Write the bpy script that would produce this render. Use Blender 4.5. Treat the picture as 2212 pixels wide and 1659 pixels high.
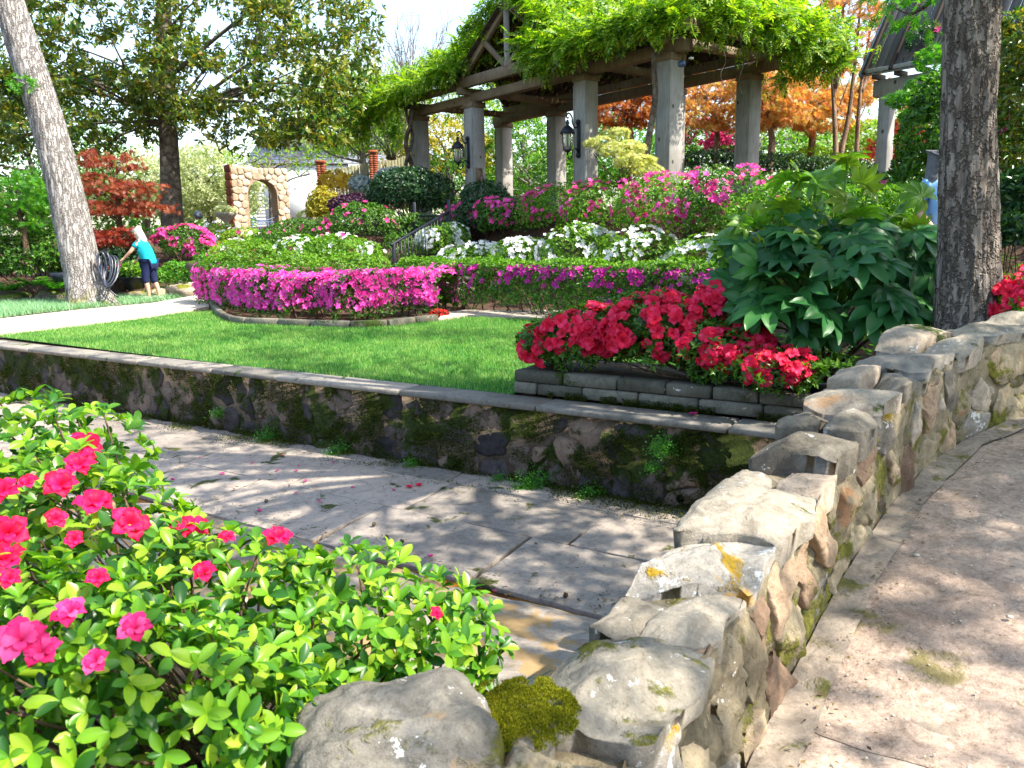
import bpy, bmesh, math, random
import numpy as np
from mathutils import Vector, Matrix, noise

# ------------------------------------------------------------------ clear
for o in list(bpy.data.objects):
    bpy.data.objects.remove(o)
random.seed(11)
rng = np.random.default_rng(11)
S = bpy.context.scene
COL = S.collection
PI = math.pi
R_ = math.radians

# ------------------------------------------------------------------ camera
EYE, PITCH, ROLL, FPX = 1.5, 10.5, -1.1, 1736.0
_a, _r = R_(90 - PITCH), R_(ROLL)
CAMR = np.array(Matrix.Rotation(_a, 3, 'X') @ Matrix.Rotation(_r, 3, 'Z'))
CAMC = np.array([0, 0, EYE])
cam_d = bpy.data.cameras.new('camera')
cam = bpy.data.objects.new('camera', cam_d)
COL.objects.link(cam)
cam.matrix_world = Matrix.Translation(CAMC) @ Matrix(CAMR.tolist()).to_4x4()
cam_d.sensor_width = 36
cam_d.lens = 36 * FPX / 2212
cam_d.clip_start, cam_d.clip_end = 0.05, 600
cam_d.dof.use_dof = True
cam_d.dof.focus_distance = 7.0
cam_d.dof.aperture_fstop = 9.0
S.camera = cam

# ------------------------------------------------------------------ world, sun, exposure
SUN_AZ, SUN_EL = 112.0, 50.0          # azimuth clockwise from +Y
w = bpy.data.worlds.new('World')
S.world = w
w.use_nodes = True
nt = w.node_tree
nt.nodes.clear()
sky = nt.nodes.new('ShaderNodeTexSky')
sky.sky_type = 'NISHITA'
sky.sun_disc = False
sky.sun_elevation = R_(SUN_EL)
sky.sun_rotation = R_(SUN_AZ)
sky.air_density, sky.dust_density, sky.ozone_density = 1.2, 1.6, 0.4
bg = nt.nodes.new('ShaderNodeBackground')
bg.inputs['Strength'].default_value = 0.15
wo = nt.nodes.new('ShaderNodeOutputWorld')
nt.links.new(sky.outputs[0], bg.inputs['Color'])
nt.links.new(bg.outputs[0], wo.inputs['Surface'])
SUND = np.array([math.sin(R_(SUN_AZ)) * math.cos(R_(SUN_EL)), math.cos(R_(SUN_AZ)) * math.cos(R_(SUN_EL)), math.sin(R_(SUN_EL))])
sl = bpy.data.lights.new('sun', 'SUN')
sl.energy, sl.angle, sl.color = 4.2, R_(0.53), (1.0, 0.93, 0.80)
sun = bpy.data.objects.new('sun', sl)
COL.objects.link(sun)
sun.rotation_euler = Vector(SUND).to_track_quat('Z', 'Y').to_euler()
S.view_settings.view_transform = 'Standard'
S.view_settings.look = 'None'
S.view_settings.exposure = 1.62
S.view_settings.gamma = 1.0
S.view_settings.use_curve_mapping = False
S.render.engine = 'CYCLES'
S.cycles.max_bounces = 7
S.cycles.transparent_max_bounces = 6
S.cycles.caustics_reflective = False
S.cycles.caustics_refractive = False

# ------------------------------------------------------------------ placing helpers (photo point -> place)
def ray(px, py):
    return CAMR @ np.array([(px - 1106) / FPX, -(py - 829.5) / FPX, -1.0])
def az(px, py, z):
    d = ray(px, py)
    return CAMC + (z - EYE) / d[2] * d
def aY(px, py, Y):
    d = ray(px, py)
    return CAMC + Y / d[1] * d
PX_M = lambda px, Y: px / FPX * Y      # size of px photo points at distance Y

# ------------------------------------------------------------------ object helpers
def props(o, label=None, cat=None, group=None, kind=None):
    if label: o['label'] = label
    if cat: o['category'] = cat
    if group: o['group'] = group
    if kind: o['kind'] = kind
    return o
def thing(name, label, cat, loc, group=None, kind='thing'):
    o = bpy.data.objects.new(name, None)
    COL.objects.link(o)
    o.empty_display_size = 0.1
    o.location = Vector([float(v) for v in loc])
    return props(o, label, cat, group, kind)
def base_of(o):
    v = np.zeros(3)
    while o is not None:
        v += np.array(o.location)
        o = o.parent
    return v
def raw(name, V, F, smooth=False):
    me = bpy.data.meshes.new(name)
    V = np.asarray(V, dtype=np.float32)
    if isinstance(F, np.ndarray) and F.ndim == 2:
        n, k = F.shape
        me.vertices.add(len(V))
        me.vertices.foreach_set('co', V.ravel())
        me.loops.add(n * k)
        me.loops.foreach_set('vertex_index', F.astype(np.int32).ravel())
        me.polygons.add(n)
        me.polygons.foreach_set('loop_start', np.arange(0, n * k, k, dtype=np.int32))
        me.update(calc_edges=True)
    else:
        me.from_pydata(V.tolist(), [], [list(map(int, f)) for f in F])
        me.update()
    if smooth:
        me.polygons.foreach_set('use_smooth', np.ones(len(me.polygons), dtype=bool))
    return me
def mk(name, V, F, mat, parent=None, smooth=False, label=None, cat=None, group=None, kind=None):
    """one mesh object from WORLD coordinates"""
    V = np.asarray(V, float)
    if parent is not None:
        off = base_of(parent)
    else:
        off = np.array([V[:, 0].mean(), V[:, 1].mean(), V[:, 2].min()])
    me = raw(name, V - off, F, smooth)
    if mat is not None: me.materials.append(mat)
    o = bpy.data.objects.new(name, me)
    COL.objects.link(o)
    if parent is not None: o.parent = parent
    else: o.location = Vector(off.tolist())
    return props(o, label, cat, group, kind)
def inst(name, me, parent, M):
    """one more object sharing mesh data; M is its WORLD matrix"""
    o = bpy.data.objects.new(name, me)
    COL.objects.link(o)
    o.parent = parent
    if parent is not None:
        M = Matrix.Translation(Vector((-base_of(parent)).tolist())) @ M
    o.matrix_basis = M
    return o
def cat_geo(parts):
    Vs, Fs, n = [], [], 0
    for V, F in parts:
        Vs.append(np.asarray(V, float)); Fs.append(np.asarray(F) + n); n += len(V)
    return np.concatenate(Vs), np.concatenate(Fs)

# ------------------------------------------------------------------ geometry helpers
def nrm(v):
    v = np.asarray(v, float)
    return v / np.maximum(np.linalg.norm(v, axis=-1, keepdims=True), 1e-9)
def boxg(c, size, ax=None):
    """box verts + quads, axes as rows of ax"""
    ax = np.eye(3) if ax is None else np.asarray(ax, float)
    h = np.asarray(size, float) / 2
    sg = np.array([[x, y, z] for x in (-1, 1) for y in (-1, 1) for z in (-1, 1)], float)
    V = np.asarray(c, float) + (sg * h) @ ax
    F = np.array([[0, 1, 3, 2], [4, 6, 7, 5], [0, 4, 5, 1], [2, 3, 7, 6], [0, 2, 6, 4], [1, 5, 7, 3]])
    return V, F
def beamg(p, q, wd, ht, up=(0, 0, 1)):
    p, q = np.asarray(p, float), np.asarray(q, float)
    d = nrm(q - p); x = nrm(np.cross(d, up)); z = np.cross(x, d)
    return boxg((p + q) / 2, (wd, np.linalg.norm(q - p), ht), [x, d, z])
def bevel_box(name, geo, mat, parent, bev=0.012, **kw):
    V, F = geo
    o = mk(name, V, F, mat, parent, **kw)
    bm = bmesh.new(); bm.from_mesh(o.data)
    bmesh.ops.recalc_face_normals(bm, faces=bm.faces)
    bmesh.ops.bevel(bm, geom=bm.edges[:], offset=bev, segments=1, profile=0.5, affect='EDGES')
    bm.to_mesh(o.data); bm.free()
    return o
def tubeg(pts, rad, sides=6, cap=True):
    """swept tube -> verts, quads (triangulated caps as degenerate-free fans made of quads are avoided: caps are tapered points)"""
    pts = np.asarray(pts, float); n = len(pts)
    rad = np.full(n, rad, float) if np.isscalar(rad) else np.asarray(rad, float)
    if cap:
        d0, d1 = nrm(pts[1] - pts[0]), nrm(pts[-1] - pts[-2])
        pts = np.vstack([pts[:1] - d0 * rad[0] * 0.01, pts, pts[-1:] + d1 * rad[-1] * 0.01])
        rad = np.concatenate([[rad[0] * 0.02], rad, [rad[-1] * 0.02]]); n += 2
    tan = nrm(np.gradient(pts, axis=0))
    ref = np.array([0.0, 0, 1]) if abs(tan[0][2]) < 0.9 else np.array([1.0, 0, 0])
    x = nrm(np.cross(ref, tan[0])); V = []
    ang = np.arange(sides) * 2 * PI / sides
    for i in range(n):
        x = nrm(x - tan[i] * np.dot(x, tan[i])); y = np.cross(tan[i], x)
        V.append(pts[i] + rad[i] * (np.cos(ang)[:, None] * x + np.sin(ang)[:, None] * y))
    V = np.concatenate(V)
    i = np.arange(n - 1)[:, None] * sides; j = np.arange(sides)[None]; k = (j + 1) % sides
    F = np.stack([i + j, i + k, i + sides + k, i + sides + j], -1).reshape(-1, 4)
    return V, F
def latheg(prof, c, sides=16):
    """profile [(r,z)] revolved round vertical axis at c"""
    ang = np.arange(sides) * 2 * PI / sides
    V = np.concatenate([np.stack([np.cos(ang) * r, np.sin(ang) * r, np.full(sides, z)], -1) for r, z in prof]) + np.asarray(c, float)
    n = len(prof)
    i = np.arange(n - 1)[:, None] * sides; j = np.arange(sides)[None]; k = (j + 1) % sides
    F = np.stack([i + j, i + k, i + sides + k, i + sides + j], -1).reshape(-1, 4)
    return V, F
def curve(pts, n):
    """Catmull-Rom through pts"""
    P = np.asarray(pts, float)
    P = np.vstack([2 * P[0] - P[1], P, 2 * P[-1] - P[-2]])
    m = len(P) - 3; out = []
    for t in np.linspace(0, m - 1e-6, n):
        i = int(t); f = t - i
        a, b, c, d = P[i:i + 4]
        out.append(0.5 * (2 * b + (c - a) * f + (2 * a - 5 * b + 4 * c - d) * f * f + (3 * b - a - 3 * c + d) * f ** 3))
    return np.array(out)
def poly_at(P, u):
    """point on polyline at length u (vectorised)"""
    P = np.asarray(P, float); L = np.concatenate([[0], np.cumsum(np.linalg.norm(np.diff(P[:, :2], axis=0), axis=1))])
    return np.stack([np.interp(u, L, P[:, i]) for i in range(P.shape[1])], -1), L[-1]
def fbm(p, oct=3):
    v = 0.0; a = 1.0; p = Vector(p)
    for _ in range(oct):
        v += a * noise.noise(p); p = p * 2.03; a *= 0.5
    return v
def smooth(a, b, x):
    t = np.clip((np.asarray(x, float) - a) / (b - a), 0, 1)
    return t * t * (3 - 2 * t)
def clip_poly(poly, p, n):
    out = []
    for i in range(len(poly)):
        a, b = poly[i], poly[(i + 1) % len(poly)]
        da, db = np.dot(a - p, n), np.dot(b - p, n)
        if da <= 0: out.append(a)
        if (da < 0 < db) or (db < 0 < da): out.append(a + (b - a) * (da / (da - db)))
    return out
def voronoi(pts, x0, x1, y0, y1):
    pts = np.asarray(pts, float); cells = []
    for i, p in enumerate(pts):
        poly = [np.array(q, float) for q in ((x0, y0), (x1, y0), (x1, y1), (x0, y1))]
        order = np.argsort(((pts - p) ** 2).sum(1))[1:22]
        for j in order:
            poly = clip_poly(poly, (p + pts[j]) / 2, pts[j] - p)
            if len(poly) < 3: break
        cells.append(np.array(poly) if len(poly) >= 3 else None)
    return cells
def jitter_pts(x0, x1, y0, y1, nx, ny, j=0.42, rnd=rng):
    out = []
    for r in range(ny):
        for c in range(nx):
            out.append((x0 + (c + 0.5 + (0.5 if r % 2 else 0) * 0.7 + rnd.uniform(-j, j)) * (x1 - x0) / nx, y0 + (r + 0.5 + rnd.uniform(-j, j)) * (y1 - y0) / ny))
    return out
def pillow(poly, to3, proud, back, seed, step=0.06, rough=0.015, gap=0.012, rings=(0.985, 0.93, 0.78, 0.55, 0.28), edge=0.35, wob=0.05, freq=5.0, soft=2, grain=0.0, chips=0):
    """one rough stone from a plan polygon; to3(u,v,d) -> world"""
    poly = np.asarray(poly, float); c = poly.mean(0)
    per = []
    for i in range(len(poly)):
        a, b = poly[i], poly[(i + 1) % len(poly)]
        k = max(1, int(np.linalg.norm(b - a) / step))
        for t in range(k): per.append(a + (b - a) * t / k)
    per = np.array(per); rel = per - c
    # round the corners a little, then wobble
    for _ in range(soft): rel = 0.5 * rel + 0.25 * (np.roll(rel, 1, 0) + np.roll(rel, -1, 0))
    rl = np.linalg.norm(rel, axis=1, keepdims=True)
    wobv = np.array([[1 + wob * fbm((p[0] * 7 + seed, p[1] * 7, seed * 3.1), 4)] for p in per])
    rel = rel * wobv * np.maximum(0.3, (rl - gap) / np.maximum(rl, 1e-6))
    m = len(per)
    prof = [(0.97, -back), (1.0, proud * edge)] + [(r, proud * (edge + (1 - edge) * math.sqrt(max(0, 1 - r ** 5)))) for r in rings]
    V = []; rn_c = random.Random(int(seed * 97) + 5); ext = float(np.abs(rel).max()); cuts = []
    for _ in range(chips):
        th = rn_c.uniform(0, 2 * PI); cuts.append((math.cos(th), math.sin(th), rn_c.uniform(.05, .75) * ext, rn_c.uniform(.12, .75)))
    for i, (sc, d) in enumerate(prof):
        for q in rel * sc + c:
            dd = d
            if i >= 1:
                for cx, cy, r0, slp in cuts:
                    e_ = (q[0] - c[0]) * cx + (q[1] - c[1]) * cy - r0
                    if e_ > 0: dd = min(dd, max(proud - slp * e_, -back * .25))
            if i >= 1:
                dd += rough * fbm((q[0] * freq + seed * 1.7, q[1] * freq, seed), 4) * (1.2 if i > 1 else 0.5)
                if grain:
                    dd -= grain * max(0, .28 - abs(noise.noise(Vector((q[0] * freq * 1.3 + seed, q[1] * freq * 2.6, seed * 2))))) * 3.2
                    dd += grain * .55 * fbm((q[0] * 34, q[1] * 34, seed), 3)
                    q = q + grain * .5 * np.array([noise.noise(Vector((q[0] * 16, q[1] * 16, i * .9 + seed))), noise.noise(Vector((q[0] * 16, q[1] * 16, i * .9 + seed + 50)))])
            V.append(to3(q[0], q[1], dd))
    V.append(to3(c[0], c[1], proud + rough * fbm((c[0] * freq + seed * 1.7, c[1] * freq, seed), 4)))
    n = len(prof); F = []
    for i in range(n - 1):
        for j in range(m):
            k = (j + 1) % m
            F.append((i * m + j, i * m + k, (i + 1) * m + k, (i + 1) * m + j))
    for j in range(m): F.append(((n - 1) * m + j, (n - 1) * m + (j + 1) % m, n * m))
    return np.array(V), F
def rockg(c, r, seed, sub=3, rough=0.25, freq=1.6, sq=0.0, rot=0.0, chips=0):
    bm = bmesh.new(); bmesh.ops.create_icosphere(bm, subdivisions=sub, radius=1.0)
    V = np.array([v.co[:] for v in bm.verts]); F = np.array([[v.index for v in f.verts] for f in bm.faces]); bm.free()
    if sq: V = V / np.maximum((np.abs(V) ** (2 + sq * 6)).sum(1, keepdims=True) ** (1 / (2 + sq * 6)), 1e-6)
    d = np.array([1 + rough * fbm((v[0] * freq + seed, v[1] * freq + seed * 2.3, v[2] * freq), 4) for v in V])
    V = V * d[:, None]
    rn_c = random.Random(int(seed * 31) + 2)
    for _ in range(chips):
        nv = nrm(np.array([rn_c.gauss(0, 1), rn_c.gauss(0, 1), rn_c.gauss(0, 1)])); ov = V @ nv - rn_c.uniform(.62, .9)
        V = V - np.maximum(ov, 0)[:, None] * nv
    if chips:
        V = V * np.array([1 + .045 * fbm((v[0] * 5 + seed, v[1] * 5, v[2] * 5), 4) for v in V])[:, None]
    V = V * np.asarray(r, float)
    cs, sn = math.cos(rot), math.sin(rot)
    V = V @ np.array([[cs, sn, 0], [-sn, cs, 0], [0, 0, 1]])
    return V + np.asarray(c, float), F

# ------------------------------------------------------------------ material helpers
class NT:
    def __init__(s, name):
        s.m = bpy.data.materials.new(name); s.m.use_nodes = True
        s.t = s.m.node_tree; s.t.nodes.clear()
        s.out = s.n('OutputMaterial')
    def n(s, typ, **kw):
        nd = s.t.nodes.new('ShaderNode' + typ)
        for k, v in kw.items(): setattr(nd, k, v)
        return nd
    def l(s, a, b): s.t.links.new(a, b)
    def val(s, sock, v):
        if hasattr(v, 'is_output') or isinstance(v, bpy.types.NodeSocket): s.l(v, sock)
        else: sock.default_value = v
    def pos(s, scale=(1, 1, 1), obj=False):
        if obj: src = s.n('TexCoord').outputs['Object']
        else: src = s.n('NewGeometry').outputs['Position']
        mp = s.n('Mapping'); mp.inputs['Scale'].default_value = scale
        s.l(src, mp.inputs['Vector']); return mp.outputs[0]
    def noise(s, vec, scale, detail=4, rough=0.55, dist=0.0):
        nd = s.n('TexNoise'); s.l(vec, nd.inputs['Vector'])
        nd.inputs['Scale'].default_value = scale; nd.inputs['Detail'].default_value = detail
        nd.inputs['Roughness'].default_value = rough; nd.inputs['Distortion'].default_value = dist
        return nd.outputs['Fac']
    def voro(s, vec, scale, feat='F1'):
        nd = s.n('TexVoronoi', feature=feat); s.l(vec, nd.inputs['Vector']); nd.inputs['Scale'].default_value = scale
        return nd.outputs['Distance']
    def ramp(s, fac, stops, interp='LINEAR'):
        nd = s.n('ValToRGB'); cr = nd.color_ramp; cr.interpolation = interp
        while len(cr.elements) > 1: cr.elements.remove(cr.elements[-1])
        for i, (p, c) in enumerate(stops):
            e = cr.elements[0] if i == 0 else cr.elements.new(p)
            e.position = p; e.color = (*c, 1) if len(c) == 3 else c
        s.l(fac, nd.inputs[0]); return nd.outputs['Color']
    def th(s, fac, a, b):
        nd = s.n('MapRange'); s.l(fac, nd.inputs[0]); nd.inputs[1].default_value = a; nd.inputs[2].default_value = b
        nd.interpolation_type = 'SMOOTHSTEP'; return nd.outputs[0]
    def mix(s, fac, a, b, mode='MIX'):
        nd = s.n('Mix', data_type='RGBA', blend_type=mode)
        s.val(nd.inputs[0], fac)
        for sock, v in ((nd.inputs[6], a), (nd.inputs[7], b)):
            if isinstance(v, (tuple, list)): sock.default_value = (*v, 1) if len(v) == 3 else v
            else: s.l(v, sock)
        return nd.outputs[2]
    def math(s, op, a, b=0.0):
        nd = s.n('Math', operation=op); s.val(nd.inputs[0], a); s.val(nd.inputs[1], b); return nd.outputs[0]
    def bump(s, h, strength=0.5, dist=0.02, nrm=None):
        nd = s.n('Bump'); s.l(h, nd.inputs['Height']); nd.inputs['Strength'].default_value = strength; nd.inputs['Distance'].default_value = dist
        if nrm is not None: s.l(nrm, nd.inputs['Normal'])
        return nd.outputs[0]
    def pbr(s, col, rough=0.8, normal=None, spec=0.35, metal=0.0):
        p = s.n('BsdfPrincipled')
        if isinstance(col, (tuple, list)): p.inputs['Base Color'].default_value = (*col, 1)
        else: s.l(col, p.inputs['Base Color'])
        s.val(p.inputs['Roughness'], rough)
        p.inputs['Specular IOR Level'].default_value = spec; p.inputs['Metallic'].default_value = metal
        if normal is not None: s.l(normal, p.inputs['Normal'])
        return p
    def done(s, sh):
        s.l(sh.outputs[0], s.out.inputs['Surface']); return s.m
    def rnd(s):
        a = s.n('NewGeometry').outputs['Random Per Island']; b = s.n('ObjectInfo').outputs['Random']
        return s.math('FRACT', s.math('ADD', a, b))

def leafmat(name, cols, rough=0.4, trans=0.35, tgain=(1.5, 1.7, 0.6), spec=0.4):
    t = NT(name); r = t.rnd()
    n = len(cols)
    col = t.ramp(r, [(i / max(1, n - 1), c) for i, c in enumerate(cols)])
    p = t.pbr(col, rough, spec=spec)
    tr = t.n('BsdfTranslucent')
    t.l(t.mix(1.0, col, tgain, 'MULTIPLY'), tr.inputs['Color'])
    mx = t.n('MixShader'); mx.inputs[0].default_value = trans
    t.l(p.outputs[0], mx.inputs[1]); t.l(tr.outputs[0], mx.inputs[2])
    return t.done(mx)
def plain(name, col, rough=0.6, spec=0.4, metal=0.0, var=0.25, scale=8.0, bump=0.0):
    t = NT(name); v = t.pos(obj=True); nz = t.noise(v, scale, 4)
    dark = tuple(c * (1 - var) for c in col); lite = tuple(min(1, c * (1 + var)) for c in col)
    c = t.ramp(nz, [(0.3, dark), (0.7, lite)])
    return t.done(t.pbr(c, rough, t.bump(nz, bump, 0.01) if bump else None, spec, metal))
def stonemat(name, cols, moss=0.0, mosscol=((0.02, 0.035, 0.004), (0.07, 0.10, 0.012)), lichen=0.0, lichcol=(0.75, 0.74, 0.70), orange=0.0, orcol=(0.55, 0.27, 0.03), scale=2.2, bump=0.7, moss_up=False, speck=0.5, mscale=2.6, var=0.65, topmoss=None):
    """weathered stone: mottled colour, grit, lichen spots, moss patches"""
    t = NT(name); v = t.pos()
    oi = t.n('ObjectInfo').outputs['Random']
    cmb = t.n('CombineXYZ'); t.l(t.math('MULTIPLY', oi, 37.0), cmb.inputs[0]); t.l(t.math('MULTIPLY', oi, 11.0), cmb.inputs[2])
    av = t.n('VectorMath', operation='ADD'); t.l(v, av.inputs[0]); t.l(cmb.outputs[0], av.inputs[1]); ov = av.outputs[0]
    big = t.noise(ov, scale, 6, 0.62, 0.6)
    sh = t.math('ADD', big, t.math('MULTIPLY', t.math('SUBTRACT', oi, 0.5), var))
    n = len(cols)
    col = t.ramp(sh, [(0.18 + 0.64 * i / max(1, n - 1), c) for i, c in enumerate(cols)])
    grit = t.math('ADD', t.math('MULTIPLY', t.noise(v, 42, 6, 0.72), .6), t.math('MULTIPLY', t.noise(v, 150, 4, 0.7), .4))
    col = t.mix(speck, col, t.ramp(grit, [(0.36, (0.22, 0.2, 0.18)), (0.46, (.85, .83, .8)), (0.54, (1.05, 1.05, 1.05)), (0.66, (1.75, 1.7, 1.62))]), 'MULTIPLY')
    vein = t.noise(ov, 9, 5, 0.6, 1.2)
    col = t.mix(0.55, col, t.ramp(vein, [(0.32, (0.45, 0.42, 0.38)), (0.5, (1, 1, 1)), (0.7, (1.25, 1.2, 1.12))]), 'MULTIPLY')
    if orange:
        o = t.th(t.noise(ov, 3.2, 5, 0.6, 0.4), 0.66 - orange, 0.76 - orange)
        col = t.mix(t.math('MULTIPLY', o, 0.8), col, orcol)
    if lichen:
        l = t.th(t.math('ADD', t.math('MULTIPLY', t.noise(v, 8, 3), .45), t.math('MULTIPLY', t.noise(v, 34, 5, 0.7), .55)), 0.68 - lichen, 0.71 - lichen)
        col = t.mix(t.math('MULTIPLY', l, 0.85), col, lichcol)
    h = t.math('ADD', t.math('MULTIPLY', grit, 0.35), t.math('ADD', t.math('MULTIPLY', vein, 0.6), t.math('MULTIPLY', big, 0.8)))
    if moss:
        mn = t.noise(v, mscale, 7, 0.66, 0.3)
        m = t.th(mn, 0.62 - moss * 0.5, 0.68 - moss * 0.5)
        if moss_up:
            sx = t.n('SeparateXYZ'); t.l(t.n('NewGeometry').outputs['Normal'], sx.inputs[0])
            m = t.math('MULTIPLY', m, t.th(sx.outputs[2], 0.1, 0.7))
        mc = t.ramp(t.noise(v, 24, 5, 0.7), [(0.3, mosscol[0]), (0.7, mosscol[1])])
        col = t.mix(m, col, mc)
        h = t.math('ADD', h, t.math('MULTIPLY', m, t.noise(v, 90, 4, 0.7)))
    return t.done(t.pbr(col, 0.88, t.bump(h, bump, 0.03), 0.25))
def barkmat(name, cols, sc=(14, 14, 1.6), bump=1.0, lichen=0.0, lichcol=(0.6, 0.6, 0.58), mossz=None, mosscol=(0.25, 0.22, 0.02)):
    t = NT(name); v = t.pos(sc); nz = t.noise(v, 1.0, 7, 0.65, 0.4)
    vv = t.pos(); n2 = t.noise(vv, 2.0, 4)
    f = t.math('ADD', t.math('MULTIPLY', nz, 0.75), t.math('MULTIPLY', n2, 0.25))
    n = len(cols)
    col = t.ramp(f, [(0.32 + 0.36 * i / max(1, n - 1), c) for i, c in enumerate(cols)])
    vd = t.n('VectorMath', operation='ADD'); t.l(t.pos((sc[0] * .62, sc[1] * .62, sc[2] * .8)), vd.inputs[0]); nv = t.n('TexNoise'); t.l(t.pos((6, 6, 5)), nv.inputs['Vector']); t.l(nv.outputs['Color'], vd.inputs[1])
    ed = t.th(t.voro(vd.outputs[0], 1.0, 'DISTANCE_TO_EDGE'), 0.0, 0.16)
    col = t.mix(1.0, col, t.ramp(ed, [(0.0, (.55, .52, .50)), (.6, (1.05, 1.05, 1.05))]), 'MULTIPLY')
    nz = t.math('ADD', nz, t.math('MULTIPLY', ed, .8))
    if lichen:
        l = t.th(t.voro(vv, 34), 0.12 + lichen, 0.06 + lichen); l = t.math('MULTIPLY', l, t.th(t.noise(vv, 3, 3), 0.42, 0.6))
        col = t.mix(t.math('MULTIPLY', l, 0.9), col, lichcol)
    if False: pass
    if mossz is not None:
        sx = t.n('SeparateXYZ'); t.l(vv, sx.inputs[0])
        z = t.math('ADD', sx.outputs[2], t.math('MULTIPLY', t.math('SUBTRACT', t.noise(vv, 3.5, 4), 0.5), 0.8))
        m = t.math('MULTIPLY', t.th(z, mossz[1], mossz[0]), t.th(t.noise(vv, 6, 5, .7), .42, .6))
        col = t.mix(m, col, mosscol)
    return t.done(t.pbr(col, 0.9, t.bump(nz, bump, 0.05), 0.2))
def woodmat(name, cols, knots=True):
    """weathered timber: grain runs along each piece's longest side through object-space stretching done by generated coords"""
    t = NT(name); v = t.pos((1, 1, 1))
    g1 = t.noise(t.pos((30, 30, 3.0)), 1.0, 5, 0.6, 0.8)
    g2 = t.noise(v, 1.3, 4, 0.6)
    oi = t.n('ObjectInfo').outputs['Random']
    f = t.math('ADD', t.math('MULTIPLY', g1, 0.45), t.math('ADD', t.math('MULTIPLY', g2, 0.45), t.math('MULTIPLY', oi, 0.12)))
    n = len(cols)
    col = t.ramp(f, [(0.3 + 0.42 * i / max(1, n - 1), c) for i, c in enumerate(cols)])
    if knots:
        k = t.th(t.voro(t.pos((3.2, 3.2, 2.2)), 1.0), 0.13, 0.07)
        col = t.mix(t.math('MULTIPLY', k, 0.85), col, (0.03, 0.022, 0.015))
    return t.done(t.pbr(col, 0.8, t.bump(g1, 0.35, 0.01), 0.25))

# ------------------------------------------------------------------ leaves and flowers
def frames(N, up=None, spin=None):
    """matrices whose z axis is N with random spin"""
    N = nrm(N); m = len(N)
    ref = np.tile([0.0, 0, 1], (m, 1)); ref[np.abs(N[:, 2]) > 0.95] = [1.0, 0, 0]
    x = nrm(np.cross(ref, N)); y = np.cross(N, x)
    a = rng.uniform(0, 2 * PI, m) if spin is None else spin
    ca, sa = np.cos(a)[:, None], np.sin(a)[:, None]
    return np.stack([x * ca + y * sa, -x * sa + y * ca, N], -1)
def dirframes(D, N):
    """matrices whose y axis is D and z axis close to N"""
    D = nrm(D); X = nrm(np.cross(D, N)); Z = np.cross(X, D)
    return np.stack([X, D, Z], -1)
def scatter(tpl, T, R, s):
    tv, tf = tpl; s = np.asarray(s, float)
    s = s[:, None, None] if s.ndim == 1 else s[:, None, :]
    V = np.einsum('mij,mnj->mni', R, tv[None] * s) + T[:, None]
    F = tf[None] + (np.arange(len(T)) * len(tv))[:, None, None]
    return V.reshape(-1, 3), F.reshape(-1, tf.shape[1])
def T_leaf(wd=0.4, fold=0.10, droop=0.12):
    V = [(0, 0, 0), (-wd / 2, .48, fold), (wd / 2, .48, fold), (0, .5, 0), (0, 1, -droop)]
    return np.array(V, float), np.array([(0, 3, 1), (0, 2, 3), (3, 4, 1), (3, 2, 4)])
def T_leaf2(wd=0.4, fold=0.08, droop=0.08):
    return np.array([(0, 0, 0), (-wd / 2, .5, fold), (wd / 2, .5, fold), (0, 1, -droop)], float), np.array([(0, 2, 3), (0, 3, 1)])
def T_leafhi(wd=0.45, fold=0.07, droop=0.14, prof=((0, .05), (.15, .45), (.35, .8), (.58, 1.0), (.78, .9), (.92, .5), (1, .02))):
    V = []; F = []
    for y, wv in prof:
        z = -droop * y * y + 0.04 * math.sin(y * 3)
        V += [(-wd / 2 * wv, y, z + fold * wv), (-wd / 4 * wv, y, z + fold * .35 * wv), (0, y, z), (wd / 4 * wv, y, z + fold * .35 * wv), (wd / 2 * wv, y, z + fold * wv)]
    for i in range(len(prof) - 1):
        for j in range(4):
            a = i * 5 + j; F += [(a, a + 1, a + 6), (a, a + 6, a + 5)]
    return np.array(V, float), np.array(F)
def T_flower():
    V = []; F = []
    for k in range(5):
        a = k * 2 * PI / 5; b = len(V)
        V += [(0, 0, -.25), (math.cos(a - .55) * .62, math.sin(a - .55) * .62, .12), (math.cos(a) * 1.0, math.sin(a) * 1.0, .10), (math.cos(a + .55) * .62, math.sin(a + .55) * .62, .16)]
        F += [(b, b + 1, b + 2), (b, b + 2, b + 3)]
    return np.array(V, float), np.array(F)
def T_flowerhi(seed=0, layers=1):
    rn = random.Random(seed); V = []; F = []
    for ly in range(layers):
        for k in range(5):
            a = k * 2 * PI / 5 + ly * .6 + rn.uniform(-.1, .1); sc = (1 - .3 * ly) * rn.uniform(.9, 1.08); ph = rn.uniform(0, 6)
            rows = [(.05, .09, -.36), (.20, .17, -.12), (.42, .30, .08), (.70, .42, .17), (.92, .36, .12), (1.08, .10, .0)]
            b = len(V)
            for (rr, hw, z) in rows:
                for j in range(5):
                    u = (j - 2) / 2
                    ruf = .09 * math.sin(u * 6 + ph + rr * 6) * rr
                    x, y = rr * sc * (1 - .12 * u * u * rr), hw * u * sc
                    V.append((x * math.cos(a) - y * math.sin(a), x * math.sin(a) + y * math.cos(a), z + ruf + .08 * u * u + ly * .12))
            for i in range(5):
                for j in range(4):
                    c = b + i * 5 + j; F += [(c, c + 5, c + 6), (c, c + 6, c + 1)]
    for k in range(6):     # stamens
        a = rn.uniform(0, 6.3); b = len(V); e = rn.uniform(.15, .3)
        V += [(0, .012, -.2), (0, -.012, -.2), (math.cos(a) * e, math.sin(a) * e, .42)]
        F.append((b, b + 1, b + 2))
    return np.array(V, float), np.array(F)
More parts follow.
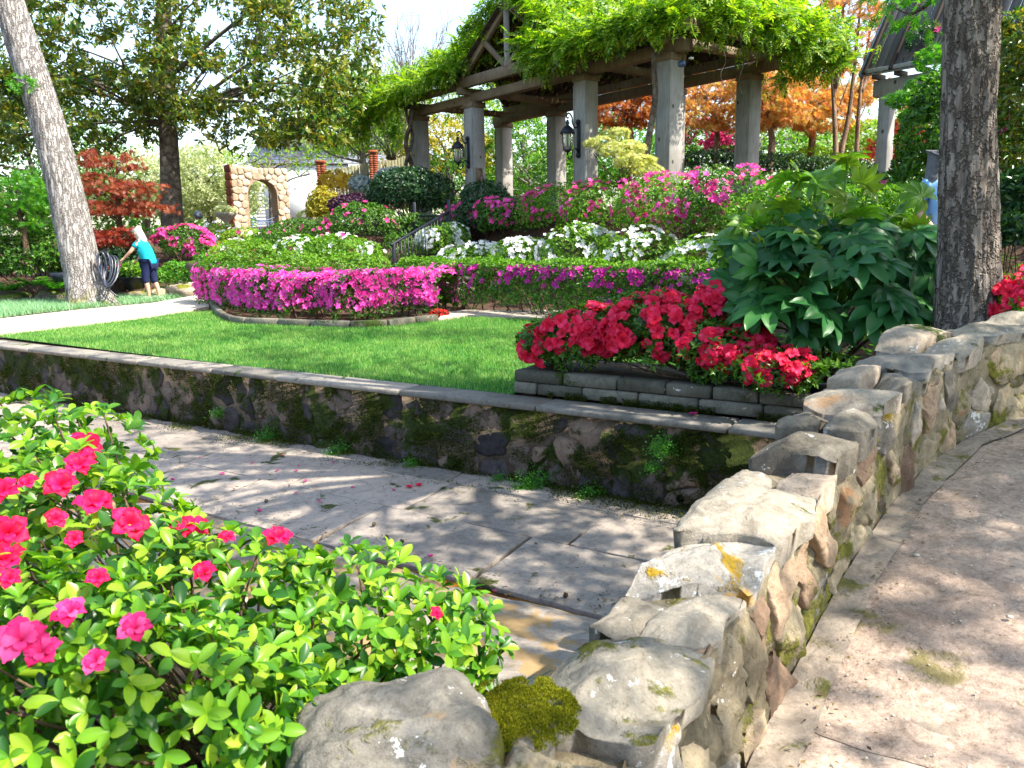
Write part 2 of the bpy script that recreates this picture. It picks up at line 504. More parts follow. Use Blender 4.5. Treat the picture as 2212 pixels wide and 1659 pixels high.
def T_palm(n=5, spread=2.1, wd=.36):
    """small palmate leaf (maple): n lobes"""
    V = [(0, 0, 0)]; F = []
    for k in range(n):
        a = PI / 2 + (k - (n - 1) / 2) * spread / (n - 1); L = 1 - .28 * abs(k - (n - 1) / 2) / (n / 2)
        c, s_ = math.cos(a), math.sin(a); b = len(V)
        V += [(c * L * .5 - s_ * wd * .25, s_ * L * .5 + c * wd * .25, .03), (c * L * .5 + s_ * wd * .25, s_ * L * .5 - c * wd * .25, .03), (c * L, s_ * L, -.12)]
        F += [(0, b + 1, b), (b, b + 1, b + 2)]
    return np.array(V, float), np.array(F)
def T_pinnate(n=6):
    """drooping compound leaf with leaflet pairs (wisteria)"""
    parts = []
    tv, tf = T_leaf2(.42, .03, .05)
    def at(y): return np.array([0, y, -.35 * y * y])
    for k in range(n):
        y = .15 + .75 * k / (n - 1)
        for sgn in (-1, 1):
            d = np.array([sgn * .85, .5, -.25]); R = dirframes(d[None], np.array([[0, 0, 1.0]]))[0]
            parts.append(((tv * (.34 - .05 * abs(k - 2) / 2)) @ R.T + at(y), tf))
    R = dirframes(np.array([[0, 1, -.6]]), np.array([[0, .6, 1.0]]))[0]
    parts.append(((tv * .3) @ R.T + at(.92), tf))
    parts.append((np.array([(-.008, 0, 0), (.008, 0, 0), at(.95)]), np.array([(0, 1, 2)])))
    return cat_geo(parts)
LEAF, LEAF2, LEAFHI, FLOWER, MAPLE, WIST = T_leaf(), T_leaf2(), T_leafhi(), T_flower(), T_palm(), T_pinnate()
def whorls(P, N, k, t0, t1):
    """k leaves round each shoot: returns T, R"""
    P = np.repeat(P, k, 0); Nn = np.repeat(nrm(N), k, 0); m = len(P)
    fr = frames(Nn, spin=np.zeros(m))
    a = np.tile(np.arange(k) * 2 * PI / k, m // k) + np.repeat(rng.uniform(0, 6.28, m // k), k) + rng.uniform(-.4, .4, m)
    rad = fr[:, :, 0] * np.cos(a)[:, None] + fr[:, :, 1] * np.sin(a)[:, None]
    t = rng.uniform(t0, t1, m)[:, None]
    D = np.cos(t) * Nn + np.sin(t) * rad
    Z = np.sin(t) * Nn - np.cos(t) * rad
    return P, dirframes(D, Z)
def blob_pts(n, c, r, lump=.16, depth=.3, zlo=-.5, freq=2.4):
    D = nrm(rng.normal(size=(n * 2, 3))); D = D[D[:, 2] > zlo][:n]
    K = rng.normal(size=(6, 3)) * freq; ph = rng.uniform(0, 6.28, 6)
    L = np.cos(D @ K.T + ph).mean(1) * 1.6
    rr = (1 + lump * L) * (1 - depth * rng.uniform(0, 1, len(D)) ** 1.6)
    P = np.asarray(c, float) + D * np.asarray(r, float) * rr[:, None]
    return P, nrm(D / np.asarray(r, float) * np.mean(r))
def hedge_pts(n, line, hw, h, lump=.1, depth=.14):
    """points on a clipped hedge following a ground polyline (x,y,z)"""
    line = np.asarray(line, float); _, L = poly_at(line, np.array([0.0]))
    s = rng.uniform(-hw * .6, L + hw * .6, n); g, _ = poly_at(line, np.clip(s, 0, L)); g2, _ = poly_at(line, np.clip(s, 0, L) * .98 + .01 * L + .02)
    t = nrm(np.stack([line[-1, 0] - line[0, 0], line[-1, 1] - line[0, 1], 0], -1))
    side = np.array([t[1], -t[0], 0])
    a = rng.uniform(-2.5, 2.5, n)
    sx = np.sign(np.sin(a)) * np.abs(np.sin(a)) ** .5; cz = np.sign(np.cos(a)) * np.abs(np.cos(a)) ** .5
    zz = np.where(np.abs(a) > PI / 2, rng.uniform(-.95, 0.1, n), cz)
    lp = lump * (np.sin(s * 3.1 + 1) + np.sin(s * 7.3 + a * 2) * .6 + np.sin(s * 12.7 + a * 5) * .4)
    k = 1 + lp - depth * rng.uniform(0, 1, n) ** 1.5
    endk = 1 - .5 * smooth(0, hw * .7, np.maximum(-s, s - L))
    P = g + (s - np.clip(s, 0, L))[:, None] * t + side * (sx * hw * k * endk)[:, None]
    P[:, 2] = g[:, 2] + h * (.5 + .5 * zz * k)
    N = nrm(side * np.sin(a)[:, None] * 1.0 + np.array([0, 0, 1.0]) * np.maximum(np.cos(a), .1)[:, None] + t * ((s - np.clip(s, 0, L)) / hw)[:, None])
    return P, N
def ray_blobs(px, py, blobs):
    d = nrm(ray(px, py)); best = None
    for c, r in blobs:
        o = (CAMC - np.asarray(c)) / np.asarray(r); dd = d / np.asarray(r)
        A, B, Cq = dd @ dd, o @ dd, o @ o - 1
        q = B * B - A * Cq
        if q < 0: continue
        t = (-B - math.sqrt(q)) / A
        if t > .2 and (best is None or t < best[0]):
            p = CAMC + t * d; best = (t, p, nrm((p - np.asarray(c)) / np.asarray(r) ** 2))
    return best
def stems_geo(base, tops, rad=.012, sides=5, wig=.06):
    parts = []
    for tp in tops:
        b = np.asarray(base, float) + np.array([rng.uniform(-.08, .08), rng.uniform(-.08, .08), 0]); tp = np.asarray(tp, float)
        mid = [(b * (1 - f) + tp * f) + rng.normal(size=3) * wig * np.linalg.norm(tp - b) * np.array([1, 1, .4]) for f in (.33, .66)]
        parts.append(tubeg(curve([b, mid[0], mid[1], tp], 7), np.linspace(rad, rad * .4, 7), sides))
    return cat_geo(parts)

# ------------------------------------------------------------------ materials
M = {}
M['azalea_leaf'] = leafmat('azalea_leaf', [(.012, .045, .008), (.035, .12, .012), (.075, .20, .018), (.14, .27, .02)], .35, .35)
M['azalea_leaf_bright'] = leafmat('azalea_leaf_bright', [(.03, .11, .012), (.08, .23, .015), (.16, .33, .02), (.24, .36, .03)], .4, .4)
M['fg_leaf'] = leafmat('fg_leaf', [(.014, .06, .012), (.03, .12, .014), (.07, .21, .014), (.13, .31, .015), (.24, .41, .02), (.30, .42, .035), (.13, .30, .016), (.05, .16, .016)], .36, .38, spec=.4)
M['dark_leaf'] = leafmat('dark_leaf', [(.008, .03, .012), (.015, .055, .02), (.03, .085, .025), (.05, .12, .03)], .3, .2)
M['magnolia_leaf'] = leafmat('magnolia_leaf', [(.02, .075, .018), (.05, .14, .02), (.13, .21, .02), (.26, .28, .03), (.20, .15, .025), (.035, .11, .022), (.20, .26, .03)], .25, .48, (1.4, 1.3, .5), spec=.6)
M['lime_leaf'] = leafmat('lime_leaf', [(.09, .22, .015), (.18, .34, .02), (.27, .40, .03), (.34, .42, .06)], .45, .5)
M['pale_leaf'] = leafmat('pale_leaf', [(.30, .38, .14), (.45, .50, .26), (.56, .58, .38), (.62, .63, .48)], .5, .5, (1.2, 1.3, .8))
M['wisteria_leaf'] = leafmat('wisteria_leaf', [(.02, .08, .008), (.08, .22, .012), (.17, .33, .015), (.28, .42, .025), (.38, .47, .05)], .42, .45, (1.5, 1.55, .4))
M['red_maple_leaf'] = leafmat('red_maple_leaf', [(.10, .012, .010), (.22, .025, .018), (.32, .05, .025), (.22, .06, .02)], .45, .4, (1.8, 1.0, .7))
M['orange_maple_leaf'] = leafmat('orange_maple_leaf', [(.42, .15, .05), (.58, .30, .09), (.58, .44, .14), (.32, .34, .07), (.62, .30, .13), (.48, .20, .08), (.45, .42, .12)], .45, .5, (1.5, 1.2, .6))
M['rust_maple_leaf'] = leafmat('rust_maple_leaf', [(.22, .04, .012), (.38, .10, .016), (.34, .18, .02), (.48, .16, .03)], .45, .4, (1.6, 1.1, .6))
M['wine_maple_leaf'] = leafmat('wine_maple_leaf', [(.15, .022, .016), (.27, .05, .03), (.26, .10, .035), (.38, .11, .06)], .45, .4, (1.6, 1.0, .7))
M['pale_lime_leaf'] = leafmat('pale_lime_leaf', [(.40, .46, .10), (.55, .56, .20), (.62, .62, .34)], .5, .5, (1.2, 1.2, .7))
M['purple_leaf'] = leafmat('purple_leaf', [(.025, .006, .022), (.05, .012, .045), (.08, .02, .06)], .4, .2, (1.4, .9, 1.2))
M['silver_leaf'] = leafmat('silver_leaf', [(.28, .36, .36), (.42, .50, .52), (.55, .6, .62)], .5, .25, (1, 1, 1))
M['yellow_leaf'] = leafmat('yellow_leaf', [(.50, .30, .02), (.62, .42, .04), (.55, .45, .07)], .5, .4, (1.2, 1.1, .5))
M['gold_leaf'] = leafmat('gold_leaf', [(.36, .30, .02), (.48, .42, .04), (.3, .34, .03)], .5, .4, (1.2, 1.1, .5))
M['fatsia_leaf'] = leafmat('fatsia_leaf', [(.016, .075, .022), (.026, .12, .03), (.045, .17, .036)], .38, .22, (1.3, 1.6, .5), spec=.35)
M['fatsia_new'] = leafmat('fatsia_new', [(.07, .20, .022), (.12, .26, .025), (.20, .28, .03)], .35, .4)
M['maple_green'] = leafmat('maple_green', [(.04, .17, .018), (.08, .26, .02), (.15, .33, .02)], .45, .45)
M['fern_leaf'] = leafmat('fern_leaf', [(.03, .14, .012), (.06, .22, .015), (.10, .30, .02)], .5, .4)
M['bronze_fern'] = leafmat('bronze_fern', [(.22, .08, .015), (.35, .15, .025), (.28, .22, .03)], .5, .4)
M['liriope_leaf'] = leafmat('liriope_leaf', [(.12, .30, .12), (.22, .42, .22), (.35, .5, .32)], .4, .3)
M['monkey_grass'] = leafmat('monkey_grass', [(.01, .05, .02), (.02, .08, .03), (.10, .16, .12)], .3, .15)
def petal(name, cols, trans=.35): return leafmat(name, cols, .55, trans, (1.15, 1.0, 1.1), .2)
M['pink_petal'] = petal('pink_petal', [(.72, .04, .40), (.84, .085, .50), (.88, .18, .60), (.80, .05, .34)])
M['magenta_petal'] = petal('magenta_petal', [(.52, .015, .28), (.66, .03, .36), (.72, .07, .42), (.42, .02, .38)])
M['rose_petal'] = petal('rose_petal', [(.60, .025, .17), (.72, .05, .28), (.78, .12, .36)])
M['hot_petal'] = petal('hot_petal', [(.64, .008, .045), (.80, .018, .085), (.86, .05, .15), (.78, .014, .05), (.56, .006, .04)])
M['white_petal'] = petal('white_petal', [(.74, .78, .74), (.82, .83, .8), (.7, .76, .78)], .3)
M['red_petal'] = petal('red_petal', [(.55, .012, .012), (.68, .03, .015)])
M['yellow_petal'] = petal('yellow_petal', [(.72, .48, .03), (.78, .60, .10)])
M['fg_petal'] = petal('fg_petal', [(.68, .006, .045), (.76, .01, .09), (.72, .012, .14)], .4)
M['fg_petal_lit'] = petal('fg_petal_lit', [(.70, .015, .14), (.80, .04, .24), (.83, .12, .36)], .4)  # sunlit copy of fg_petal for lower left blooms, sun put into the colour
M['twig'] = barkmat('twig', [(.06, .04, .025), (.16, .11, .07)], bump=.4)
M['trunk_grey'] = barkmat('trunk_grey', [(.14, .125, .118), (.36, .335, .32), (.50, .48, .465)], (26, 26, 2.2), 1.0, mossz=(.15, .62), mosscol=(.16, .15, .02))
M['trunk_brown'] = barkmat('trunk_brown', [(.085, .068, .058), (.23, .195, .17), (.36, .32, .285)], (20, 20, 4.6), 1.0, lichen=.07, lichcol=(.5, .5, .48))
M['trunk_mag'] = barkmat('trunk_mag', [(.06, .045, .035), (.14, .11, .085), (.22, .185, .15)], (6, 6, 5), .7)
M['trunk_smooth'] = barkmat('trunk_smooth', [(.12, .075, .05), (.25, .16, .11), (.35, .25, .19)], (10, 10, 2), .5)
M['trunk_grey_thin'] = barkmat('trunk_grey_thin', [(.12, .10, .09), (.28, .24, .22)], (10, 10, 2), .5)
M['timber'] = woodmat('timber', [(.15, .14, .128), (.28, .268, .25), (.40, .388, .37)])
M['timber_brown'] = woodmat('timber_brown', [(.085, .062, .042), (.20, .15, .10), (.31, .245, .175)])
M['timber_shaded'] = woodmat('timber_shaded', [(.05, .045, .042), (.09, .082, .078), (.14, .13, .125)], False)  # pavilion roof boards; shade on that slope is put into the dark colour
M['timber_dark'] = woodmat('timber_dark', [(.03, .02, .016), (.07, .05, .04)], False)
M['timber_green'] = woodmat('timber_green', [(.11, .105, .055), (.22, .21, .115), (.28, .26, .16)], False)
M['iron'] = plain('iron', (.010, .012, .022), .45, .35, 0.0, .3)
M['iron_blue'] = plain('iron_blue', (.10, .16, .32), .4, .5)
M['wall_stone'] = stonemat('wall_stone', [(.035, .03, .033), (.08, .067, .068), (.14, .105, .09), (.22, .155, .118)], moss=.27, mosscol=((.010, .018, .003), (.050, .072, .008)), lichen=.03, mscale=2.4)
M['wall_mortar'] = stonemat('wall_mortar', [(.05, .04, .03), (.105, .08, .06), (.19, .14, .10)], moss=.30, mosscol=((.010, .018, .003), (.05, .068, .008)), mscale=2.4, scale=4)
M['coping'] = stonemat('coping', [(.14, .13, .115), (.215, .195, .17), (.27, .24, .21)], moss=.06, lichen=.04, bump=.35, speck=.3)
M['rubble'] = stonemat('rubble', [(.085, .07, .046), (.20, .165, .11), (.30, .25, .165), (.31, .22, .15)], moss=.16, mosscol=((.05, .055, .008), (.19, .18, .02)), lichen=.05, orange=.07, orcol=(.27, .13, .06), mscale=3.2)
M['rubble_top'] = stonemat('rubble_top', [(.095, .083, .066), (.185, .165, .135), (.27, .24, .195), (.31, .25, .195)], moss=.05, lichen=.085, lichcol=(.45, .44, .42), orange=.03, orcol=(.34, .19, .09))
M['rubble_mossy'] = stonemat('rubble_mossy', [(.095, .085, .068), (.19, .17, .138), (.27, .245, .20)], moss=.20, mosscol=((.05, .055, .004), (.20, .19, .015)), lichen=.08, lichcol=(.50, .49, .46), moss_up=True, mscale=3.0)
M['rubble_lichen'] = stonemat('rubble_lichen', [(.12, .11, .095), (.21, .195, .17), (.28, .26, .23)], moss=.17, mosscol=((.20, .12, .008), (.42, .27, .02)), lichen=.12, lichcol=(.58, .57, .54), orange=.10, orcol=(.50, .27, .03), moss_up=True, mscale=4.0)
M['rubble_warm'] = stonemat('rubble_warm', [(.10, .065, .045), (.21, .14, .095), (.32, .235, .16), (.30, .18, .13)], moss=.10, mosscol=((.05, .055, .008), (.19, .18, .02)), lichen=.05, lichcol=(.5, .49, .45))
M['rubble_mortar'] = stonemat('rubble_mortar', [(.10, .085, .055), (.19, .16, .105), (.27, .23, .155)], moss=.2, mosscol=((.06, .06, .01), (.2, .19, .03)), scale=6)
M['boulder'] = stonemat('boulder', [(.14, .13, .112), (.25, .23, .20), (.34, .315, .275), (.27, .20, .15)], moss=.07, mosscol=((.06, .06, .01), (.2, .19, .03)), lichen=.07, orange=.10, orcol=(.42, .22, .05), scale=4)
M['block'] = stonemat('block', [(.07, .066, .05), (.12, .112, .088), (.17, .16, .13)], moss=.12, mosscol=((.012, .025, .004), (.05, .075, .01)), lichen=.05, bump=.4, scale=3)
M['flagstone'] = stonemat('flagstone', [(.18, .158, .14), (.275, .24, .21), (.35, .29, .245)], moss=.05, mosscol=((.02, .03, .005), (.08, .085, .02)), bump=.3, speck=.35, scale=1.2, var=.5)
M['ledge'] = stonemat('ledge', [(.16, .14, .115), (.235, .205, .17), (.29, .255, .22)], orange=.18, orcol=(.34, .21, .075), bump=.5, scale=2)
M['path'] = stonemat('path', [(.21, .152, .118), (.335, .255, .205), (.43, .345, .285)], bump=.6, speck=.75, scale=1.6, moss=.07, mosscol=((.16, .13, .05), (.27, .22, .10)), mscale=1.2, lichen=.02)
M['kerb'] = stonemat('kerb', [(.16, .13, .105), (.25, .205, .165), (.32, .27, .22)], bump=.5, scale=4, moss=.1, mosscol=((.08, .08, .02), (.2, .18, .06)))
M['walk'] = stonemat('walk', [(.34, .29, .25), (.44, .39, .34)], bump=.3, speck=.3)
M['sunlit_gravel'] = stonemat('sunlit_gravel', [(.46, .43, .34), (.56, .53, .43), (.62, .59, .5)], bump=.4, speck=.35, scale=3)  # lighter than walk: washed-out sunlight is put into the colour
M['mulch'] = stonemat('mulch', [(.03, .016, .011), (.075, .04, .026), (.13, .08, .055)], bump=1.0, scale=14, var=0)
M['soil'] = stonemat('soil', [(.03, .022, .014), (.07, .05, .03)], bump=1.0, scale=9, var=0)
M['lawn'] = stonemat('lawn', [(.022, .085, .018), (.04, .13, .03), (.06, .16, .04)], bump=.6, scale=5, var=0)
M['rock'] = stonemat('rock', [(.20, .16, .12), (.34, .28, .22), (.42, .35, .28)], moss=.28, mosscol=((.06, .07, .008), (.22, .22, .02)), lichen=.06, moss_up=True)
M['rock_dark'] = stonemat('rock_dark', [(.06, .055, .045), (.14, .12, .10)], moss=.5, mosscol=((.02, .04, .004), (.09, .13, .01)), moss_up=True)
M['arch_mortar'] = stonemat('arch_mortar', [(.34, .25, .18), (.46, .36, .27)])
M['arch_stone'] = stonemat('arch_stone', [(.38, .29, .21), (.50, .41, .31), (.57, .49, .40)], bump=.5, orange=.02, orcol=(.42, .16, .06))
M['brick'] = stonemat('brick', [(.24, .06, .03), (.36, .11, .055)], bump=.4)
M['terracotta'] = plain('terracotta', (.36, .10, .05), .7, .3)
M['grass_blade'] = leafmat('grass_blade', [(.022, .14, .03), (.04, .20, .045), (.07, .26, .055), (.16, .31, .08)], .45, .4, (1.3, 1.6, .6))
t = NT('grass_blade_patchy'); r = t.rnd(); pz = t.noise(t.pos(), 1.1, 5, .6)
f = t.math('ADD', t.math('MULTIPLY', r, .5), t.math('MULTIPLY', pz, .75)); col = t.ramp(f, [(.3, (.03, .15, .03)), (.48, (.075, .25, .045)), (.63, (.15, .35, .06)), (.82, (.33, .44, .14))])
tr_ = t.n('BsdfTranslucent'); t.l(t.mix(1.0, col, (1.3, 1.6, .6), 'MULTIPLY'), tr_.inputs['Color']); mx_ = t.n('MixShader'); mx_.inputs[0].default_value = .4
t.l(t.pbr(col, .45).outputs[0], mx_.inputs[1]); t.l(tr_.outputs[0], mx_.inputs[2]); M['grass_blade'] = t.done(mx_)
M['siding'] = plain('siding', (.66, .68, .70), .6, .3, var=.05)
M['roofing'] = plain('roofing', (.22, .23, .27), .85, .2, var=.35, scale=14)
M['slate'] = plain('slate', (.12, .15, .22), .6, .3, var=.3, scale=10)
M['pot_black'] = plain('pot_black', (.012, .016, .03), .35, .5)
M['hose'] = plain('hose', (.03, .035, .055), .3, .6)
M['brass'] = plain('brass', (.16, .10, .08), .45, .5, .6)
M['urn'] = plain('urn', (.48, .44, .36), .85, .2, var=.2)
M['ball'] = plain('ball', (.14, .16, .22), .15, .8)
M['weep_hole'] = plain('weep_hole', (.004, .004, .004), .9, .1)
M['skin'] = plain('skin', (.62, .34, .24), .55, .3, var=.06)
M['teal'] = plain('teal', (.012, .36, .46), .85, .15, var=.1)
M['denim'] = plain('denim', (.016, .022, .07), .85, .15, var=.2)
M['blond'] = plain('blond', (.62, .58, .56), .6, .3, var=.15, scale=30)
M['greyhair'] = plain('greyhair', (.10, .10, .12), .5, .3, var=.4, scale=40)
M['blueshirt'] = plain('blueshirt', (.22, .42, .75), .85, .15, var=.1)
M['shoe'] = plain('shoe', (.5, .48, .46), .7, .2)
M['khaki'] = plain('khaki', (.36, .27, .2), .85, .1)
t = NT('glass'); g = t.n('BsdfPrincipled'); g.inputs['Base Color'].default_value = (.95, .97, .95, 1); g.inputs['Roughness'].default_value = .15
g.inputs['Transmission Weight'].default_value = .85; g.inputs['Alpha'].default_value = .45
M['glass'] = t.done(g)
t = NT('water'); v = t.pos(); c = t.ramp(t.noise(v, 3, 4), [(.35, (.05, .02, .004)), (.6, (.26, .11, .012)), (.8, (.08, .05, .03))])
M['water'] = t.done(t.pbr(c, .08, t.bump(t.noise(v, 14, 3), .25, .01), .6))

# ------------------------------------------------------------------ ground
P3 = np.array([3.47, 17.9]); E1 = nrm(np.array([-2.73 - 3.47, 26.09 - 17.9])); E2 = np.array([E1[1], -E1[0]])
def sw(x, y):
    dx, dy = np.asarray(x) - P3[0], np.asarray(y) - P3[1]
    return dx * E1[0] + dy * E1[1], dx * E2[0] + dy * E2[1]
def gz(x, y):
    s_, w_ = sw(x, y)
    lawn = .12 * smooth(9, 17, y)
    bank = .12 + 1.95 * smooth(-4.1, -.7, w_) * smooth(9.0, 12.5, y + .35 * np.minimum(np.asarray(x), 8))
    x = np.asarray(x, float)
    y0 = 19.9 - 3.2 * smooth(-7.4, -4.8, x)
    left = .12 + 1.65 * smooth(y0, y0 + 5.5, y) * (1 - smooth(-1.2, .6, x) * (np.asarray(y) < 22))
    terr = .55 * smooth(3.1, 4.1, x) * (1 - smooth(11, 14, y))
    return np.maximum(np.maximum(lawn, terr), np.maximum(np.where(w_ > -4.2, bank, 0), np.where(np.asarray(y) > y0, left, 0)))
def gp(x, y, up=0.0): return np.array([x, y, float(gz(x, y)) + up])
# channel frame: CO on the wall's front edge, CA along it (to the right), CN toward the viewer
CO = np.array([0.0, 7.16]); CA = np.array([.842, -.540]); CN = np.array([-.540, -.842])
def ch(a, n, z):
    a, n = np.asarray(a, float), np.asarray(n, float); z = np.broadcast_to(np.asarray(z, float), np.broadcast(a, n).shape)
    return np.stack([CO[0] + a * CA[0] + n * CN[0], CO[1] + a * CA[1] + n * CN[1], z], -1)
def gridF(nu, nv):
    i = np.arange(nu - 1)[:, None] * nv; j = np.arange(nv - 1)[None]
    return np.stack([i + j, i + j + 1, i + nv + j + 1, i + nv + j], -1).reshape(-1, 4)
na = np.concatenate([np.linspace(-140, -25, 24), np.linspace(-24, 24, 130), np.linspace(25, 140, 24)])
nn = np.concatenate([np.linspace(-.30, -24, 80), np.linspace(-25, -160, 30)])
A, Nn = np.meshgrid(na, nn, indexing='ij')
V = ch(A, Nn, 0.0).reshape(-1, 3); V[:, 2] = gz(V[:, 0], V[:, 1])
V[:, 2] -= .03 * (V[:, 1] < 30)
mk('ground', V, gridF(len(na), len(nn))[:, ::-1], M['mulch'], smooth=True, kind='structure')
# near bank below and beside the rubble wall, and the land behind the viewer
nn2 = np.concatenate([np.linspace(2.95, 9, 36), np.linspace(10, 120, 30)])
A, Nn = np.meshgrid(na, nn2, indexing='ij'); V = ch(A, Nn, 0).reshape(-1, 3)
V[:, 2] = -.62 + .72 * smooth(3.0, 4.6, Nn.ravel()) - .12 + .04 * np.sin(V[:, 0] * 5) * np.sin(V[:, 1] * 4)
mk('bank', V, gridF(len(na), len(nn2))[:, ::-1], M['soil'], smooth=True, kind='structure')

# lawn: sheet above the ground, edge traced on the ground
lawn_edge = [az(*q) for q in [(-260, 702, .05), (0, 727, .05), (120, 714, .06), (300, 694, .07), (400, 680, .08), (468, 675, .08), (505, 704, .03), (600, 710, .02), (800, 714, .02), (945, 700, .04), (1010, 690, .05), (1185, 697, .04)]]
lawn_poly = np.array([q[:2] for q in lawn_edge] + [ch(2.2, -1.3, 0)[:2], ch(-.19, -1.3, 0)[:2], ch(-.19, -.31, 0)[:2], ch(-13, -.31, 0)[:2]])
def inside(P, poly):
    x, y = P[:, 0], P[:, 1]; r = np.zeros(len(P), bool); n = len(poly)
    for i in range(n):
        (x1, y1), (x2, y2) = poly[i], poly[(i + 1) % n]
        c = ((y1 > y) != (y2 > y)) & (x < (x2 - x1) * (y - y1) / ((y2 - y1) + 1e-12) + x1)
        r ^= c
    return r
la, ln = np.linspace(-16, 3, 190), np.linspace(-.31, -13, 130)
A, Nn = np.meshgrid(la, ln, indexing='ij'); V = ch(A, Nn, 0).reshape(-1, 3)
V[:, 2] = gz(V[:, 0], V[:, 1]) + .004
F = gridF(len(la), len(ln))[:, ::-1]; F = F[inside(V[F].mean(1), lawn_poly)]
mk('lawn', V, F, M['lawn'], smooth=True, kind='structure')
def blades(n, poly, zoff, L0, L1, wd, mat, name, label, wfun=None, lean=.5):
    lo, hi = poly.min(0), poly.max(0); P = rng.uniform(lo, hi, (int(n * 2.2), 2)); P = P[inside(P, poly)]
    if wfun is not None: P = P[rng.uniform(0, 1, len(P)) < wfun(P)]
    P = P[:n]; m = len(P); z = gz(P[:, 0], P[:, 1]) + zoff
    a = rng.uniform(0, 6.28, m); L = rng.uniform(L0, L1, m); b = rng.uniform(0, 6.28, m)
    base = np.stack([P[:, 0], P[:, 1], z], -1); sd = np.stack([np.cos(a), np.sin(a), a * 0], -1) * wd / 2
    ld = np.stack([np.cos(b), np.sin(b), b * 0], -1) * (L * rng.uniform(.1, lean, m))[:, None]
    tip = base + ld; tip[:, 2] += L * .9
    V = np.stack([base - sd, base + sd, tip], 1).reshape(-1, 3)
    return mk(name, V, np.arange(m * 3).reshape(-1, 3), mat, None, label=label, kind='stuff')
blades(170000, lawn_poly, .002, .03, .065, .010, M['grass_blade'], 'grass', 'short bright green mown grass on the lawn', lambda P: np.clip(1.5 - (P[:, 1] - 7) * .08, .35, 1))
# silvery ground cover band along the far left edge of the lawn
lir = np.array([az(*q)[:2] for q in [(-260, 678, .1), (0, 688, .1), (170, 670, .1), (330, 653, .12), (452, 640, .12), (430, 632, .14), (300, 640, .14), (130, 655, .14), (0, 652, .14), (-260, 655, .14)]])
blades(26000, lir, .0, .08, .2, .014, M['liriope_leaf'], 'ground_cover', 'silvery green strappy ground cover along the lawn edge by the leaning tree', lean=.9)
# walkway
wp = np.array([az(*q) for q in [(945, 697, .05), (1010, 688, .05), (1190, 695, .04), (1420, 712, .04), (1420, 694, .05), (1200, 680, .06), (1010, 676, .07), (960, 681, .07)]])
Wt = wp.copy(); Wt[:, 2] = gz(wp[:, 0], wp[:, 1]) + .03
Wb = Wt.copy(); Wb[:, 2] -= .12
k = len(wp)
mk('walkway', np.vstack([Wt, Wb]), [tuple(range(k))] + [(i, k + i, k + (i + 1) % k, (i + 1) % k) for i in range(k)], M['walk'], kind='structure')

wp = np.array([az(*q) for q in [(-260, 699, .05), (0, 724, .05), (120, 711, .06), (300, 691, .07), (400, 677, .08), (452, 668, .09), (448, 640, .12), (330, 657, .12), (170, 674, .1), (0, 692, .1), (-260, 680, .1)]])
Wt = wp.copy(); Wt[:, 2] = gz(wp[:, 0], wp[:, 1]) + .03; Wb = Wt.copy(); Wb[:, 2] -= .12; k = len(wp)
mk('side_path', np.vstack([Wt, Wb]), [tuple(range(k))] + [(i, k + i, k + (i + 1) % k, (i + 1) % k) for i in range(k)], M['sunlit_gravel'], kind='structure')

# ------------------------------------------------------------------ retaining wall along the channel
WA0, WA1, WD = -11.2, 3.75, .74
rw = thing('retaining_wall', 'long low mossy stone retaining wall with a flat coping beside the channel', 'wall', ch(-4, 0, -.75))
V, F = cat_geo([boxg(ch((WA0 + WA1) / 2, -.163, -.43), (WA1 - WA0, .26, .80), [[*CA, 0], [*CN, 0], [0, 0, 1]])])
mk('mortar', V, F, M['wall_mortar'], rw)
cells = voronoi(jitter_pts(WA0, WA1, 0, WD, 44, 3, .46), WA0, WA1, 0, WD)
wall_to3 = lambda u, v, d: ch(u, -.035 + d - .03 * (v / WD - .5), v - .78)
for i, c in enumerate(cells):
    if c is None: continue
    hole = (abs(c[:, 0].mean() - 1.62) < .2 and c[:, 1].mean() < .25)
    V, F = pillow(c, wall_to3, rng.uniform(.004, .042), .05, i * 1.37, .03, .024, rng.choice([.004, .010, .02, .035]), (.97, .88, .7, .4), .15, .24, 6, 2, .010, 2)
    mk('stone', V, F, M['wall_stone'], rw, smooth=True)
x = WA0
while x < WA1 - .05:
    L = min(rng.uniform(1.1, 1.9), WA1 - x)
    bevel_box('coping_slab', boxg(ch(x + L / 2, -.135 + rng.uniform(-.006, .006), -.022 + rng.uniform(-.003, .003)), (L - .012, .36, .055), [[*CA, 0], [*CN, 0], [0, 0, 1]]), M['coping'], rw, .012)
    x += L
hp = ch(1.62, .006, -.70); V, F = tubeg([ch(1.62, .03, -.64), ch(1.62, -.02, -.64)], .034, 14)
mk('weep_hole', V, F, M['weep_hole'], rw)
# fuzz of moss standing off the wall face
m = 120000
pa, pv = WA1 - (WA1 - WA0) * rng.uniform(0, 1, m) ** 1.35, rng.uniform(-.76, -.05, m)
mn = np.array([fbm((a * 2.6, z * 3.2, 5.0), 5) for a, z in zip(pa[::1], pv[::1])])
keep = mn + .25 * (pv > -.2) * .5 + .3 * (pv < -.66) > .12
pa, pv = pa[keep], pv[keep]; m = len(pa)
T = ch(pa, .012 + rng.uniform(0, .02, m), pv); N = np.tile([*CN, .35], (m, 1)) + rng.normal(size=(m, 3)) * .5
V, F = scatter(LEAF2, T, dirframes(nrm(N), nrm(rng.normal(size=(m, 3)))), rng.uniform(.012, .03, m))
M['moss'] = leafmat('moss', [(.010, .022, .003), (.028, .05, .006), (.065, .085, .008), (.11, .12, .010)], .8, .2, (1.2, 1.3, .5), .1)
mk('moss', V, F, M['moss'], rw, kind='stuff')

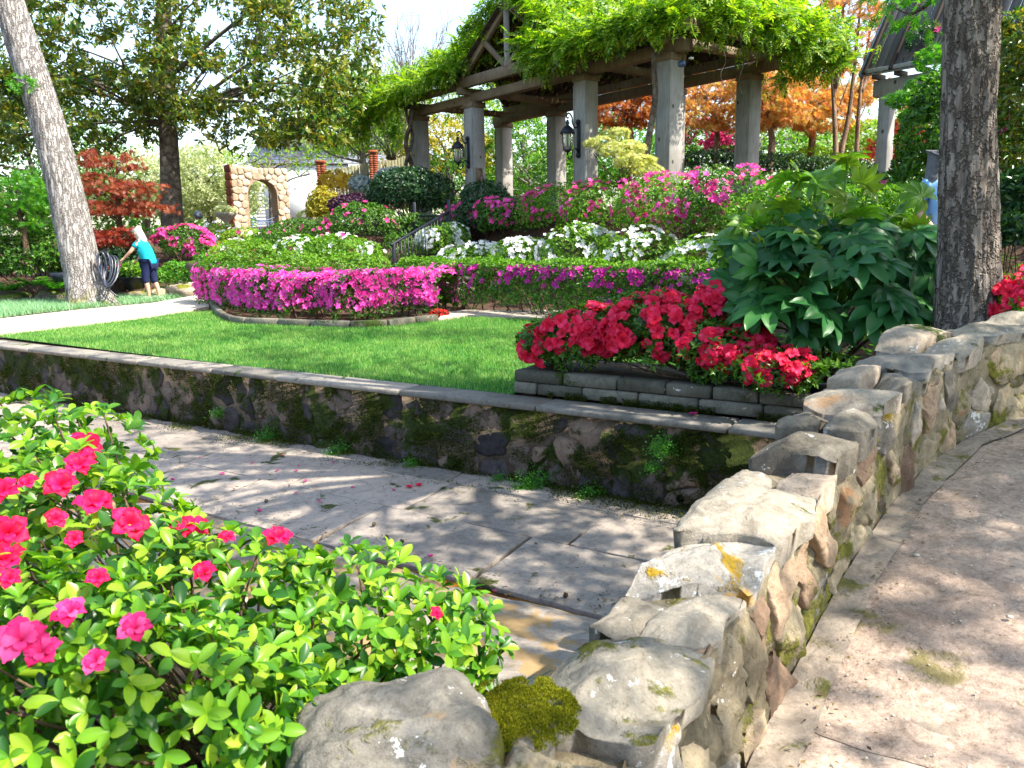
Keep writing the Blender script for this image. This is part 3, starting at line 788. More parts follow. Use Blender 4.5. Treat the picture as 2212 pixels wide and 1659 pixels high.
# ------------------------------------------------------------------ channel floor, gutter, ledge
cf = thing('channel_floor', None, None, ch(-3, 1, -.8), kind='structure')
zf = lambda n: -.745 - .055 * n
V = np.vstack([ch(WA0 - 3, -.1, -.86), ch(WA1, -.1, -.86), ch(WA1, 3.2, -.97), ch(WA0 - 3, 3.2, -.97)])
mk('mortar_bed', V, [(0, 1, 2, 3)], M['soil'], cf)
rows = [(0.0, .30), (.30, 1.0), (1.0, 1.83)]
for r, (n0, n1) in enumerate(rows):
    x = WA0 + r * .37
    while x < WA1 + .3:
        L = rng.uniform(1.0, 1.7) if r else rng.uniform(.6, 1.2)
        sk = rng.uniform(-.03, .03, 4)
        poly = np.array([(x + sk[0], n0), (x + L + sk[1], n0 + sk[3] * .4), (x + L + sk[2], n1), (x + sk[3], n1 + sk[1] * .4)])
        tl = rng.uniform(-.004, .004)
        V, F = pillow(poly, lambda u, v, d: ch(u, v, zf(v) + d + tl * (v - (n0 + n1) / 2)), .012, .05, x * 3.3 + r, .06, .008, .004, (.985, .95, .8, .5, .25), .6, .014, 3.0, 0, .003)
        mk('flagstone', V, F, M['flagstone'], cf, smooth=True)
        x += L
A, Nn = np.meshgrid(np.linspace(WA0 - 3, WA1, 120), np.linspace(1.76, 2.0, 5), indexing='ij')
mk('gutter_water', ch(A, Nn + .03 * np.sin(A * 2.2), -.875).reshape(-1, 3), gridF(120, 5)[:, ::-1], M['water'], smooth=True, kind='structure')
x = WA0 - 2
lg = thing('ledge', None, None, ch(-3, 2.4, -.85), kind='structure')
while x < WA1:
    L = rng.uniform(1.4, 2.2)
    poly = np.array([(x, 1.95 + .05 * math.sin(x * 1.7)), (x + L, 1.95 + .05 * math.sin((x + L) * 1.7)), (x + L, 3.35), (x, 3.35)])
    V, F = pillow(poly, lambda u, v, d: ch(u, v, -.83 + .14 * (v - 1.95) + d), .05, .12, x, .09, .014, .005, (.985, .95, .8, .5, .25), .5, .02, 3.0)
    mk('slab', V, F, M['ledge'], lg, smooth=True)
    x += L

# ------------------------------------------------------------------ block planter on the wall
pl = thing('block_planter', 'low planter of grey stone blocks in two courses standing on the coping', 'planter', ch(1.7, -.5, 0))
for c_ in range(2):
    x = -.19
    while x < 3.3:
        L = rng.uniform(.38, .56) * (.6 if (c_ == 0 and x < -.1) else 1); L = min(L, 3.4 - x)
        bevel_box('block', boxg(ch(x + L / 2, -.40 + rng.uniform(-.008, .008) - .012 * c_, .018 + .112 * c_ + .056), (L - .014, .17, .106), [[*CA, 0], [*CN, 0], [0, 0, 1]]), M['block'], pl, .012)
        x += L
    for k_ in range(3):
        bevel_box('block', boxg(ch(-.105, -.70 - .40 * k_ - .02 * c_, .018 + .112 * c_ + .056), (.16, .38, .106), [[*CA, 0], [*CN, 0], [0, 0, 1]]), M['block'], pl, .012)
V, F = boxg(ch(1.65, -1.0, .10), (3.4, 1.05, .18), [[*CA, 0], [*CN, 0], [0, 0, 1]])
mk('soil', V, F, M['soil'], pl)
m = 7000; pa = rng.uniform(.2, 3.4, m); u = rng.uniform(0, 1, m) ** 2
keep = np.array([fbm((a * 2.3, 3, 1), 3) for a in pa]) > -.1
T = ch(pa, -.305 - .003 * u, .01 + .06 * u)[keep]; m = len(T)
V, F = scatter(LEAF2, T, dirframes(nrm(np.tile([*CN, .5], (m, 1)) + rng.normal(size=(m, 3)) * .5), nrm(rng.normal(size=(m, 3)))), rng.uniform(.012, .028, m))
mk('moss', V, F, M['moss'], pl, kind='stuff')

# ------------------------------------------------------------------ rubble wall beside the path
FP0 = np.array([(.02, .85, -.02), (.25, 1.25, 0), (.47, 1.64, 0), (.68, 2.04, 0), (.92, 2.43, .0), (1.32, 3.0, .10), (1.75, 3.54, .20), (2.23, 4.09, .26), (2.62, 4.42, .31), (2.98, 4.63, .36), (3.6, 4.80, .42), (5.2, 4.95, .45)])
FP = FP0
TP = np.array([(-.12, .92), (.10, 1.30), (.33, 1.65), (.57, 2.02), (.83, 2.42), (1.25, 3.03), (1.69, 3.52), (2.18, 4.09), (2.57, 4.45), (2.95, 4.70), (3.6, 4.86), (5.2, 5.0)])
CP = np.array([(-.45, 1.15), (-.17, 1.45), (.0, 1.72), (.22, 2.02), (.50, 2.42), (.98, 3.17), (1.42, 3.66), (1.88, 4.30), (2.28, 4.72), (2.75, 5.0), (3.45, 5.2), (5.2, 5.4)])
TZ = np.array([.43, .44, .46, .49, .535, .59, .73, .82, .87, .92, .95, .95])
FL = np.concatenate([[0], np.cumsum(np.linalg.norm(np.diff(FP[:, :2], axis=0), axis=1))]); LT = FL[-1]
def fpt(u): return np.array([np.interp(u, FL, FP[:, i]) for i in range(3)])
def cpt(u): return np.array([np.interp(u, FL, CP[:, i]) for i in range(2)])
def tpt(u): return np.array([np.interp(u, FL, TP[:, i]) for i in range(2)])
def tz(u): return float(np.interp(u, FL, TZ))
def fnrm(u):
    a, b = fpt(max(0, u - .05)), fpt(min(LT, u + .05)); d = nrm((b - a)[:2]); return np.array([d[1], -d[0]])
rb = thing('rubble_wall', 'lichen spotted rubble stone wall climbing beside the path', 'wall', [.8, 2.6, 0])
us = np.linspace(0, LT, 60); V = []
for u in us:
    t_, c, h = tpt(u), cpt(u), tz(u); b = c * .95 + t_ * .05
    V += [(t_[0], t_[1], fpt(u)[2] - .15), (t_[0], t_[1], h - .07), (b[0], b[1], h - .07), (b[0], b[1], -.95)]
k = 4; F = [(i * k + j, i * k + (j + 1) % k, (i + 1) * k + (j + 1) % k, (i + 1) * k + j) for i in range(59) for j in range(4)] + [(0, 3, 2, 1)]
mk('mortar', np.array(V), F, M['rubble_mortar'], rb)
H = .52
def face3(u, v, d):
    f, n_, t_ = fpt(u), fnrm(u), tpt(u); h = tz(u) - .05 - f[2]; q = v / H
    p = (f[:2] - n_ * .03) * (1 - q) + t_ * q + n_ * d
    return np.array([p[0], p[1], f[2] - .03 + q * (h + .03)])
nu_, nv_ = 300, 34; V = []
for u in np.linspace(0, LT, nu_):
    for v in np.linspace(-.02, H, nv_): V.append(face3(u, v, -.008 + .026 * fbm((u * 7, v * 9, 3), 5) - .03 * max(0, .12 - abs(noise.noise(Vector((u * 5, v * 6, 8))))) * 6))
mk('mortar_face', np.array(V), gridF(nu_, nv_)[:, ::-1], M['rubble_mortar'], rb, smooth=True)
# path side face stones
cells = voronoi(jitter_pts(0, LT, 0, H, 21, 3, .44), 0, LT, 0, H)
for i, c in enumerate(cells):
    if c is None: continue
    V, F = pillow(c, face3, rng.uniform(.004, .030), .06, i * 2.1 + 3, .016, .034, rng.choice([.004, .010, .02, .03]), (.985, .95, .87, .75, .6, .44, .28, .12), .3, .15, 3.6, 1, .008, 5)
    mk('stone', V, F, M[rng.choice(['rubble', 'rubble', 'rubble_warm', 'rubble_top', 'rubble_lichen'], p=[.32, .2, .26, .16, .06])], rb, smooth=True)
# creek side face stones
cells = voronoi(jitter_pts(0, LT, 0, 1.2, 14, 5, .36), 0, LT, 0, 1.2)
def back3(u, v, d):
    c = cpt(u); n_ = -fnrm(u); h = tz(u) - .11
    p = c + n_ * (d - .015)
    return np.array([p[0], p[1], -.85 + (v / 1.2) * (h + .85)])
for i, c in enumerate(cells):
    if c is None: continue
    V, F = pillow(c[::-1], back3, rng.uniform(.02, .05), .06, i * 1.9 + 60, .07, .03, .012, (.97, .8, .5), .3, .07, 4)
    mk('stone', V, F, M['rubble_mossy'], rb, smooth=True)
# cap stones: (u0, u1, thickness offset, material, w split)
caps = [(.30, .78, .0, 'rubble_mossy', .5), (.78, 1.27, .02, 'rubble_mossy', 0), (1.27, 1.53, -.02, 'rubble_top', .6), (1.53, 1.86, .04, 'rubble_lichen', 0), (1.86, 2.26, .04, 'rubble_top', 0), (2.26, 2.52, .0, 'rubble_top', .5), (2.52, 2.76, .05, 'rubble_top', 0),
        (2.76, 3.06, .03, 'rubble_top', .5), (3.06, 3.4, .05, 'rubble_top', 0), (3.4, 3.78, .02, 'rubble_top', .55), (3.78, 4.2, .04, 'coping', 0), (4.2, 4.6, .02, 'rubble_top', .5), (4.6, 5.05, .04, 'rubble_top', 0), (5.05, 5.7, .02, 'rubble_top', .5), (5.7, 6.4, .04, 'rubble_top', 0), (6.4, 7.2, .03, 'rubble_top', 0)]
for i, (u0, u1, dz, mt, sp) in enumerate(caps):
    um = (u0 + u1) / 2; h = tz(um) - .055 + dz * .8; wid = np.linalg.norm(cpt(um) - tpt(um))
    def cap3(u, v, d, h=h, um=um, tlt=rng.uniform(-.16, .16), sl=rng.uniform(-.10, .10)):
        q = v / wid
        p = tpt(u) * (1 - q) + cpt(u) * q
        return np.array([p[0], p[1], h + d + tlt * (v - wid / 2) * .5 + sl * (u - um) + (tz(u) - tz(um)) * .6])
    parts = [(-.02, wid + .03)] if not sp else [(-.02, wid * sp), (wid * sp, wid + .03)]
    for j, (v0, v1) in enumerate(parts):
        sk = rng.uniform(-.06, .06, 8)
        poly = np.array([(u0 + sk[0], v0), ((u0 + u1) / 2, v0 + sk[4] * .6), (u1 + sk[1], v0), (u1 + .7 * sk[5], (v0 + v1) / 2), (u1 + sk[2], v1), ((u0 + u1) / 2, v1 + sk[6] * .6), (u0 + sk[3], v1), (u0 + .7 * sk[7], (v0 + v1) / 2)])
        V, F = pillow(poly, cap3, .055 + rng.uniform(-.022, .022), .075, i * 3.7 + j, .018, .020, .007, (.995, .98, .955, .91, .85, .77, .68, .58, .47, .36, .25, .12), .55, .11, 2.6, 1, .007, 7)
        mk('cap_stone', V, F[::-1] if False else F, M[mt], rb, smooth=True)
# boulders that end the wall nearest the viewer
for (c, r, sd, mt, rot, ch_) in [((-.25, 1.47, .40), (.215, .18, .18), 4.2, 'boulder', .3, 0), ((.0, 1.42, .33), (.16, .15, .16), 9.1, 'rubble', .8, 7), ((-.05, 1.22, .15), (.3, .25, .3), 7.7, 'boulder', 0, 6)]:
    V, F = rockg(c, r, sd, 6, .12 if ch_ else .09, 1.3 if ch_ else 2.0, .12 if ch_ else .22, rot, ch_)
    mk('stone', V, F, M[mt], rb, smooth=True)
# cushion moss on the near stones
def moss_cushion(c, r, n, parent, mat=None):
    a, q = rng.uniform(0, 6.28, n), np.sqrt(rng.uniform(0, 1, n))
    x, y = c[0] + np.cos(a) * q * r[0], c[1] + np.sin(a) * q * r[1]
    lum = np.array([fbm((xx * 22, yy * 22, 1.0), 3) for xx, yy in zip(x, y)])
    keep = rng.uniform(0, 1, n) < np.clip((.95 + .55 * lum - q) * 3.0, 0, 1)
    z = c[2] + r[2] * (1 - q ** 2) + .010 * lum
    T = np.stack([x, y, z], -1)[keep]; k = len(T)
    N = nrm(np.array([0, 0, 1.0]) + rng.normal(size=(k, 3)) * .55)
    V, F = scatter(LEAF2, T, dirframes(N, nrm(rng.normal(size=(k, 3)))), rng.uniform(.004, .009, k))
    mk('moss', V, F, mat or M['moss_bright'], parent, kind='stuff')
M['moss_bright'] = leafmat('moss_bright', [(.06, .075, .004), (.14, .16, .008), (.24, .25, .012), (.32, .29, .02)], .8, .35, (1.2, 1.2, .5), .1)
M['moss_gold'] = leafmat('moss_gold', [(.14, .11, .006), (.30, .20, .012), (.42, .28, .02)], .8, .3, (1.2, 1.1, .5), .1)
moss_cushion(az(1125, 1540, .47), (.13, .15, .020), 42000, rb)

# ------------------------------------------------------------------ path beside the wall
pt = thing('path', None, None, [2, 2, 0], kind='structure')
def path_slab(u0, u1, nu, d0, d1, nd, z0=0.0):
    U, D = np.meshgrid(np.linspace(u0, u1, nu), d0 + (d1 - d0) * np.linspace(0, 1, nd) ** 1.4, indexing='ij'); V = []
    for u, d in zip(U.ravel(), D.ravel()):
        uc = min(max(u, 0), LT); f, n_ = fpt(uc), nrm(np.array([.87, -.50]) * (1 - uc / LT) + np.array([.70, -.71]) * uc / LT); ex = u - uc
        t_ = np.array([-n_[1], n_[0]])
        p = f[:2] + n_ * (d + .022 * fbm((uc * 2.2, 4, 1), 3) * (d > .05) * math.exp(-max(0, d - .1) * 3)) + t_ * (ex + .03 * fbm((d * 2.5, 9, 2), 4) * math.exp(-4 * abs(u - 1.625)))
        V.append((p[0], p[1], f[2] - .004 + z0 + .010 * fbm((p[0] * 5, p[1] * 5, 0), 4) + (.0 if d > .02 else 0)))
    V = np.array(V); F = gridF(nu, nd)
    return V, F
for (u0, u1) in [(-3.0, 1.623), (1.627, 7.4)]:
    V, F = path_slab(u0, u1, 110, .093, 5.0, 90); mk('paving_slab', V, F, M['path'], pt, smooth=True)
V, F = path_slab(-1.0, 7.4, 200, -.03, .097, 6, .012); mk('kerb_strip', V, F, M['kerb'], pt, smooth=True)
V, F = path_slab(-3, 7.4, 60, -.03, 5, 10, -.012); mk('path_base', V, F, M['kerb'], pt)
m = 900; parts = []
for k in range(m):
    u, d = rng.uniform(.2, 5.2), .1 + 2.3 * rng.uniform() ** 1.1
    f, n_ = fpt(u), fnrm(u); p = f[:2] + n_ * d; r = rng.uniform(.002, .007) if k > 14 else rng.uniform(.012, .024)
    parts.append(rockg((p[0], p[1], f[2] + .002), (r, r * .8, r * .5), k, 1, .2))
V, F = cat_geo(parts); mk('pebbles', V, F, M['urn'], None, label='small pale pebbles and grit scattered on the path', kind='stuff')

# ------------------------------------------------------------------ plants: generic builders
def mixed(blobs, n, **kw):
    ar = np.array([(r[0] * r[1] + r[0] * r[2] + r[1] * r[2]) for c, r in blobs]); ar = ar / ar.sum()
    Ps, Ns = [], []
    for (c, r), f in zip(blobs, ar):
        P, N = blob_pts(max(4, int(n * f)), c, r, **kw); Ps.append(P); Ns.append(N)
    P, N = np.concatenate(Ps), np.concatenate(Ns)
    keep = np.ones(len(P), bool)          # drop shoots buried deep inside a neighbouring blob
    for c, r in blobs: keep &= (((P - np.asarray(c)) / np.asarray(r)) ** 2).sum(1) > .38
    return P[keep], N[keep]
def leaves_on(P, N, k, L, tmpl, t=(.6, 1.25), up=.45):
    A = nrm(nrm(N) + np.array([0, 0, up]) + rng.normal(size=N.shape) * .25)
    T, R = whorls(P, A, k, *t); m = len(T)
    return scatter(tmpl, T, R, rng.uniform(.65, 1.25, m) * L)
_fl = {}
def flower_meshes(mat, hi=True, layers=1):
    key = (mat.name, hi, layers)
    if key not in _fl:
        out = []
        for sd in range(4):
            V, F = T_flowerhi(sd, layers) if hi else T_flower()
            me = raw('blossom', V, F, True); me.materials.append(mat); out.append(me)
        _fl[key] = out
    return _fl[key]
def flowers_on(root, P, N, size, mat, parts=0, hi=False, layers=1, push=.015, name='blossom'):
    N = nrm(nrm(N) + rng.normal(size=N.shape) * .35 + np.array([0, -.25, .15])); P = P + N * push; m = len(P)
    sz = rng.uniform(.75, 1.2, m) * size
    order = np.argsort(np.linalg.norm(P - CAMC, axis=1) - .6 * (N @ np.array([0, -1.0, .3])))
    R = frames(N)
    if parts:
        mes = flower_meshes(mat, hi, layers)
        for i in order[:parts]:
            Mx = Matrix.Translation(Vector(P[i].tolist())) @ Matrix(R[i].tolist()).to_4x4() @ Matrix.Scale(float(sz[i]), 4)
            inst(name, mes[int(rng.integers(0, 4))], root, Mx)
        order = order[parts:]
    if len(order):
        V, F = scatter(T_flowerhi(3, layers) if hi else FLOWER, P[order], R[order], sz[order])
        mk('blossoms', V, F, mat, root, kind='stuff')
def shrub(name, label, cat, blobs, shoots, k=5, L=.05, mat='azalea_leaf', tmpl=None, fl=None, group=None, lump=.16, depth=.35, up=.45, t=(.6, 1.25), stems=10, zlo=-.6, base=None):
    """fl: list of (material, count, size, zone) flower specs"""
    c0 = np.mean([np.asarray(c, float) for c, r in blobs], 0)
    zb = min(c[2] - r[2] for c, r in blobs)
    b = np.array([c0[0], c0[1], min(zb, float(gz(c0[0], c0[1])))]) if base is None else np.asarray(base, float)
    o = thing(name, label, cat, b, group)
    P, N = mixed(blobs, shoots, lump=lump, depth=depth, zlo=zlo)
    V, F = leaves_on(P, N, k, L, tmpl or LEAF2, t, up)
    mk('foliage', V, F, M[mat], o, kind='stuff')
    if stems:
        idx = rng.integers(0, len(P), stems)
        V, F = stems_geo(b - np.array([0, 0, .03]), P[idx] * .8 + b * .2, .012 + .004 * (b[1] > 12))
        mk('stems', V, F, M['twig'], o)
    for spec in (fl or []):
        m_, n_, sz = spec[:3]; zone = spec[3] if len(spec) > 3 else None
        P2, N2 = mixed(blobs, n_ * 2, lump=lump, depth=.05, zlo=-.35)
        if zone is not None:
            kk = zone(P2); P2, N2 = P2[kk], N2[kk]
        if len(spec) <= 4:   # flowers grow in bunches
            f = np.array([noise.noise(Vector((p * 2.6).tolist())) for p in P2]); kk = f > np.quantile(f, .5) if len(f) else []
            P2, N2 = P2[kk], N2[kk]
        P2, N2 = P2[:n_], N2[:n_]
        flowers_on(o, P2, N2, sz, M[m_], parts=spec[4] if len(spec) > 4 else 0, hi=len(spec) > 4)
    return o
def crown_geo(blobs, nclus, sig, shoots, k, L, tmpl, t=(.5, 1.4), up=.2, lump=.2, depth=.55, flat=.6, zlo=-.9, keep=None):
    C, N = mixed(blobs, nclus, lump=lump, depth=depth, zlo=zlo)
    if keep is not None: kk = keep(C); C, N = C[kk], N[kk]
    n = len(C)
    P = np.repeat(C, shoots, 0) + rng.normal(size=(n * shoots, 3)) * np.array([sig, sig, sig * flat])
    A = nrm(np.repeat(N, shoots, 0) * .6 + rng.normal(size=(n * shoots, 3)) * .7 + np.array([0, 0, up]))
    T, R = whorls(P, A, k, *t)
    V, F = scatter(tmpl, T, R, rng.uniform(.65, 1.25, len(T)) * L)
    return V, F, C
def tree(name, label, base, trunk, radii, blobs, nclus, sig, shoots, k, L, leaf, bark, cat='tree', group=None, tmpl=None, limbs=14, sides=12, limb_r=.35, low=.35, extra=None, **kw):
    """trunk: list of points; limbs leave it above fraction `low` and reach into the crown"""
    o = thing(name, label, cat, base, group)
    pts = curve(trunk, 22) if len(trunk) > 2 else np.linspace(trunk[0], trunk[1], 22)
    rad = np.interp(np.linspace(0, 1, len(pts)), np.linspace(0, 1, len(radii)), radii)
    V, F = tubeg(pts, rad, sides); mk('trunk', V, F, M[bark], o, smooth=True)
    V, F, C = crown_geo(blobs, nclus, sig, shoots, k, L, tmpl or LEAF2, **kw)
    mk('crown', V, F, M[leaf], o)
    parts = []
    idx = rng.choice(len(C), min(limbs, len(C)), replace=False)
    for i in idx:
        c = C[i]; fz = np.clip((c[2] - pts[0][2]) / max(.1, pts[-1][2] - pts[0][2]) - rng.uniform(.1, .3), low, .97)
        j = int(fz * (len(pts) - 1)); a = pts[j]; dlen = np.linalg.norm(c - a)
        mid = a * .5 + c * .5 + np.array([0, 0, .08 * dlen]) + rng.normal(size=3) * .06 * dlen
        r0 = min(rad[j] * .7, limb_r * rad[0] * (.5 + .5 * min(1, dlen / 3)))
        parts.append(tubeg(curve([a, mid, c], 9), np.linspace(r0, r0 * .15, 9), 6))
        for q in range(3):
            e = C[rng.integers(0, len(C))]
            if np.linalg.norm(e - mid) < dlen * .9:
                parts.append(tubeg(curve([mid, (mid + e) / 2 + rng.normal(size=3) * .05, e], 6), np.linspace(r0 * .45, r0 * .08, 6), 5))
    if extra: parts += extra
    if parts:
        V, F = cat_geo(parts); mk('branches', V, F, M[bark], o, smooth=True)
    return o
def B(px, py, Y, rx, ry, rz):
    """blob centred where photo point lies at distance Y"""
    return (aY(px, py, Y), (rx, ry, rz))
def SW(s_, w_, z=None):
    x, y = P3 + s_ * E1 + w_ * E2
    return np.array([x, y, float(gz(x, y)) if z is None else z])

# ------------------------------------------------------------------ pergola
FZ = 2.02
pg = thing('pergola', 'grey timber pergola with gabled roof frame on massive square posts', 'pergola', SW(4, 1.6, FZ))
AXB = np.array([[*E1, 0], [*E2, 0], [0, 0, 1.0]])
V, F = boxg(SW(5.1, 1.6, FZ - .35), (12, 4.6, .72), AXB); mk('stone_floor', V, F, M['rock'], pg)
def sbox(name, s_, w_, z, ds, dw, dz, mat='timber', parent=None, bev=.015):
    return bevel_box(name, boxg(SW(s_, w_, z), (ds, dw, dz), AXB), M[mat], parent or pg, bev)
PS = .42
for i, (s_, w_) in enumerate([(0, 0), (2.63, 0), (7.28, 0), (10.27, 0), (.45, 3.3), (2.8, 3.3), (7.4, 3.15), (10.25, 3.25)]):
    p = sbox('post', s_, w_, (FZ + 5.05) / 2 - .2, PS, PS, 5.05 - FZ + .4, 'timber' if w_ == 0 else 'timber')
    sbox('post_cap', s_, w_, 5.10, PS + .06, PS + .06, .15, 'timber_brown', p)
    for sx in (-1, 1): sbox('corner_trim', s_ + sx * (PS / 2 - .02), w_ - PS / 2 - .006, 3.4, .035, .012, 3.1, 'timber', p, .003)
# plates along front and back, cross beams
for (s0, s1, w_) in [(-.5, 2.63, 0), (2.63, 7.28, 0), (7.28, 10.7, 0), (-.3, 7.4, 3.3), (7.4, 10.7, 3.25)]:
    sbox('beam', (s0 + s1) / 2, w_, 5.29, s1 - s0 - .01, .26, .24, 'timber_brown')
sbox('eave_beam', 3.9, -.33, 5.67, 9.0, .16, .28, 'timber_brown')
sbox('eave_beam', 10.5, -.33, 5.62, 4.1, .14, .2, 'timber_brown')
sbox('eave_beam', 5.1, 3.72, 5.66, 11.4, .14, .22, 'timber_brown')
for s_ in (0.02, 2.7, 7.33, 10.26):
    sbox('cross_beam', s_, 1.65, 5.46, .18, 4.3, .18, 'timber_brown')
sbox('end_beam', -.55, 1.7, 5.66, .14, 4.2, .22, 'timber_brown')
RZ = 7.25
def P_sw(s_, w_, z): return SW(s_, w_, z)
bevel_box('ridge_beam', beamg(P_sw(1.2, 1.65, RZ - .1), P_sw(9.0, 1.65, RZ - .1), .14, .2), M['timber_dark'], pg)
for s_ in np.arange(-.5, 11.2, .62):
    for w0, w1 in ((-.55, 1.65), (3.85, 1.65)):
        if w0 < 0 and abs(s_ - 5.4) < 2.0: continue
        zt = RZ - .05 if 1.2 < s_ < 9 else RZ - .05 - max(0, (1.2 - s_) if s_ < 1.2 else (s_ - 9)) * .6
        ww = w0 + (w1 - w0) * (zt - 5.72) / (RZ - 5.72)
        bevel_box('rafter', beamg(P_sw(s_, w0, 5.80), P_sw(s_, ww, zt + .05), .07, .15), M['timber_dark'], pg, .006)
NF_, NB_ = np.array([*(-E2 * .53), .85]), np.array([*(E2 * .53), .85])
for j in range(15):      # roof boards under the vine
    f = (j + .5) / 15
    for w0, w1 in ((-.7, 1.65), (4.0, 1.65)):
        s0, s1 = -.8 + 2.2 * f, 11.2 - 2.2 * f
        segs = [(s0, s1)] if w0 > 0 else [(s0, 5.4 - 2.0 * (1 - f)), (5.4 + 2.0 * (1 - f), s1)]
        for a, b in segs:
            if b - a > .2: bevel_box('roof_board', beamg(P_sw(a, w0 + (w1 - w0) * f, 5.80 + (RZ - 5.80) * f), P_sw(b, w0 + (w1 - w0) * f, 5.80 + (RZ - 5.80) * f), .175, .03, NF_ if w0 < 0 else NB_), M['timber_dark'], pg, .004)
# front gable truss
GS, GH = 5.20, 2.15
apex = P_sw(GS, -.33, RZ + .05)
for sg in (-1, 1):
    bevel_box('gable_rafter', beamg(P_sw(GS + sg * GH, -.33, 5.80), apex, .13, .20), M['timber_brown'], pg)
    bevel_box('strut', beamg(P_sw(GS + sg * .08, -.36, 5.80), P_sw(GS + sg * 1.02, -.36, 6.56), .10, .14), M['timber_brown'], pg)
    for w_ in (.25, .95): bevel_box('gable_rafter', beamg(P_sw(GS + sg * GH, w_, 5.80), P_sw(GS, w_, RZ), .08, .16), M['timber_dark'], pg)
    for j in range(8):
        f = (j + .5) / 8; bevel_box('roof_board', beamg(P_sw(GS + sg * GH * (1 - f), -.55, 5.90 + (RZ - 5.85) * f), P_sw(GS + sg * GH * (1 - f), 1.65 - .0, 5.90 + (RZ - 5.85) * f), .31, .03, np.array([*(E1 * sg * .57), .82])), M['timber_dark'], pg, .004)
bevel_box('king_post', beamg(P_sw(GS, -.37, 5.77), P_sw(GS, -.37, RZ), .15, .15, (1, 0, 0)), M['timber'], pg)
# stone footing seen under the left end
for k_ in range(5):
    V, F = rockg(SW(9.6 + .3 * k_, -.35, 1.75 + .15 * (k_ % 2)), (.24, .2, .18), k_ + 3, 2, .2, 1.5, .3); mk('footing_stone', V, F, M['rock'], pg)

# ------------------------------------------------------------------ wisteria over the pergola
wv = thing('wisteria_vine', 'bright green wisteria vine smothering the timber pergola roof', 'climbing plant', SW(10.4, -.35, 2.0))
Tp, Np = [], []
def addpts(P, N): Tp.append(P); Np.append(np.broadcast_to(nrm(N), P.shape))
def swz(s_, w_, z): return np.stack([P3[0] + s_ * E1[0] + w_ * E2[0], P3[1] + s_ * E1[1] + w_ * E2[1], z], -1)
NF = np.array([*(-E2 * .7), .72]); NB = np.array([*(E2 * .7), .72]); NL = np.array([*(E1 * .6), .8]); NR = np.array([*(-E1 * .6), .8])
n = 2600; s_ = rng.uniform(-1.5, 12.6, n); f = rng.uniform(0, 1, n) ** .8
w_ = -.85 + 2.5 * f; z = 5.72 + (RZ + .1 - 5.72) * f + rng.uniform(0, .3, n)
g = np.abs(s_ - GS) < (GH + .05) * (1 - (z - 5.75) / (RZ - 5.6))
ok = ~g & (z < RZ + .35 - np.maximum(0, 1.2 - s_) * .42 - np.maximum(0, s_ - 9.0) * .46)
addpts(swz(s_, w_, z)[ok], NF)
n = 1100; s_ = rng.uniform(-1.3, 12.4, n); f = rng.uniform(0, 1, n)
z = 5.72 + (RZ - 5.72) * f + rng.uniform(0, .3, n); ok = z < RZ + .35 - np.maximum(0, 1.2 - s_) * .45 - np.maximum(0, s_ - 9) * .5
addpts(swz(s_, 4.15 - 2.5 * f, z)[ok], NB)
for sg in (-1, 1):       # cross gable
    n = 900; f = rng.uniform(0, 1, n); wv_ = rng.uniform(-.42, 1.6, n)
    addpts(swz(GS + sg * (GH + .25) * (1 - f), wv_, 5.85 + (RZ - 5.7) * f + rng.uniform(0, .32, n)), nrm(np.array([*(E1 * sg * .6), .7])))
    n = 240; f = rng.uniform(.0, 1, n)           # fringe hanging over the gable rakes
    if sg > 0: addpts(swz(GS + sg * (GH + .5) * (1 - f) + .25, np.full(n, -.35) + rng.uniform(-.15, .1, n), 6.15 + (RZ - 5.75) * f - rng.uniform(-.2, .1, n)), NF)
    else: addpts(swz(GS + sg * (GH + .35) * (1 - f * .8) - .1, np.full(n, -.5) + rng.uniform(-.2, .1, n), 6.1 + (RZ - 5.75) * f * .9 - rng.uniform(-.15, .3, n)), NF)
n = 700; f = rng.uniform(0, 1, n); q = rng.uniform(-.2, 1.2, n)        # left end spreading out and down
addpts(swz(9.0 + 4.6 * f, 1.65 + (q - .5) * 5.2 * f, RZ + .2 - 1.65 * f ** .8 + rng.uniform(-.1, .3, n)), NL)
n = 700; f = rng.uniform(0, 1, n); q = rng.uniform(-.05, 1.1, n)       # right end
addpts(swz(1.2 - 2.5 * f, 1.65 + (q - .5) * 5.4 * f, RZ + .25 - 1.55 * f + rng.uniform(-.1, .3, n)), NR)
# hanging curtains along the eaves: (s, w, z top, drop, width, count)
for (sc, wc, zt, dr, wd, n) in [(13.0, -.6, 5.75, 1.15, .55, 260), (12.2, -.9, 5.75, .85, .6, 220), (11.2, -.9, 5.75, .6, .6, 170), (13.2, .8, 5.7, 1.2, .6, 170), (10.2, -.9, 5.8, .5, .5, 120), (9.2, -.9, 5.85, .35, .5, 100), (8.2, -.85, 5.95, .35, .4, 90),
                                (3.3, -.75, 6.0, .75, .5, 190), (2.7, -.85, 5.85, .65, .35, 120), (2.1, -.85, 5.85, .5, .4, 120), (1.2, -.9, 5.85, .45, .6, 170), (.3, -.9, 5.85, .42, .6, 170), (-.7, -.9, 5.85, .5, .5, 190), (3.9, -.7, 6.2, .6, .4, 120), (7.4, -.8, 6.1, .4, .4, 110),
                                (-1.15, .4, 5.85, .5, .6, 190), (-1.2, 1.6, 5.85, .55, .6, 210), (-1.2, 2.8, 5.85, .7, .6, 230), (-1.1, 3.9, 5.75, .75, .6, 240), (-.8, 4.5, 5.8, .8, .5, 200), (.2, 4.6, 5.7, .8, .6, 150)]:
    addpts(swz(sc + rng.normal(size=n) * wd * .6, wc + rng.normal(size=n) * .16, zt - dr * rng.uniform(0, 1, n) ** 1.3 + .1), NF if sc > -1 else NR)
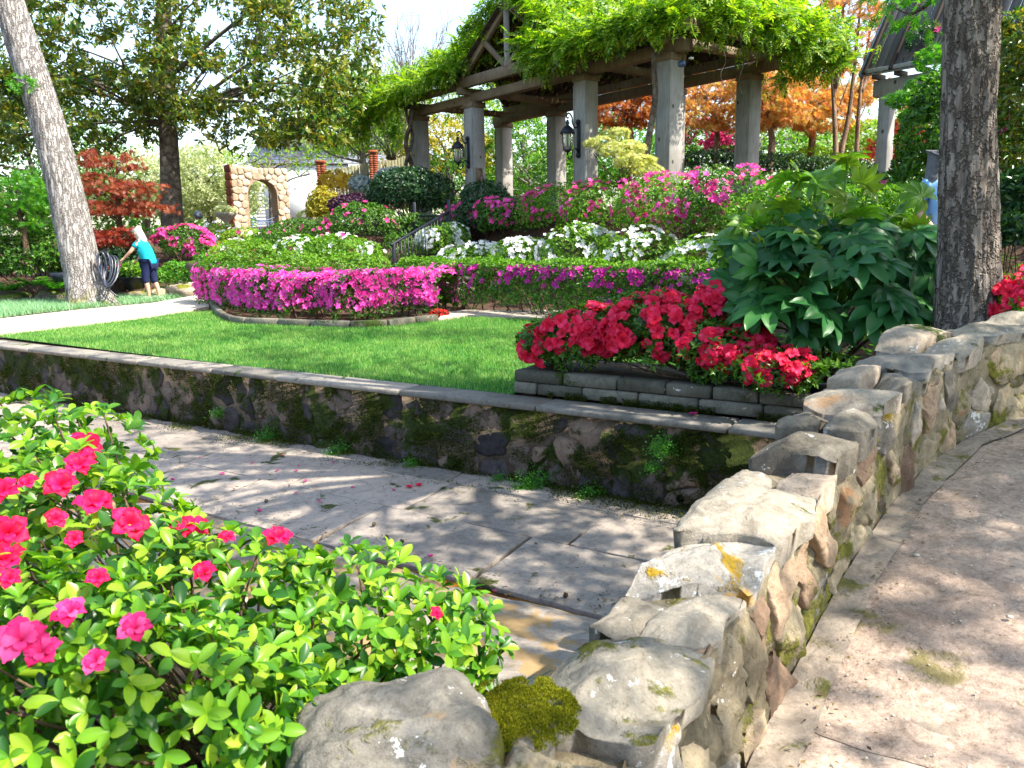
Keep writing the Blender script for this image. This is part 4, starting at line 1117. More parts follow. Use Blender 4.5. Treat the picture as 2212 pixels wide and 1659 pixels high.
T = np.concatenate(Tp); N = nrm(np.concatenate(Np) + rng.normal(size=T.shape) * .35); m = len(T)
D = nrm(N * .55 + rng.normal(size=(m, 3)) * .55 + np.array([0, 0, -.35]))
V, F = scatter(WIST, T, dirframes(D, nrm(N + np.array([0, 0, .6]))), rng.uniform(.26, .46, m))
mk('foliage', V, F, M['wisteria_leaf'], wv, kind='stuff')
def stem(name, pts, r0, r1, parent, mat='trunk_mag'):
    P = curve(pts, 26); return mk(name, *tubeg(P, np.linspace(r0, r1, 26), 8), M[mat], parent, smooth=True)
b = aY(884, 372, 25.4); tpt = aY(884, 235, 25.4)
for k_, (r, ph) in enumerate(((.075, 0), (.06, 2.5))):
    stem('stem', [b + (tpt - b) * f + np.array([math.cos(f * 7 + ph) * .10, math.sin(f * 7 + ph) * .08, 0]) for f in np.linspace(-.25, 1.1, 9)], r, r * .8, wv)
b = aY(1392, 360, 17.6); tpt = aY(1412, 128, 17.6)
stem('stem', [b, b * .7 + tpt * .3 + np.array([.05, 0, 0]), b * .35 + tpt * .65 + np.array([.10, 0, 0]), tpt, tpt + np.array([.1, .2, .4])], .075, .05, wv)
b = SW(.45, 2.9, 2.0)
for (pp) in [[(1735, 355, 20.6), (1745, 345, 20.6), (1752, 330, 20.6), (1735, 318, 20.6), (1725, 300, 20.5)]]: pass
for k_, (x0, y0, x1, y1) in enumerate([(1555, 90, 1565, 190), (1595, 70, 1605, 215), (1715, 60, 1700, 100), (1195, 130, 1200, 160)]):
    a, c = aY(x0, y0, 17.6 + .3 * k_), aY(x1, y1, 17.6 + .3 * k_)
    stem('tendril', [a, a * .6 + c * .4 + np.array([.08, 0, 0]), a * .3 + c * .7 - np.array([.05, 0, 0]), c], .012, .006, wv)

# ------------------------------------------------------------------ lanterns, bell, floodlight on the posts
def wall_lantern(s_, zc, label):
    face = SW(s_, -PS / 2 - .012, zc); out = np.array([*(-E2), 0]); side = np.array([*E1, 0]); ax = np.array([side, out, [0, 0, 1]])
    o = thing('wall_lantern', label, 'lantern', face, 'lanterns on the pergola posts')
    bevel_box('backplate', boxg(face + out * .015, (.11, .035, .74), ax), M['iron'], o, .012)
    for sz in (.38, -.38):
        V, F = latheg([(.001, -.07), (.05, -.04), (.06, 0), (.05, .04), (.001, .07)], face + np.array([0, 0, sz]) + out * .03, 12); mk('boss', V, F, M['iron'], o, smooth=True)
    ctr = face + out * .36
    def L2(y, z): return face + out * y + np.array([0, 0, z])
    V, F = tubeg(curve([L2(.03, .30), L2(.12, .24), L2(.20, .34), L2(.22, .48), L2(.30, .56), L2(.38, .52), L2(.37, .45), L2(.32, .46)], 30), .018, 8); mk('scroll_arm', V, F, M['iron'], o, smooth=True)
    V, F = tubeg(curve([L2(.03, -.30), L2(.12, -.22), L2(.20, -.28), L2(.22, -.40), L2(.30, -.48), L2(.36, -.44)], 24), .018, 8); mk('scroll_arm', V, F, M['iron'], o, smooth=True)
    V, F = latheg([(.001, .42), (.03, .40), (.045, .34), (.03, .30), (.06, .27), (.12, .22), (.165, .15), (.18, .10), (.165, .09), (.02, .10)], ctr, 18); mk('hood', V, F, M['iron'], o, smooth=True)
    V, F = latheg([(.135, .09), (.130, -.10), (.10, -.27), (.095, -.27), (.125, -.10), (.13, .09)], ctr, 18); mk('glass', V, F, M['glass'], o, smooth=True)
    for k_ in range(4):
        a = k_ * PI / 2 + .5; r0, r1 = .142, .108
        V, F = tubeg([ctr + np.array([math.cos(a) * r0, math.sin(a) * r0, .1]), ctr + np.array([math.cos(a) * r0, math.sin(a) * r0, -.1]), ctr + np.array([math.cos(a) * r1, math.sin(a) * r1, -.28])], .010, 6); mk('cage_rib', V, F, M['iron'], o)
    V, F = tubeg([ctr + np.array([0, 0, .1]), ctr + np.array([0, 0, -.22])], .022, 8); mk('candle_tube', V, F, M['iron'], o)
    V, F = latheg([(.001, -.40), (.025, -.38), (.02, -.34), (.06, -.31), (.115, -.27), (.001, -.26)], ctr, 16); mk('finial', V, F, M['iron'], o, smooth=True)
wall_lantern(7.28, 3.82, 'black wall lantern on the post nearer the iron handrail')
wall_lantern(2.63, 3.72, 'black wall lantern on the post behind the pale lime maple')
fc = SW(7.28 - PS / 2 - .03, -.05, 3.10)
bl = thing('hanging_bell', 'small brass bell on a wooden backboard fixed to a pergola post', 'bell', fc)
bevel_box('backboard', boxg(fc + np.array([0, 0, .08]), (.04, .26, .42), AXB), M['timber_brown'], bl, .01)
out = np.array([*(-E1), 0])
V, F = latheg([(.001, .12), (.04, .11), (.06, .05), (.075, -.02), (.11, -.08), (.10, -.085), (.05, -.02), (.001, .06)], fc + out * .14 - np.array([0, 0, .04]), 16); mk('bell_cup', V, F, M['brass'], bl, smooth=True)
V, F = tubeg(curve([fc + np.array([0, 0, .22]), fc + out * .1 + np.array([0, 0, .24]), fc + out * .14 + np.array([0, 0, .08])], 10), .012, 6); mk('bracket', V, F, M['iron'], bl)
fc = aY(1473, 138, 17.35)
fl_ = thing('floodlight', 'small blue black floodlight clipped to the corner pergola post', 'floodlight', fc)
V, F = boxg(fc, (.17, .12, .12), AXB); bevel_box('lamp_housing', (V, F), plain('flood_blue', (.03, .06, .16), .3, .6), fl_, .03)
V, F = tubeg([fc + np.array([.08, 0, .03]), fc + np.array([.17, .02, .10])], .012, 6); mk('bracket', V, F, M['iron'], fl_)
V, F = latheg([(.001, .0), (.05, .0), (.06, .03), (.001, .05)], fc + np.array([.19, .02, .09]), 12); mk('sensor', V, F, M['siding'], fl_)

# ------------------------------------------------------------------ steps, handrail and gate
r0, r1 = aY(850, 526, 17.5), aY(970, 457, 20.0)
sd = nrm(np.array([(r1 - r0)[0], (r1 - r0)[1], 0])); sp = np.array([sd[1], -sd[0], 0])
hr = thing('handrail', 'black iron handrail with thin balusters climbing the garden steps', 'handrail', r0 - np.array([0, 0, 1.0]))
for p, h0, h1 in ((r0, -.95, .0), (r1, -1.0, .28)): bevel_box('post', beamg(p + np.array([0, 0, h0]), p + np.array([0, 0, h1]), .075, .075, (1, 0, 0)), M['iron'], hr, .008)
bevel_box('top_rail', beamg(r0 - sd * .12 - np.array([0, 0, .03]), r1, .06, .045), M['iron'], hr, .008)
bevel_box('bottom_rail', beamg(r0 - np.array([0, 0, .78]), r1 - np.array([0, 0, .78]), .04, .03), M['iron'], hr, .005)
for k_ in range(1, 17):
    p = r0 + (r1 - r0) * k_ / 17
    V, F = boxg(p - np.array([0, 0, .40]), (.022, .022, .78)); mk('baluster', V, F, M['iron'], hr)
st = thing('garden_steps', 'flight of stone steps rising beside the black iron handrail', 'steps', r0 + sp * .6 - np.array([0, 0, 1.0]))
for k_ in range(6):
    f = k_ / 6; p = r0 + (r1 - r0) * f
    bevel_box('step', boxg(p + sp * .75 + sd * .25 + np.array([0, 0, -1.08]), (1.4, .55, .20), [sp, sd, [0, 0, 1]]), M['walk'], st, .015)
bevel_box('cheek_wall', beamg(r0 - np.array([0, 0, 1.02]) + sp * .02, r1 - np.array([0, 0, 1.02]) + sp * .02, .16, .38), M['coping'], st, .02)
gt = thing('iron_gate', 'black iron gate between posts at the head of the garden steps', 'gate', r1 + np.array([0, .3, -1.0]))
ga, gb = r1 + sp * -1.0 + np.array([0, .35, -.08]), r1 + sp * 0 + np.array([0, .35, -.08])
for p in (ga,): bevel_box('post', beamg(p - np.array([0, 0, .95]), p + np.array([0, 0, .35]), .08, .08, (1, 0, 0)), M['iron'], gt, .008)
gc = r1 + sp * .95 + np.array([0, .35, -.08])
for z in (.0, -.75):
    bevel_box('rail', beamg(ga + np.array([0, 0, z]), gc + np.array([0, 0, z]), .035, .04), M['iron'], gt, .005)
for k_ in range(1, 15):
    p = ga + (gc - ga) * k_ / 15; V, F = boxg(p - np.array([0, 0, .38]), (.02, .02, .76)); mk('bar', V, F, M['iron'], gt)

# ------------------------------------------------------------------ azaleas, front to back
zpt = lambda px, py, z: az(px, py, z)
def hedge(name, label, cat, line, hw, h, shoots, k, L, mat, fl, group=None, lift=.0, mat2=None, lump=.1):
    line = np.asarray(line, float).copy(); line[:, 2] += lift
    o = thing(name, label, cat, [line[:, 0].mean(), line[:, 1].mean(), line[:, 2].mean() - lift], group)
    P, N = hedge_pts(shoots, line, hw, h, lump, .3); V, F = leaves_on(P, N, k, L, LEAF2)
    topm = (P[:, 2] - line[:, 2].mean()) > h * .86
    mk('foliage', V, F, M[mat], o, kind='stuff')
    if mat2:
        P, N = P[topm], N[topm]; V, F = leaves_on(P + np.array([0, 0, .03]), N, k, L, LEAF2); mk('new_growth', V, F, M[mat2], o, kind='stuff')
    g, LL = poly_at(line, np.linspace(0, poly_at(line, np.array([0.0]))[1], 26)); parts = []
    for q in g:
        for _ in range(2):
            b = q + np.array([rng.uniform(-.2, .2), rng.uniform(-.25, .25), -.08 - lift]); e = b + np.array([rng.uniform(-.3, .3), rng.uniform(-.3, .3), h * .8])
            parts.append(tubeg(curve([b, (b + e) / 2 + rng.normal(size=3) * .05, e], 6), np.linspace(.016, .006, 6), 5))
    V, F = cat_geo(parts); mk('stems', V, F, M['twig'], o)
    for (m_, n_, sz, zone) in fl:
        P, N = hedge_pts(n_ * 5, line, hw, h, lump, .04)
        rel = (P[:, 2] - line[:, 2].mean()) / h
        f = np.array([noise.noise(Vector((p * 2.4 + np.array([7, 1, 3])).tolist())) for p in P]) * .32 + zone(rel) + rng.uniform(0, .45, len(P))
        kk = np.argsort(-f)[:int(n_ * 2.0)]; kk = rng.permutation(kk)[:n_]
        flowers_on(o, P[kk], N[kk], sz, M[m_])
    return o
pinkline = [az(448, 652, .14) + np.array([.35, .15, 0]), az(520, 686, .06) + np.array([.3, .45, 0]), az(650, 702, .03) + np.array([0, .75, 0]), az(800, 702, .03) + np.array([0, .75, 0]), az(905, 690, .05) + np.array([.15, .7, 0])]
hedge('azalea_hedge', 'broad azalea hedge covered in bright pink blossom at the lawn edge', 'azalea', pinkline, .66, .84, 8500, 5, .062, 'azalea_leaf', [('pink_petal', 3900, .066, lambda r: np.where(r > .97, .0, np.where(r > .22, .35, -.05)))], lift=.05, mat2=None, lump=.13)
magline = [np.array([-1.9, 16.7, .12]), np.array([-.1, 14.75, .12]), np.array([1.3, 13.3, .12]), np.array([3.3, 12.0, .12])]
hedge('clipped_hedge', 'long clipped green azalea hedge flecked with magenta flowers behind the walkway', 'hedge', magline, .45, .80, 7000, 5, .055, 'azalea_leaf', [('magenta_petal', 430, .064, lambda r: np.where(r > .93, -.5, np.where(r > .55, .35, -.15)))], lift=.10, mat2='azalea_leaf_bright', lump=.08)
front = lambda P: (P[:, 1] < P[:, 1].mean() + .15)
GW = 'white azaleas on the bank'
for i, (s_, w_, r, lab) in enumerate([(4.35, -3.1, (.6, .6, .42), 'white azalea next to the top of the handrail'), (3.0, -3.15, (.75, .6, .45), 'white azalea second along from the handrail'), (1.3, -3.0, (.75, .65, .48), 'white azalea with loose flowers in the middle of the white row'),
                                        (-.3, -2.9, (.8, .7, .62), 'tallest white azalea, crown blossoming below the corner post'), (-2.0, -3.0, (.85, .7, .58), 'white azalea beside the pale green fatsia shoots'), (-3.7, -3.1, (.8, .65, .5), 'white azalea half hidden behind the fatsia')]):
    c = SW(s_, w_); c[2] += .40
    shrub('azalea_bush', lab, 'azalea', [(c, r), (c + np.array([.3, .1, .08]), (r[0] * .7, r[1] * .7, r[2] * .8))], 1500, 5, .055, 'azalea_leaf_bright', fl=[('white_petal', 330, .058, front)], group=GW)
GP = 'pink azaleas at the top of the bank'
for i, (s_, w_, r, nf, lab) in enumerate([(4.6, -1.9, (.7, .6, .45), 60, 'pink azalea nearest the dark shrub by the gate'), (3.1, -1.9, (.8, .7, .48), 90, 'low pink azalea on the bank under the second lantern'), (1.5, -1.75, (.9, .8, .55), 80, 'pink azalea under the pale lime maple'), (0, -1.8, (.95, .8, .62), 70, 'pink azalea at the foot of the corner post'),
                                           (-1.7, -1.9, (.95, .8, .65), 110, 'pink azalea between the two right hand posts'), (-3.2, -1.9, (.9, .8, .7), 170, 'deep pink azalea heavy with bunches next to the tall fatsia stems')]):
    c = SW(s_, w_); c[2] += .38
    shrub('azalea_bush', lab, 'azalea', [(c, r), (c + np.array([-.35, .1, .08]), (r[0] * .7, r[1] * .7, r[2] * .85))], 1900, 5, .058, 'azalea_leaf_bright' if i in (2, 3, 4) else 'azalea_leaf', fl=[('rose_petal', int(nf * 1.7), .068, front), ('pink_petal', int(nf * .7), .066, front)], group=GP)
# shrubs left of the handrail
shrub('azalea_bush', 'green azalea with a pink bunch below the purple shrub', 'azalea', [B(775, 480, 20.5, .95, .7, .5), B(700, 505, 20.3, .6, .5, .4)], 2200, 5, .06, 'azalea_leaf', fl=[('rose_petal', 70, .07, front)])
shrub('azalea_bush', 'sprawling azalea with white flowers between pink hedge and handrail', 'azalea', [B(725, 545, 18, .8, .6, .42), B(790, 552, 18, .4, .4, .33), B(650, 548, 18, .55, .5, .38)], 2400, 5, .06, 'azalea_leaf_bright', fl=[('white_petal', 210, .06, front), ('rose_petal', 26, .07, front)])
shrub('boxwood_bush', 'mid green low shrub in front of the stone arch', 'shrub', [B(640, 505, 22, .9, .6, .4), B(600, 530, 19.5, .6, .5, .4)], 2000, 5, .06, 'azalea_leaf', fl=[('rose_petal', 16, .07, front)])
shrub('green_shrub', 'yellow green shrub behind the left end of the pink hedge', 'shrub', [B(540, 558, 17.8, .7, .5, .4), B(480, 575, 17.5, .4, .4, .3), B(630, 575, 17.0, .7, .5, .3), B(760, 578, 16.6, .8, .5, .3)], 2600, 5, .055, 'azalea_leaf_bright')
shrub('green_shrub', 'dense green shrub filling the slope behind the handrail', 'shrub', [B(880, 505, 20.5, .6, .5, .5), B(920, 500, 21, .7, .5, .45), B(860, 540, 19, .4, .4, .4)], 1700, 5, .055, 'azalea_leaf')
shrub('round_shrub', 'dark green rounded shrub on bare stems left of the gate', 'shrub', [B(880, 410, 21.5, .88, .8, .62), B(930, 425, 21.8, .6, .6, .6), B(835, 425, 21.6, .5, .5, .45)], 3000, 5, .085, 'dark_leaf', stems=40, base=aY(895, 505, 21.5))
shrub('glossy_shrub', 'dark glossy shrub with yellow new leaves right of the gate', 'shrub', [B(1045, 430, 20.2, .58, .5, .42), B(1030, 470, 20.0, .55, .5, .4), B(1085, 455, 19.8, .4, .4, .4)], 2200, 5, .07, 'dark_leaf')
shrub('purple_shrub', 'low mound of dark purple foliage under the garden fence', 'shrub', [B(765, 445, 23, .72, .6, .33)], 1500, 5, .06, 'purple_leaf')
shrub('silver_shrub', 'silvery grey spiky shrub in front of the fence', 'shrub', [B(845, 385, 25, .5, .5, .3), B(825, 418, 25, .42, .4, .3), B(780, 400, 26, .35, .35, .25)], 700, 7, .12, 'silver_leaf')
shrub('yellow_azalea', 'open shrub with butter yellow flower bunches by the fence', 'shrub', [B(725, 395, 27, .6, .5, .38)], 380, 5, .08, 'yellow_leaf', fl=[('yellow_petal', 90, .10, None)])
shrub('golden_shrub', 'golden green feathery shrub beside the brick pillar', 'shrub', [B(700, 440, 25, .45, .4, .45), B(690, 455, 25, .4, .4, .35)], 900, 6, .09, 'gold_leaf')
shrub('azalea_bush', 'round azalea glowing deep pink behind the woman', 'azalea', [B(400, 525, 22.5, .75, .6, .52), B(360, 515, 22.8, .4, .4, .3), B(430, 540, 22.2, .5, .4, .35)], 1900, 5, .06, 'azalea_leaf', fl=[('rose_petal', 340, .075, front), ('pink_petal', 200, .075, front)])
shrub('bright_shrub', 'light green low shrub at the feet of the deep pink azalea', 'shrub', [B(385, 592, 20.8, .5, .4, .3), B(345, 600, 20.6, .3, .3, .22), B(440, 570, 21, .3, .3, .3)], 900, 5, .07, 'maple_green')

# bed edging blocks and bits in front of the pink hedge
ed = thing('bed_edging', 'curved edging of low stone blocks round the pink azalea bed', 'edging', az(700, 712, .0))
el = curve([az(452, 640, .14), az(463, 672, .08), az(500, 703, .03), az(600, 710, .02), az(800, 714, .02), az(945, 698, .04)], 60); el[:, 2] = gz(el[:, 0], el[:, 1])
_, LL = poly_at(el, np.array([0.0])); x = 0
while x < LL - .1:
    L = min(rng.uniform(.45, .75), LL - x); a, _ = poly_at(el, x + .008); b, _ = poly_at(el, x + L - .008)
    bevel_box('edging_block', beamg(a + np.array([0, 0, .05]), b + np.array([0, 0, .05]), .11, .14), M['block'], ed, .015); x += L
shrub('red_coleus', 'tiny red leaved bedding plant at the end of the pink bed', 'bedding plant', [B(948, 680, 14.4, .16, .12, .09)], 200, 5, .045, 'red_maple_leaf', fl=[('red_petal', 40, .03, None, 0)], stems=4)
def fern(name, label, c, n, L, mat, group=None, up=.5, cat='fern'):
    o = thing(name, label, cat, c, group); parts = []
    for k_ in range(n):
        a = rng.uniform(0, 6.28); l = L * rng.uniform(.6, 1.1); d = np.array([math.cos(a), math.sin(a), 0])
        pts = [np.asarray(c) + d * l * f + np.array([0, 0, l * (up * 2.2 * f - 1.6 * f * f * up)]) for f in np.linspace(0, 1, 9)]
        V, F = scatter(LEAF2, np.repeat(np.array(pts[1:]), 2, 0), dirframes(np.array([q for p in range(8) for q in (np.array([-d[1], d[0], .1]) + d * .4, np.array([d[1], -d[0], .1]) + d * .4)]), np.tile([0, 0, 1.0], (16, 1))), np.repeat(np.linspace(.34, .10, 8), 2) * l)
        parts.append((V, F))
    V, F = cat_geo(parts); mk('fronds', V, F, M[mat], o); return o
fern('fern', 'small blue green fern in the mulch under the pink hedge', gp(*az(878, 705, .03)[:2]), 14, .28, 'dark_leaf')
fern('fern', 'grey green fern lying by the walkway under the clipped hedge', gp(*az(1305, 680, .06)[:2]), 12, .3, 'silver_leaf')

# ------------------------------------------------------------------ red azalea over the planter
ra = [B(1200, 745, 7.75, .36, .36, .20), B(1290, 725, 7.6, .52, .42, .30), B(1420, 715, 7.2, .50, .42, .32), B(1540, 700, 7.1, .28, .3, .34), B(1560, 760, 6.75, .40, .36, .25), B(1680, 800, 6.35, .34, .3, .16)]
o = thing('azalea_bush', 'azalea smothered in hot red blossom spilling over the grey block planter', 'azalea', ch(1.6, -.85, .19))
P, N = mixed(ra, 3900, lump=.26, depth=.35, zlo=-.8); P[:, 2] = np.maximum(P[:, 2], .21)
V, F = leaves_on(P, N, 5, .062, LEAF); mk('foliage', V, F, M['azalea_leaf'], o, kind='stuff')
V, F = stems_geo(ch(1.6, -.85, .2), P[rng.integers(0, len(P), 60)], .010); mk('stems', V, F, M['twig'], o)
P, N = mixed(ra, 2600, lump=.22, depth=.04, zlo=-.55); P = P - N * rng.uniform(0, .07, len(P))[:, None]; f = .55 * np.array([noise.noise(Vector((p * 7.0).tolist())) for p in P]) + .2 * N[:, 2] - .3 * N[:, 1] + rng.uniform(0, .6, len(P))
kk = np.argsort(-f)[:560]; flowers_on(o, P[kk], N[kk], .062, M['hot_petal'], parts=300, hi=True, push=.02)

# ------------------------------------------------------------------ fatsia with its big palmate leaves
def T_fatsia(seed, n=8):
    rn = random.Random(seed); V = [(0, 0, 0)]; F = []
    for k in range(n):
        a = PI / 2 + (k - (n - 1) / 2) * (4.3 / (n - 1)); L = (1.0 - .32 * (abs(k - (n - 1) / 2) / (n / 2)) ** 1.5) * rn.uniform(.9, 1.05)
        c, s_ = math.cos(a), math.sin(a); b = len(V); wd = .15
        rows = [(.25, .55, .02), (.45, .8, .03), (.65, 1.0, .0), (.82, .72, -.06), (.94, .3, -.12)]
        for (y, hw, z) in rows:
            for j in (-1, -.5, 0, .5, 1):
                x = hw * wd * j * L * 1.3; V.append((c * y * L - s_ * x, s_ * y * L + c * x, z + .05 * abs(j) - .12 * y * y))
        V.append((c * L, s_ * L, -.24)); t_ = len(V) - 1
        for j in range(4): F.append((0, b + j, b + j + 1))
        for i in range(4):
            for j in range(4): q = b + i * 5 + j; F += [(q, q + 5, q + 6), (q, q + 6, q + 1)]
        for j in range(4): F.append((b + 20 + j, t_, b + 20 + j + 1))
    return np.array(V, float), np.array([(f[0], f[2], f[1]) for f in F])
fa = thing('fatsia_shrub', 'big fatsia with dark glossy palmate leaves and pale upright new shoots', 'shrub', [2.75, 7.0, .2])
fm = {m_: [] for m_ in ('fatsia_leaf', 'fatsia_new')}
for m_ in fm:
    for sd in range(4):
        V, F = T_fatsia(sd); me = raw('leaf', V, F, True); me.materials.append(M[m_]); fm[m_].append(me)
fb = [B(1790, 615, 7.0, .86, .70, .50), B(1690, 660, 6.9, .42, .45, .38), B(1900, 600, 6.9, .42, .5, .5)]
P, N = mixed(fb, 170, lump=.1, depth=.25, zlo=-.55)
kk = (P[:, 1] < 7.6); P, N = P[kk], N[kk]
petiole = []
core = np.array([2.75, 7.05, .5])
for p, n_ in list(zip(P, N))[:120]:
    nn_ = nrm(n_ * .6 + np.array([-.05, -.75, .45]) + rng.normal(size=3) * .25); d = nrm(n_ * np.array([1, 1, .2]) + np.array([0, -.2, -.45]) + rng.normal(size=3) * .3)
    R = dirframes(d[None], nn_[None])[0]
    inst('leaf', fm['fatsia_leaf'][int(rng.integers(0, 4))], fa, Matrix.Translation(Vector(p.tolist())) @ Matrix(R.tolist()).to_4x4() @ Matrix.Scale(float(rng.uniform(.24, .36)), 4))
    petiole.append(tubeg(curve([core + (p - core) * .3 + rng.normal(size=3) * .05, (p + core) / 2 + np.array([0, 0, .05]), p], 5), .007, 4))
new = [(1830, 345), (1760, 405), (1700, 430), (1640, 480), (1600, 500), (1560, 520), (1860, 480), (1920, 460), (1960, 470), (1990, 500), (1880, 395), (1790, 470), (1740, 500), (1690, 510), (1650, 545), (1830, 440), (1580, 560), (1620, 580), (1950, 510), (2010, 530), (1990, 430), (1800, 400), (1720, 390), (1680, 465), (1900, 520), (1770, 530)]
for (px, py) in new:
    Y = 7.0 + rng.uniform(-.2, .3); p = aY(px, py, Y)
    for q in range(2):
        a = rng.uniform(0, 6.28); d = nrm(np.array([math.cos(a), math.sin(a) * .6 - .3, .55])); nn_ = nrm(np.array([0, -.6, .8]) + rng.normal(size=3) * .35)
        R = dirframes(d[None], nn_[None])[0]; pq = p + rng.normal(size=3) * .04
        inst('leaf', fm['fatsia_new'][int(rng.integers(0, 4))], fa, Matrix.Translation(Vector(pq.tolist())) @ Matrix(R.tolist()).to_4x4() @ Matrix.Scale(float(rng.uniform(.15, .24)), 4))
    bpt = core + np.array([(p[0] - core[0]) * .75, .1, .45 + rng.uniform(-.1, .1)])
    petiole.append(tubeg(curve([bpt, (bpt + p) / 2 + np.array([.01, 0, 0]), p], 5), .008, 5))
V, F = cat_geo(petiole); mk('stalks', V, F, M['fatsia_new'], fa)
V, F = stems_geo([2.75, 7.05, .05], [core + rng.normal(size=3) * np.array([.35, .2, .2]) + np.array([0, 0, .3]) for _ in range(9)], .022); mk('stems', V, F, M['twig'], fa)
# plastic pot beside it
pc = aY(1772, 815, 6.25); pc[2] = .10
pp = thing('plant_pot', 'dark blue black plastic nursery pot between red azalea and rubble wall', 'pot', pc)
V, F = latheg([(.001, 0), (.085, 0), (.118, .20), (.128, .20), (.130, .225), (.118, .225), (.110, .19), (.001, .18)], pc, 24); mk('pot_body', V, F, M['pot_black'], pp, smooth=True)
shrub('seedling', 'leafy green sprig leaning over the plastic pot', 'plant', [(pc + np.array([.12, .05, .30]), (.20, .16, .12)), (pc + np.array([-.10, -.02, .2]), (.10, .08, .08))], 90, 5, .06, 'azalea_leaf_bright', tmpl=LEAF, stems=8, base=pc)

# ------------------------------------------------------------------ ferns on the retaining wall
GF = 'maidenhair ferns on the retaining wall'
for (px, py, a_, r, lab) in [(1165, 1050, 0, .17, 'largest bright fern clump at the foot of the mossy wall'), (1285, 1085, 0, .11, 'fern clump under the round weep hole'), (745, 985, 0, .12, 'feathery fern clump leaning on the wall in two tufts'), (590, 940, 0, .11, 'fern clump below a bare dark stone'), (1440, 960, 0, .11, 'small fern high on the wall by the rubble wall'), (1420, 1005, 0, .06, 'tiny fern tuft just below the high fern'), (900, 1000, 0, .08, 'single fern frond on the middle of the wall'), (480, 890, 0, .07, 'small dark fern close to the wall base'), (130, 855, 0, .09, 'fern near the far end of the mossy wall'), (60, 845, 0, .08, 'farthest small fern on the mossy wall'), (1085, 1030, 0, .06, 'little round fern left of the largest clump')]:
    # the point on the wall face
    d = ray(px, py); nvec = np.array([*CN, 0]); o0 = np.array([*CO, 0]); tt = ((o0 - CAMC) @ nvec) / (d @ nvec); p = CAMC + tt * d; p = p + nvec * .03; p[2] = max(p[2], -.73)
    o = thing('maidenhair_fern', lab, 'fern', p, GF); n = int(900 * (r / .12) ** 2)
    Pf = p + rng.normal(size=(n, 3)) * np.array([r, .03, r * .75]) * .55 + nvec * np.abs(rng.normal(size=(n, 1))) * .05; Pf[:, 2] = np.maximum(Pf[:, 2], -.74)
    Nf = nrm(np.tile([*CN, .8], (n, 1)) + rng.normal(size=(n, 3)) * .5)
    V, F = scatter(T_leaf2(.9, .05, .1), Pf, dirframes(nrm(rng.normal(size=(n, 3))), Nf), rng.uniform(.010, .022, n)); mk('fronds', V, F, M['fern_leaf'], o)

# ------------------------------------------------------------------ foreground azalea
fgb = [B(120, 1230, 2.05, .42, .40, .30), B(60, 1010, 2.5, .34, .3, .22), B(430, 1340, 1.95, .36, .34, .24), B(720, 1360, 2.05, .33, .30, .22), B(930, 1400, 2.1, .20, .22, .18), B(230, 1560, 1.5, .45, .30, .27), B(520, 1560, 1.7, .25, .25, .25), B(60, 1480, 1.5, .35, .3, .25)]
fg = thing('azalea_bush', 'large azalea with fresh green leaves and crimson flowers by the round boulder', 'azalea', [-.7, 2.0, 0])
P, N = mixed(fgb, 2500, lump=.16, depth=.45, zlo=-.8)
A = nrm(N + np.array([0, -.1, .55]) + rng.normal(size=N.shape) * .3); T, R = whorls(P, A, 5, .65, 1.25); sz = rng.uniform(.5, 1.25, len(T)) * .050
order = np.argsort(np.linalg.norm(T - CAMC, axis=1)); facing = []
lm = []
for i in range(4):
    V, F = T_leafhi(rng.uniform(.42, .56), rng.uniform(.04, .1), rng.uniform(.05, .22)); me = raw('leaf', V, F, True); me.materials.append(M['fg_leaf']); lm.append(me)
vis = np.array([i for i in order if (lambda q: -20 < q[0] < 1100 and q[1] < 1700)(((1106 + FPX * (CAMR.T @ (T[i] - CAMC))[0] / -(CAMR.T @ (T[i] - CAMC))[2]), (829.5 - FPX * (CAMR.T @ (T[i] - CAMC))[1] / -(CAMR.T @ (T[i] - CAMC))[2])))])
single = set(vis[:300].tolist())
for i in vis[:300]:
    inst('leaf', lm[int(rng.integers(0, 4))], fg, Matrix.Translation(Vector(T[i].tolist())) @ Matrix(R[i].tolist()).to_4x4() @ Matrix.Scale(float(sz[i]), 4))
rest = np.array([i for i in range(len(T)) if i not in single])
V, F = scatter(LEAFHI, T[rest], R[rest], sz[rest]); mk('foliage', V, F, M['fg_leaf'], fg, smooth=True, kind='stuff')
V, F = stems_geo([-.75, 2.0, -.1], P[rng.integers(0, len(P), 110)], .007, 6); mk('stems', V, F, M['twig'], fg, smooth=True)
big = [(205, 1085, 1.0), (280, 1130, 1.05), (410, 1140, 1.1), (600, 1160, .85), (130, 1045, .9), (180, 965, .95), (170, 1003, .8), (15, 1150, 1.0), (10, 1205, .9), (45, 1380, 1.2), (90, 1405, .9), (150, 1322, .9), (292, 1355, .9), (205, 1428, .7), (210, 1248, .6), (440, 1235, .7), (20, 1250, .6), (160, 1165, .5), (120, 1120, .6), (942, 1325, .45), (490, 1160, .5), (60, 1040, .5), (5, 1060, .8), (195, 985, .7)]
fmesh = flower_meshes(M['fg_petal'], True, 2); fmesh2 = flower_meshes(M['fg_petal_lit'], True, 2)
for (px, py, k_) in big:
    h = ray_blobs(px, py, fgb)
    if h is None: p, n_ = aY(px, py, 2.2), np.array([0, -.5, .8])
    else: _, p, n_ = h
    n_ = nrm(n_ * .6 + nrm(CAMC - p) * .6 + rng.normal(size=3) * .15 + np.array([0, 0, .25])); p = p + nrm(CAMC - p) * .05
    dist = np.linalg.norm(p - CAMC)
    inst('blossom', (fmesh2 if (py > 1300 and px < 400) else fmesh)[int(rng.integers(0, 4))], fg, Matrix.Translation(Vector(p.tolist())) @ Matrix(frames(n_[None])[0].tolist()).to_4x4() @ Matrix.Scale(float(.035 * k_ * dist / 1.75), 4))
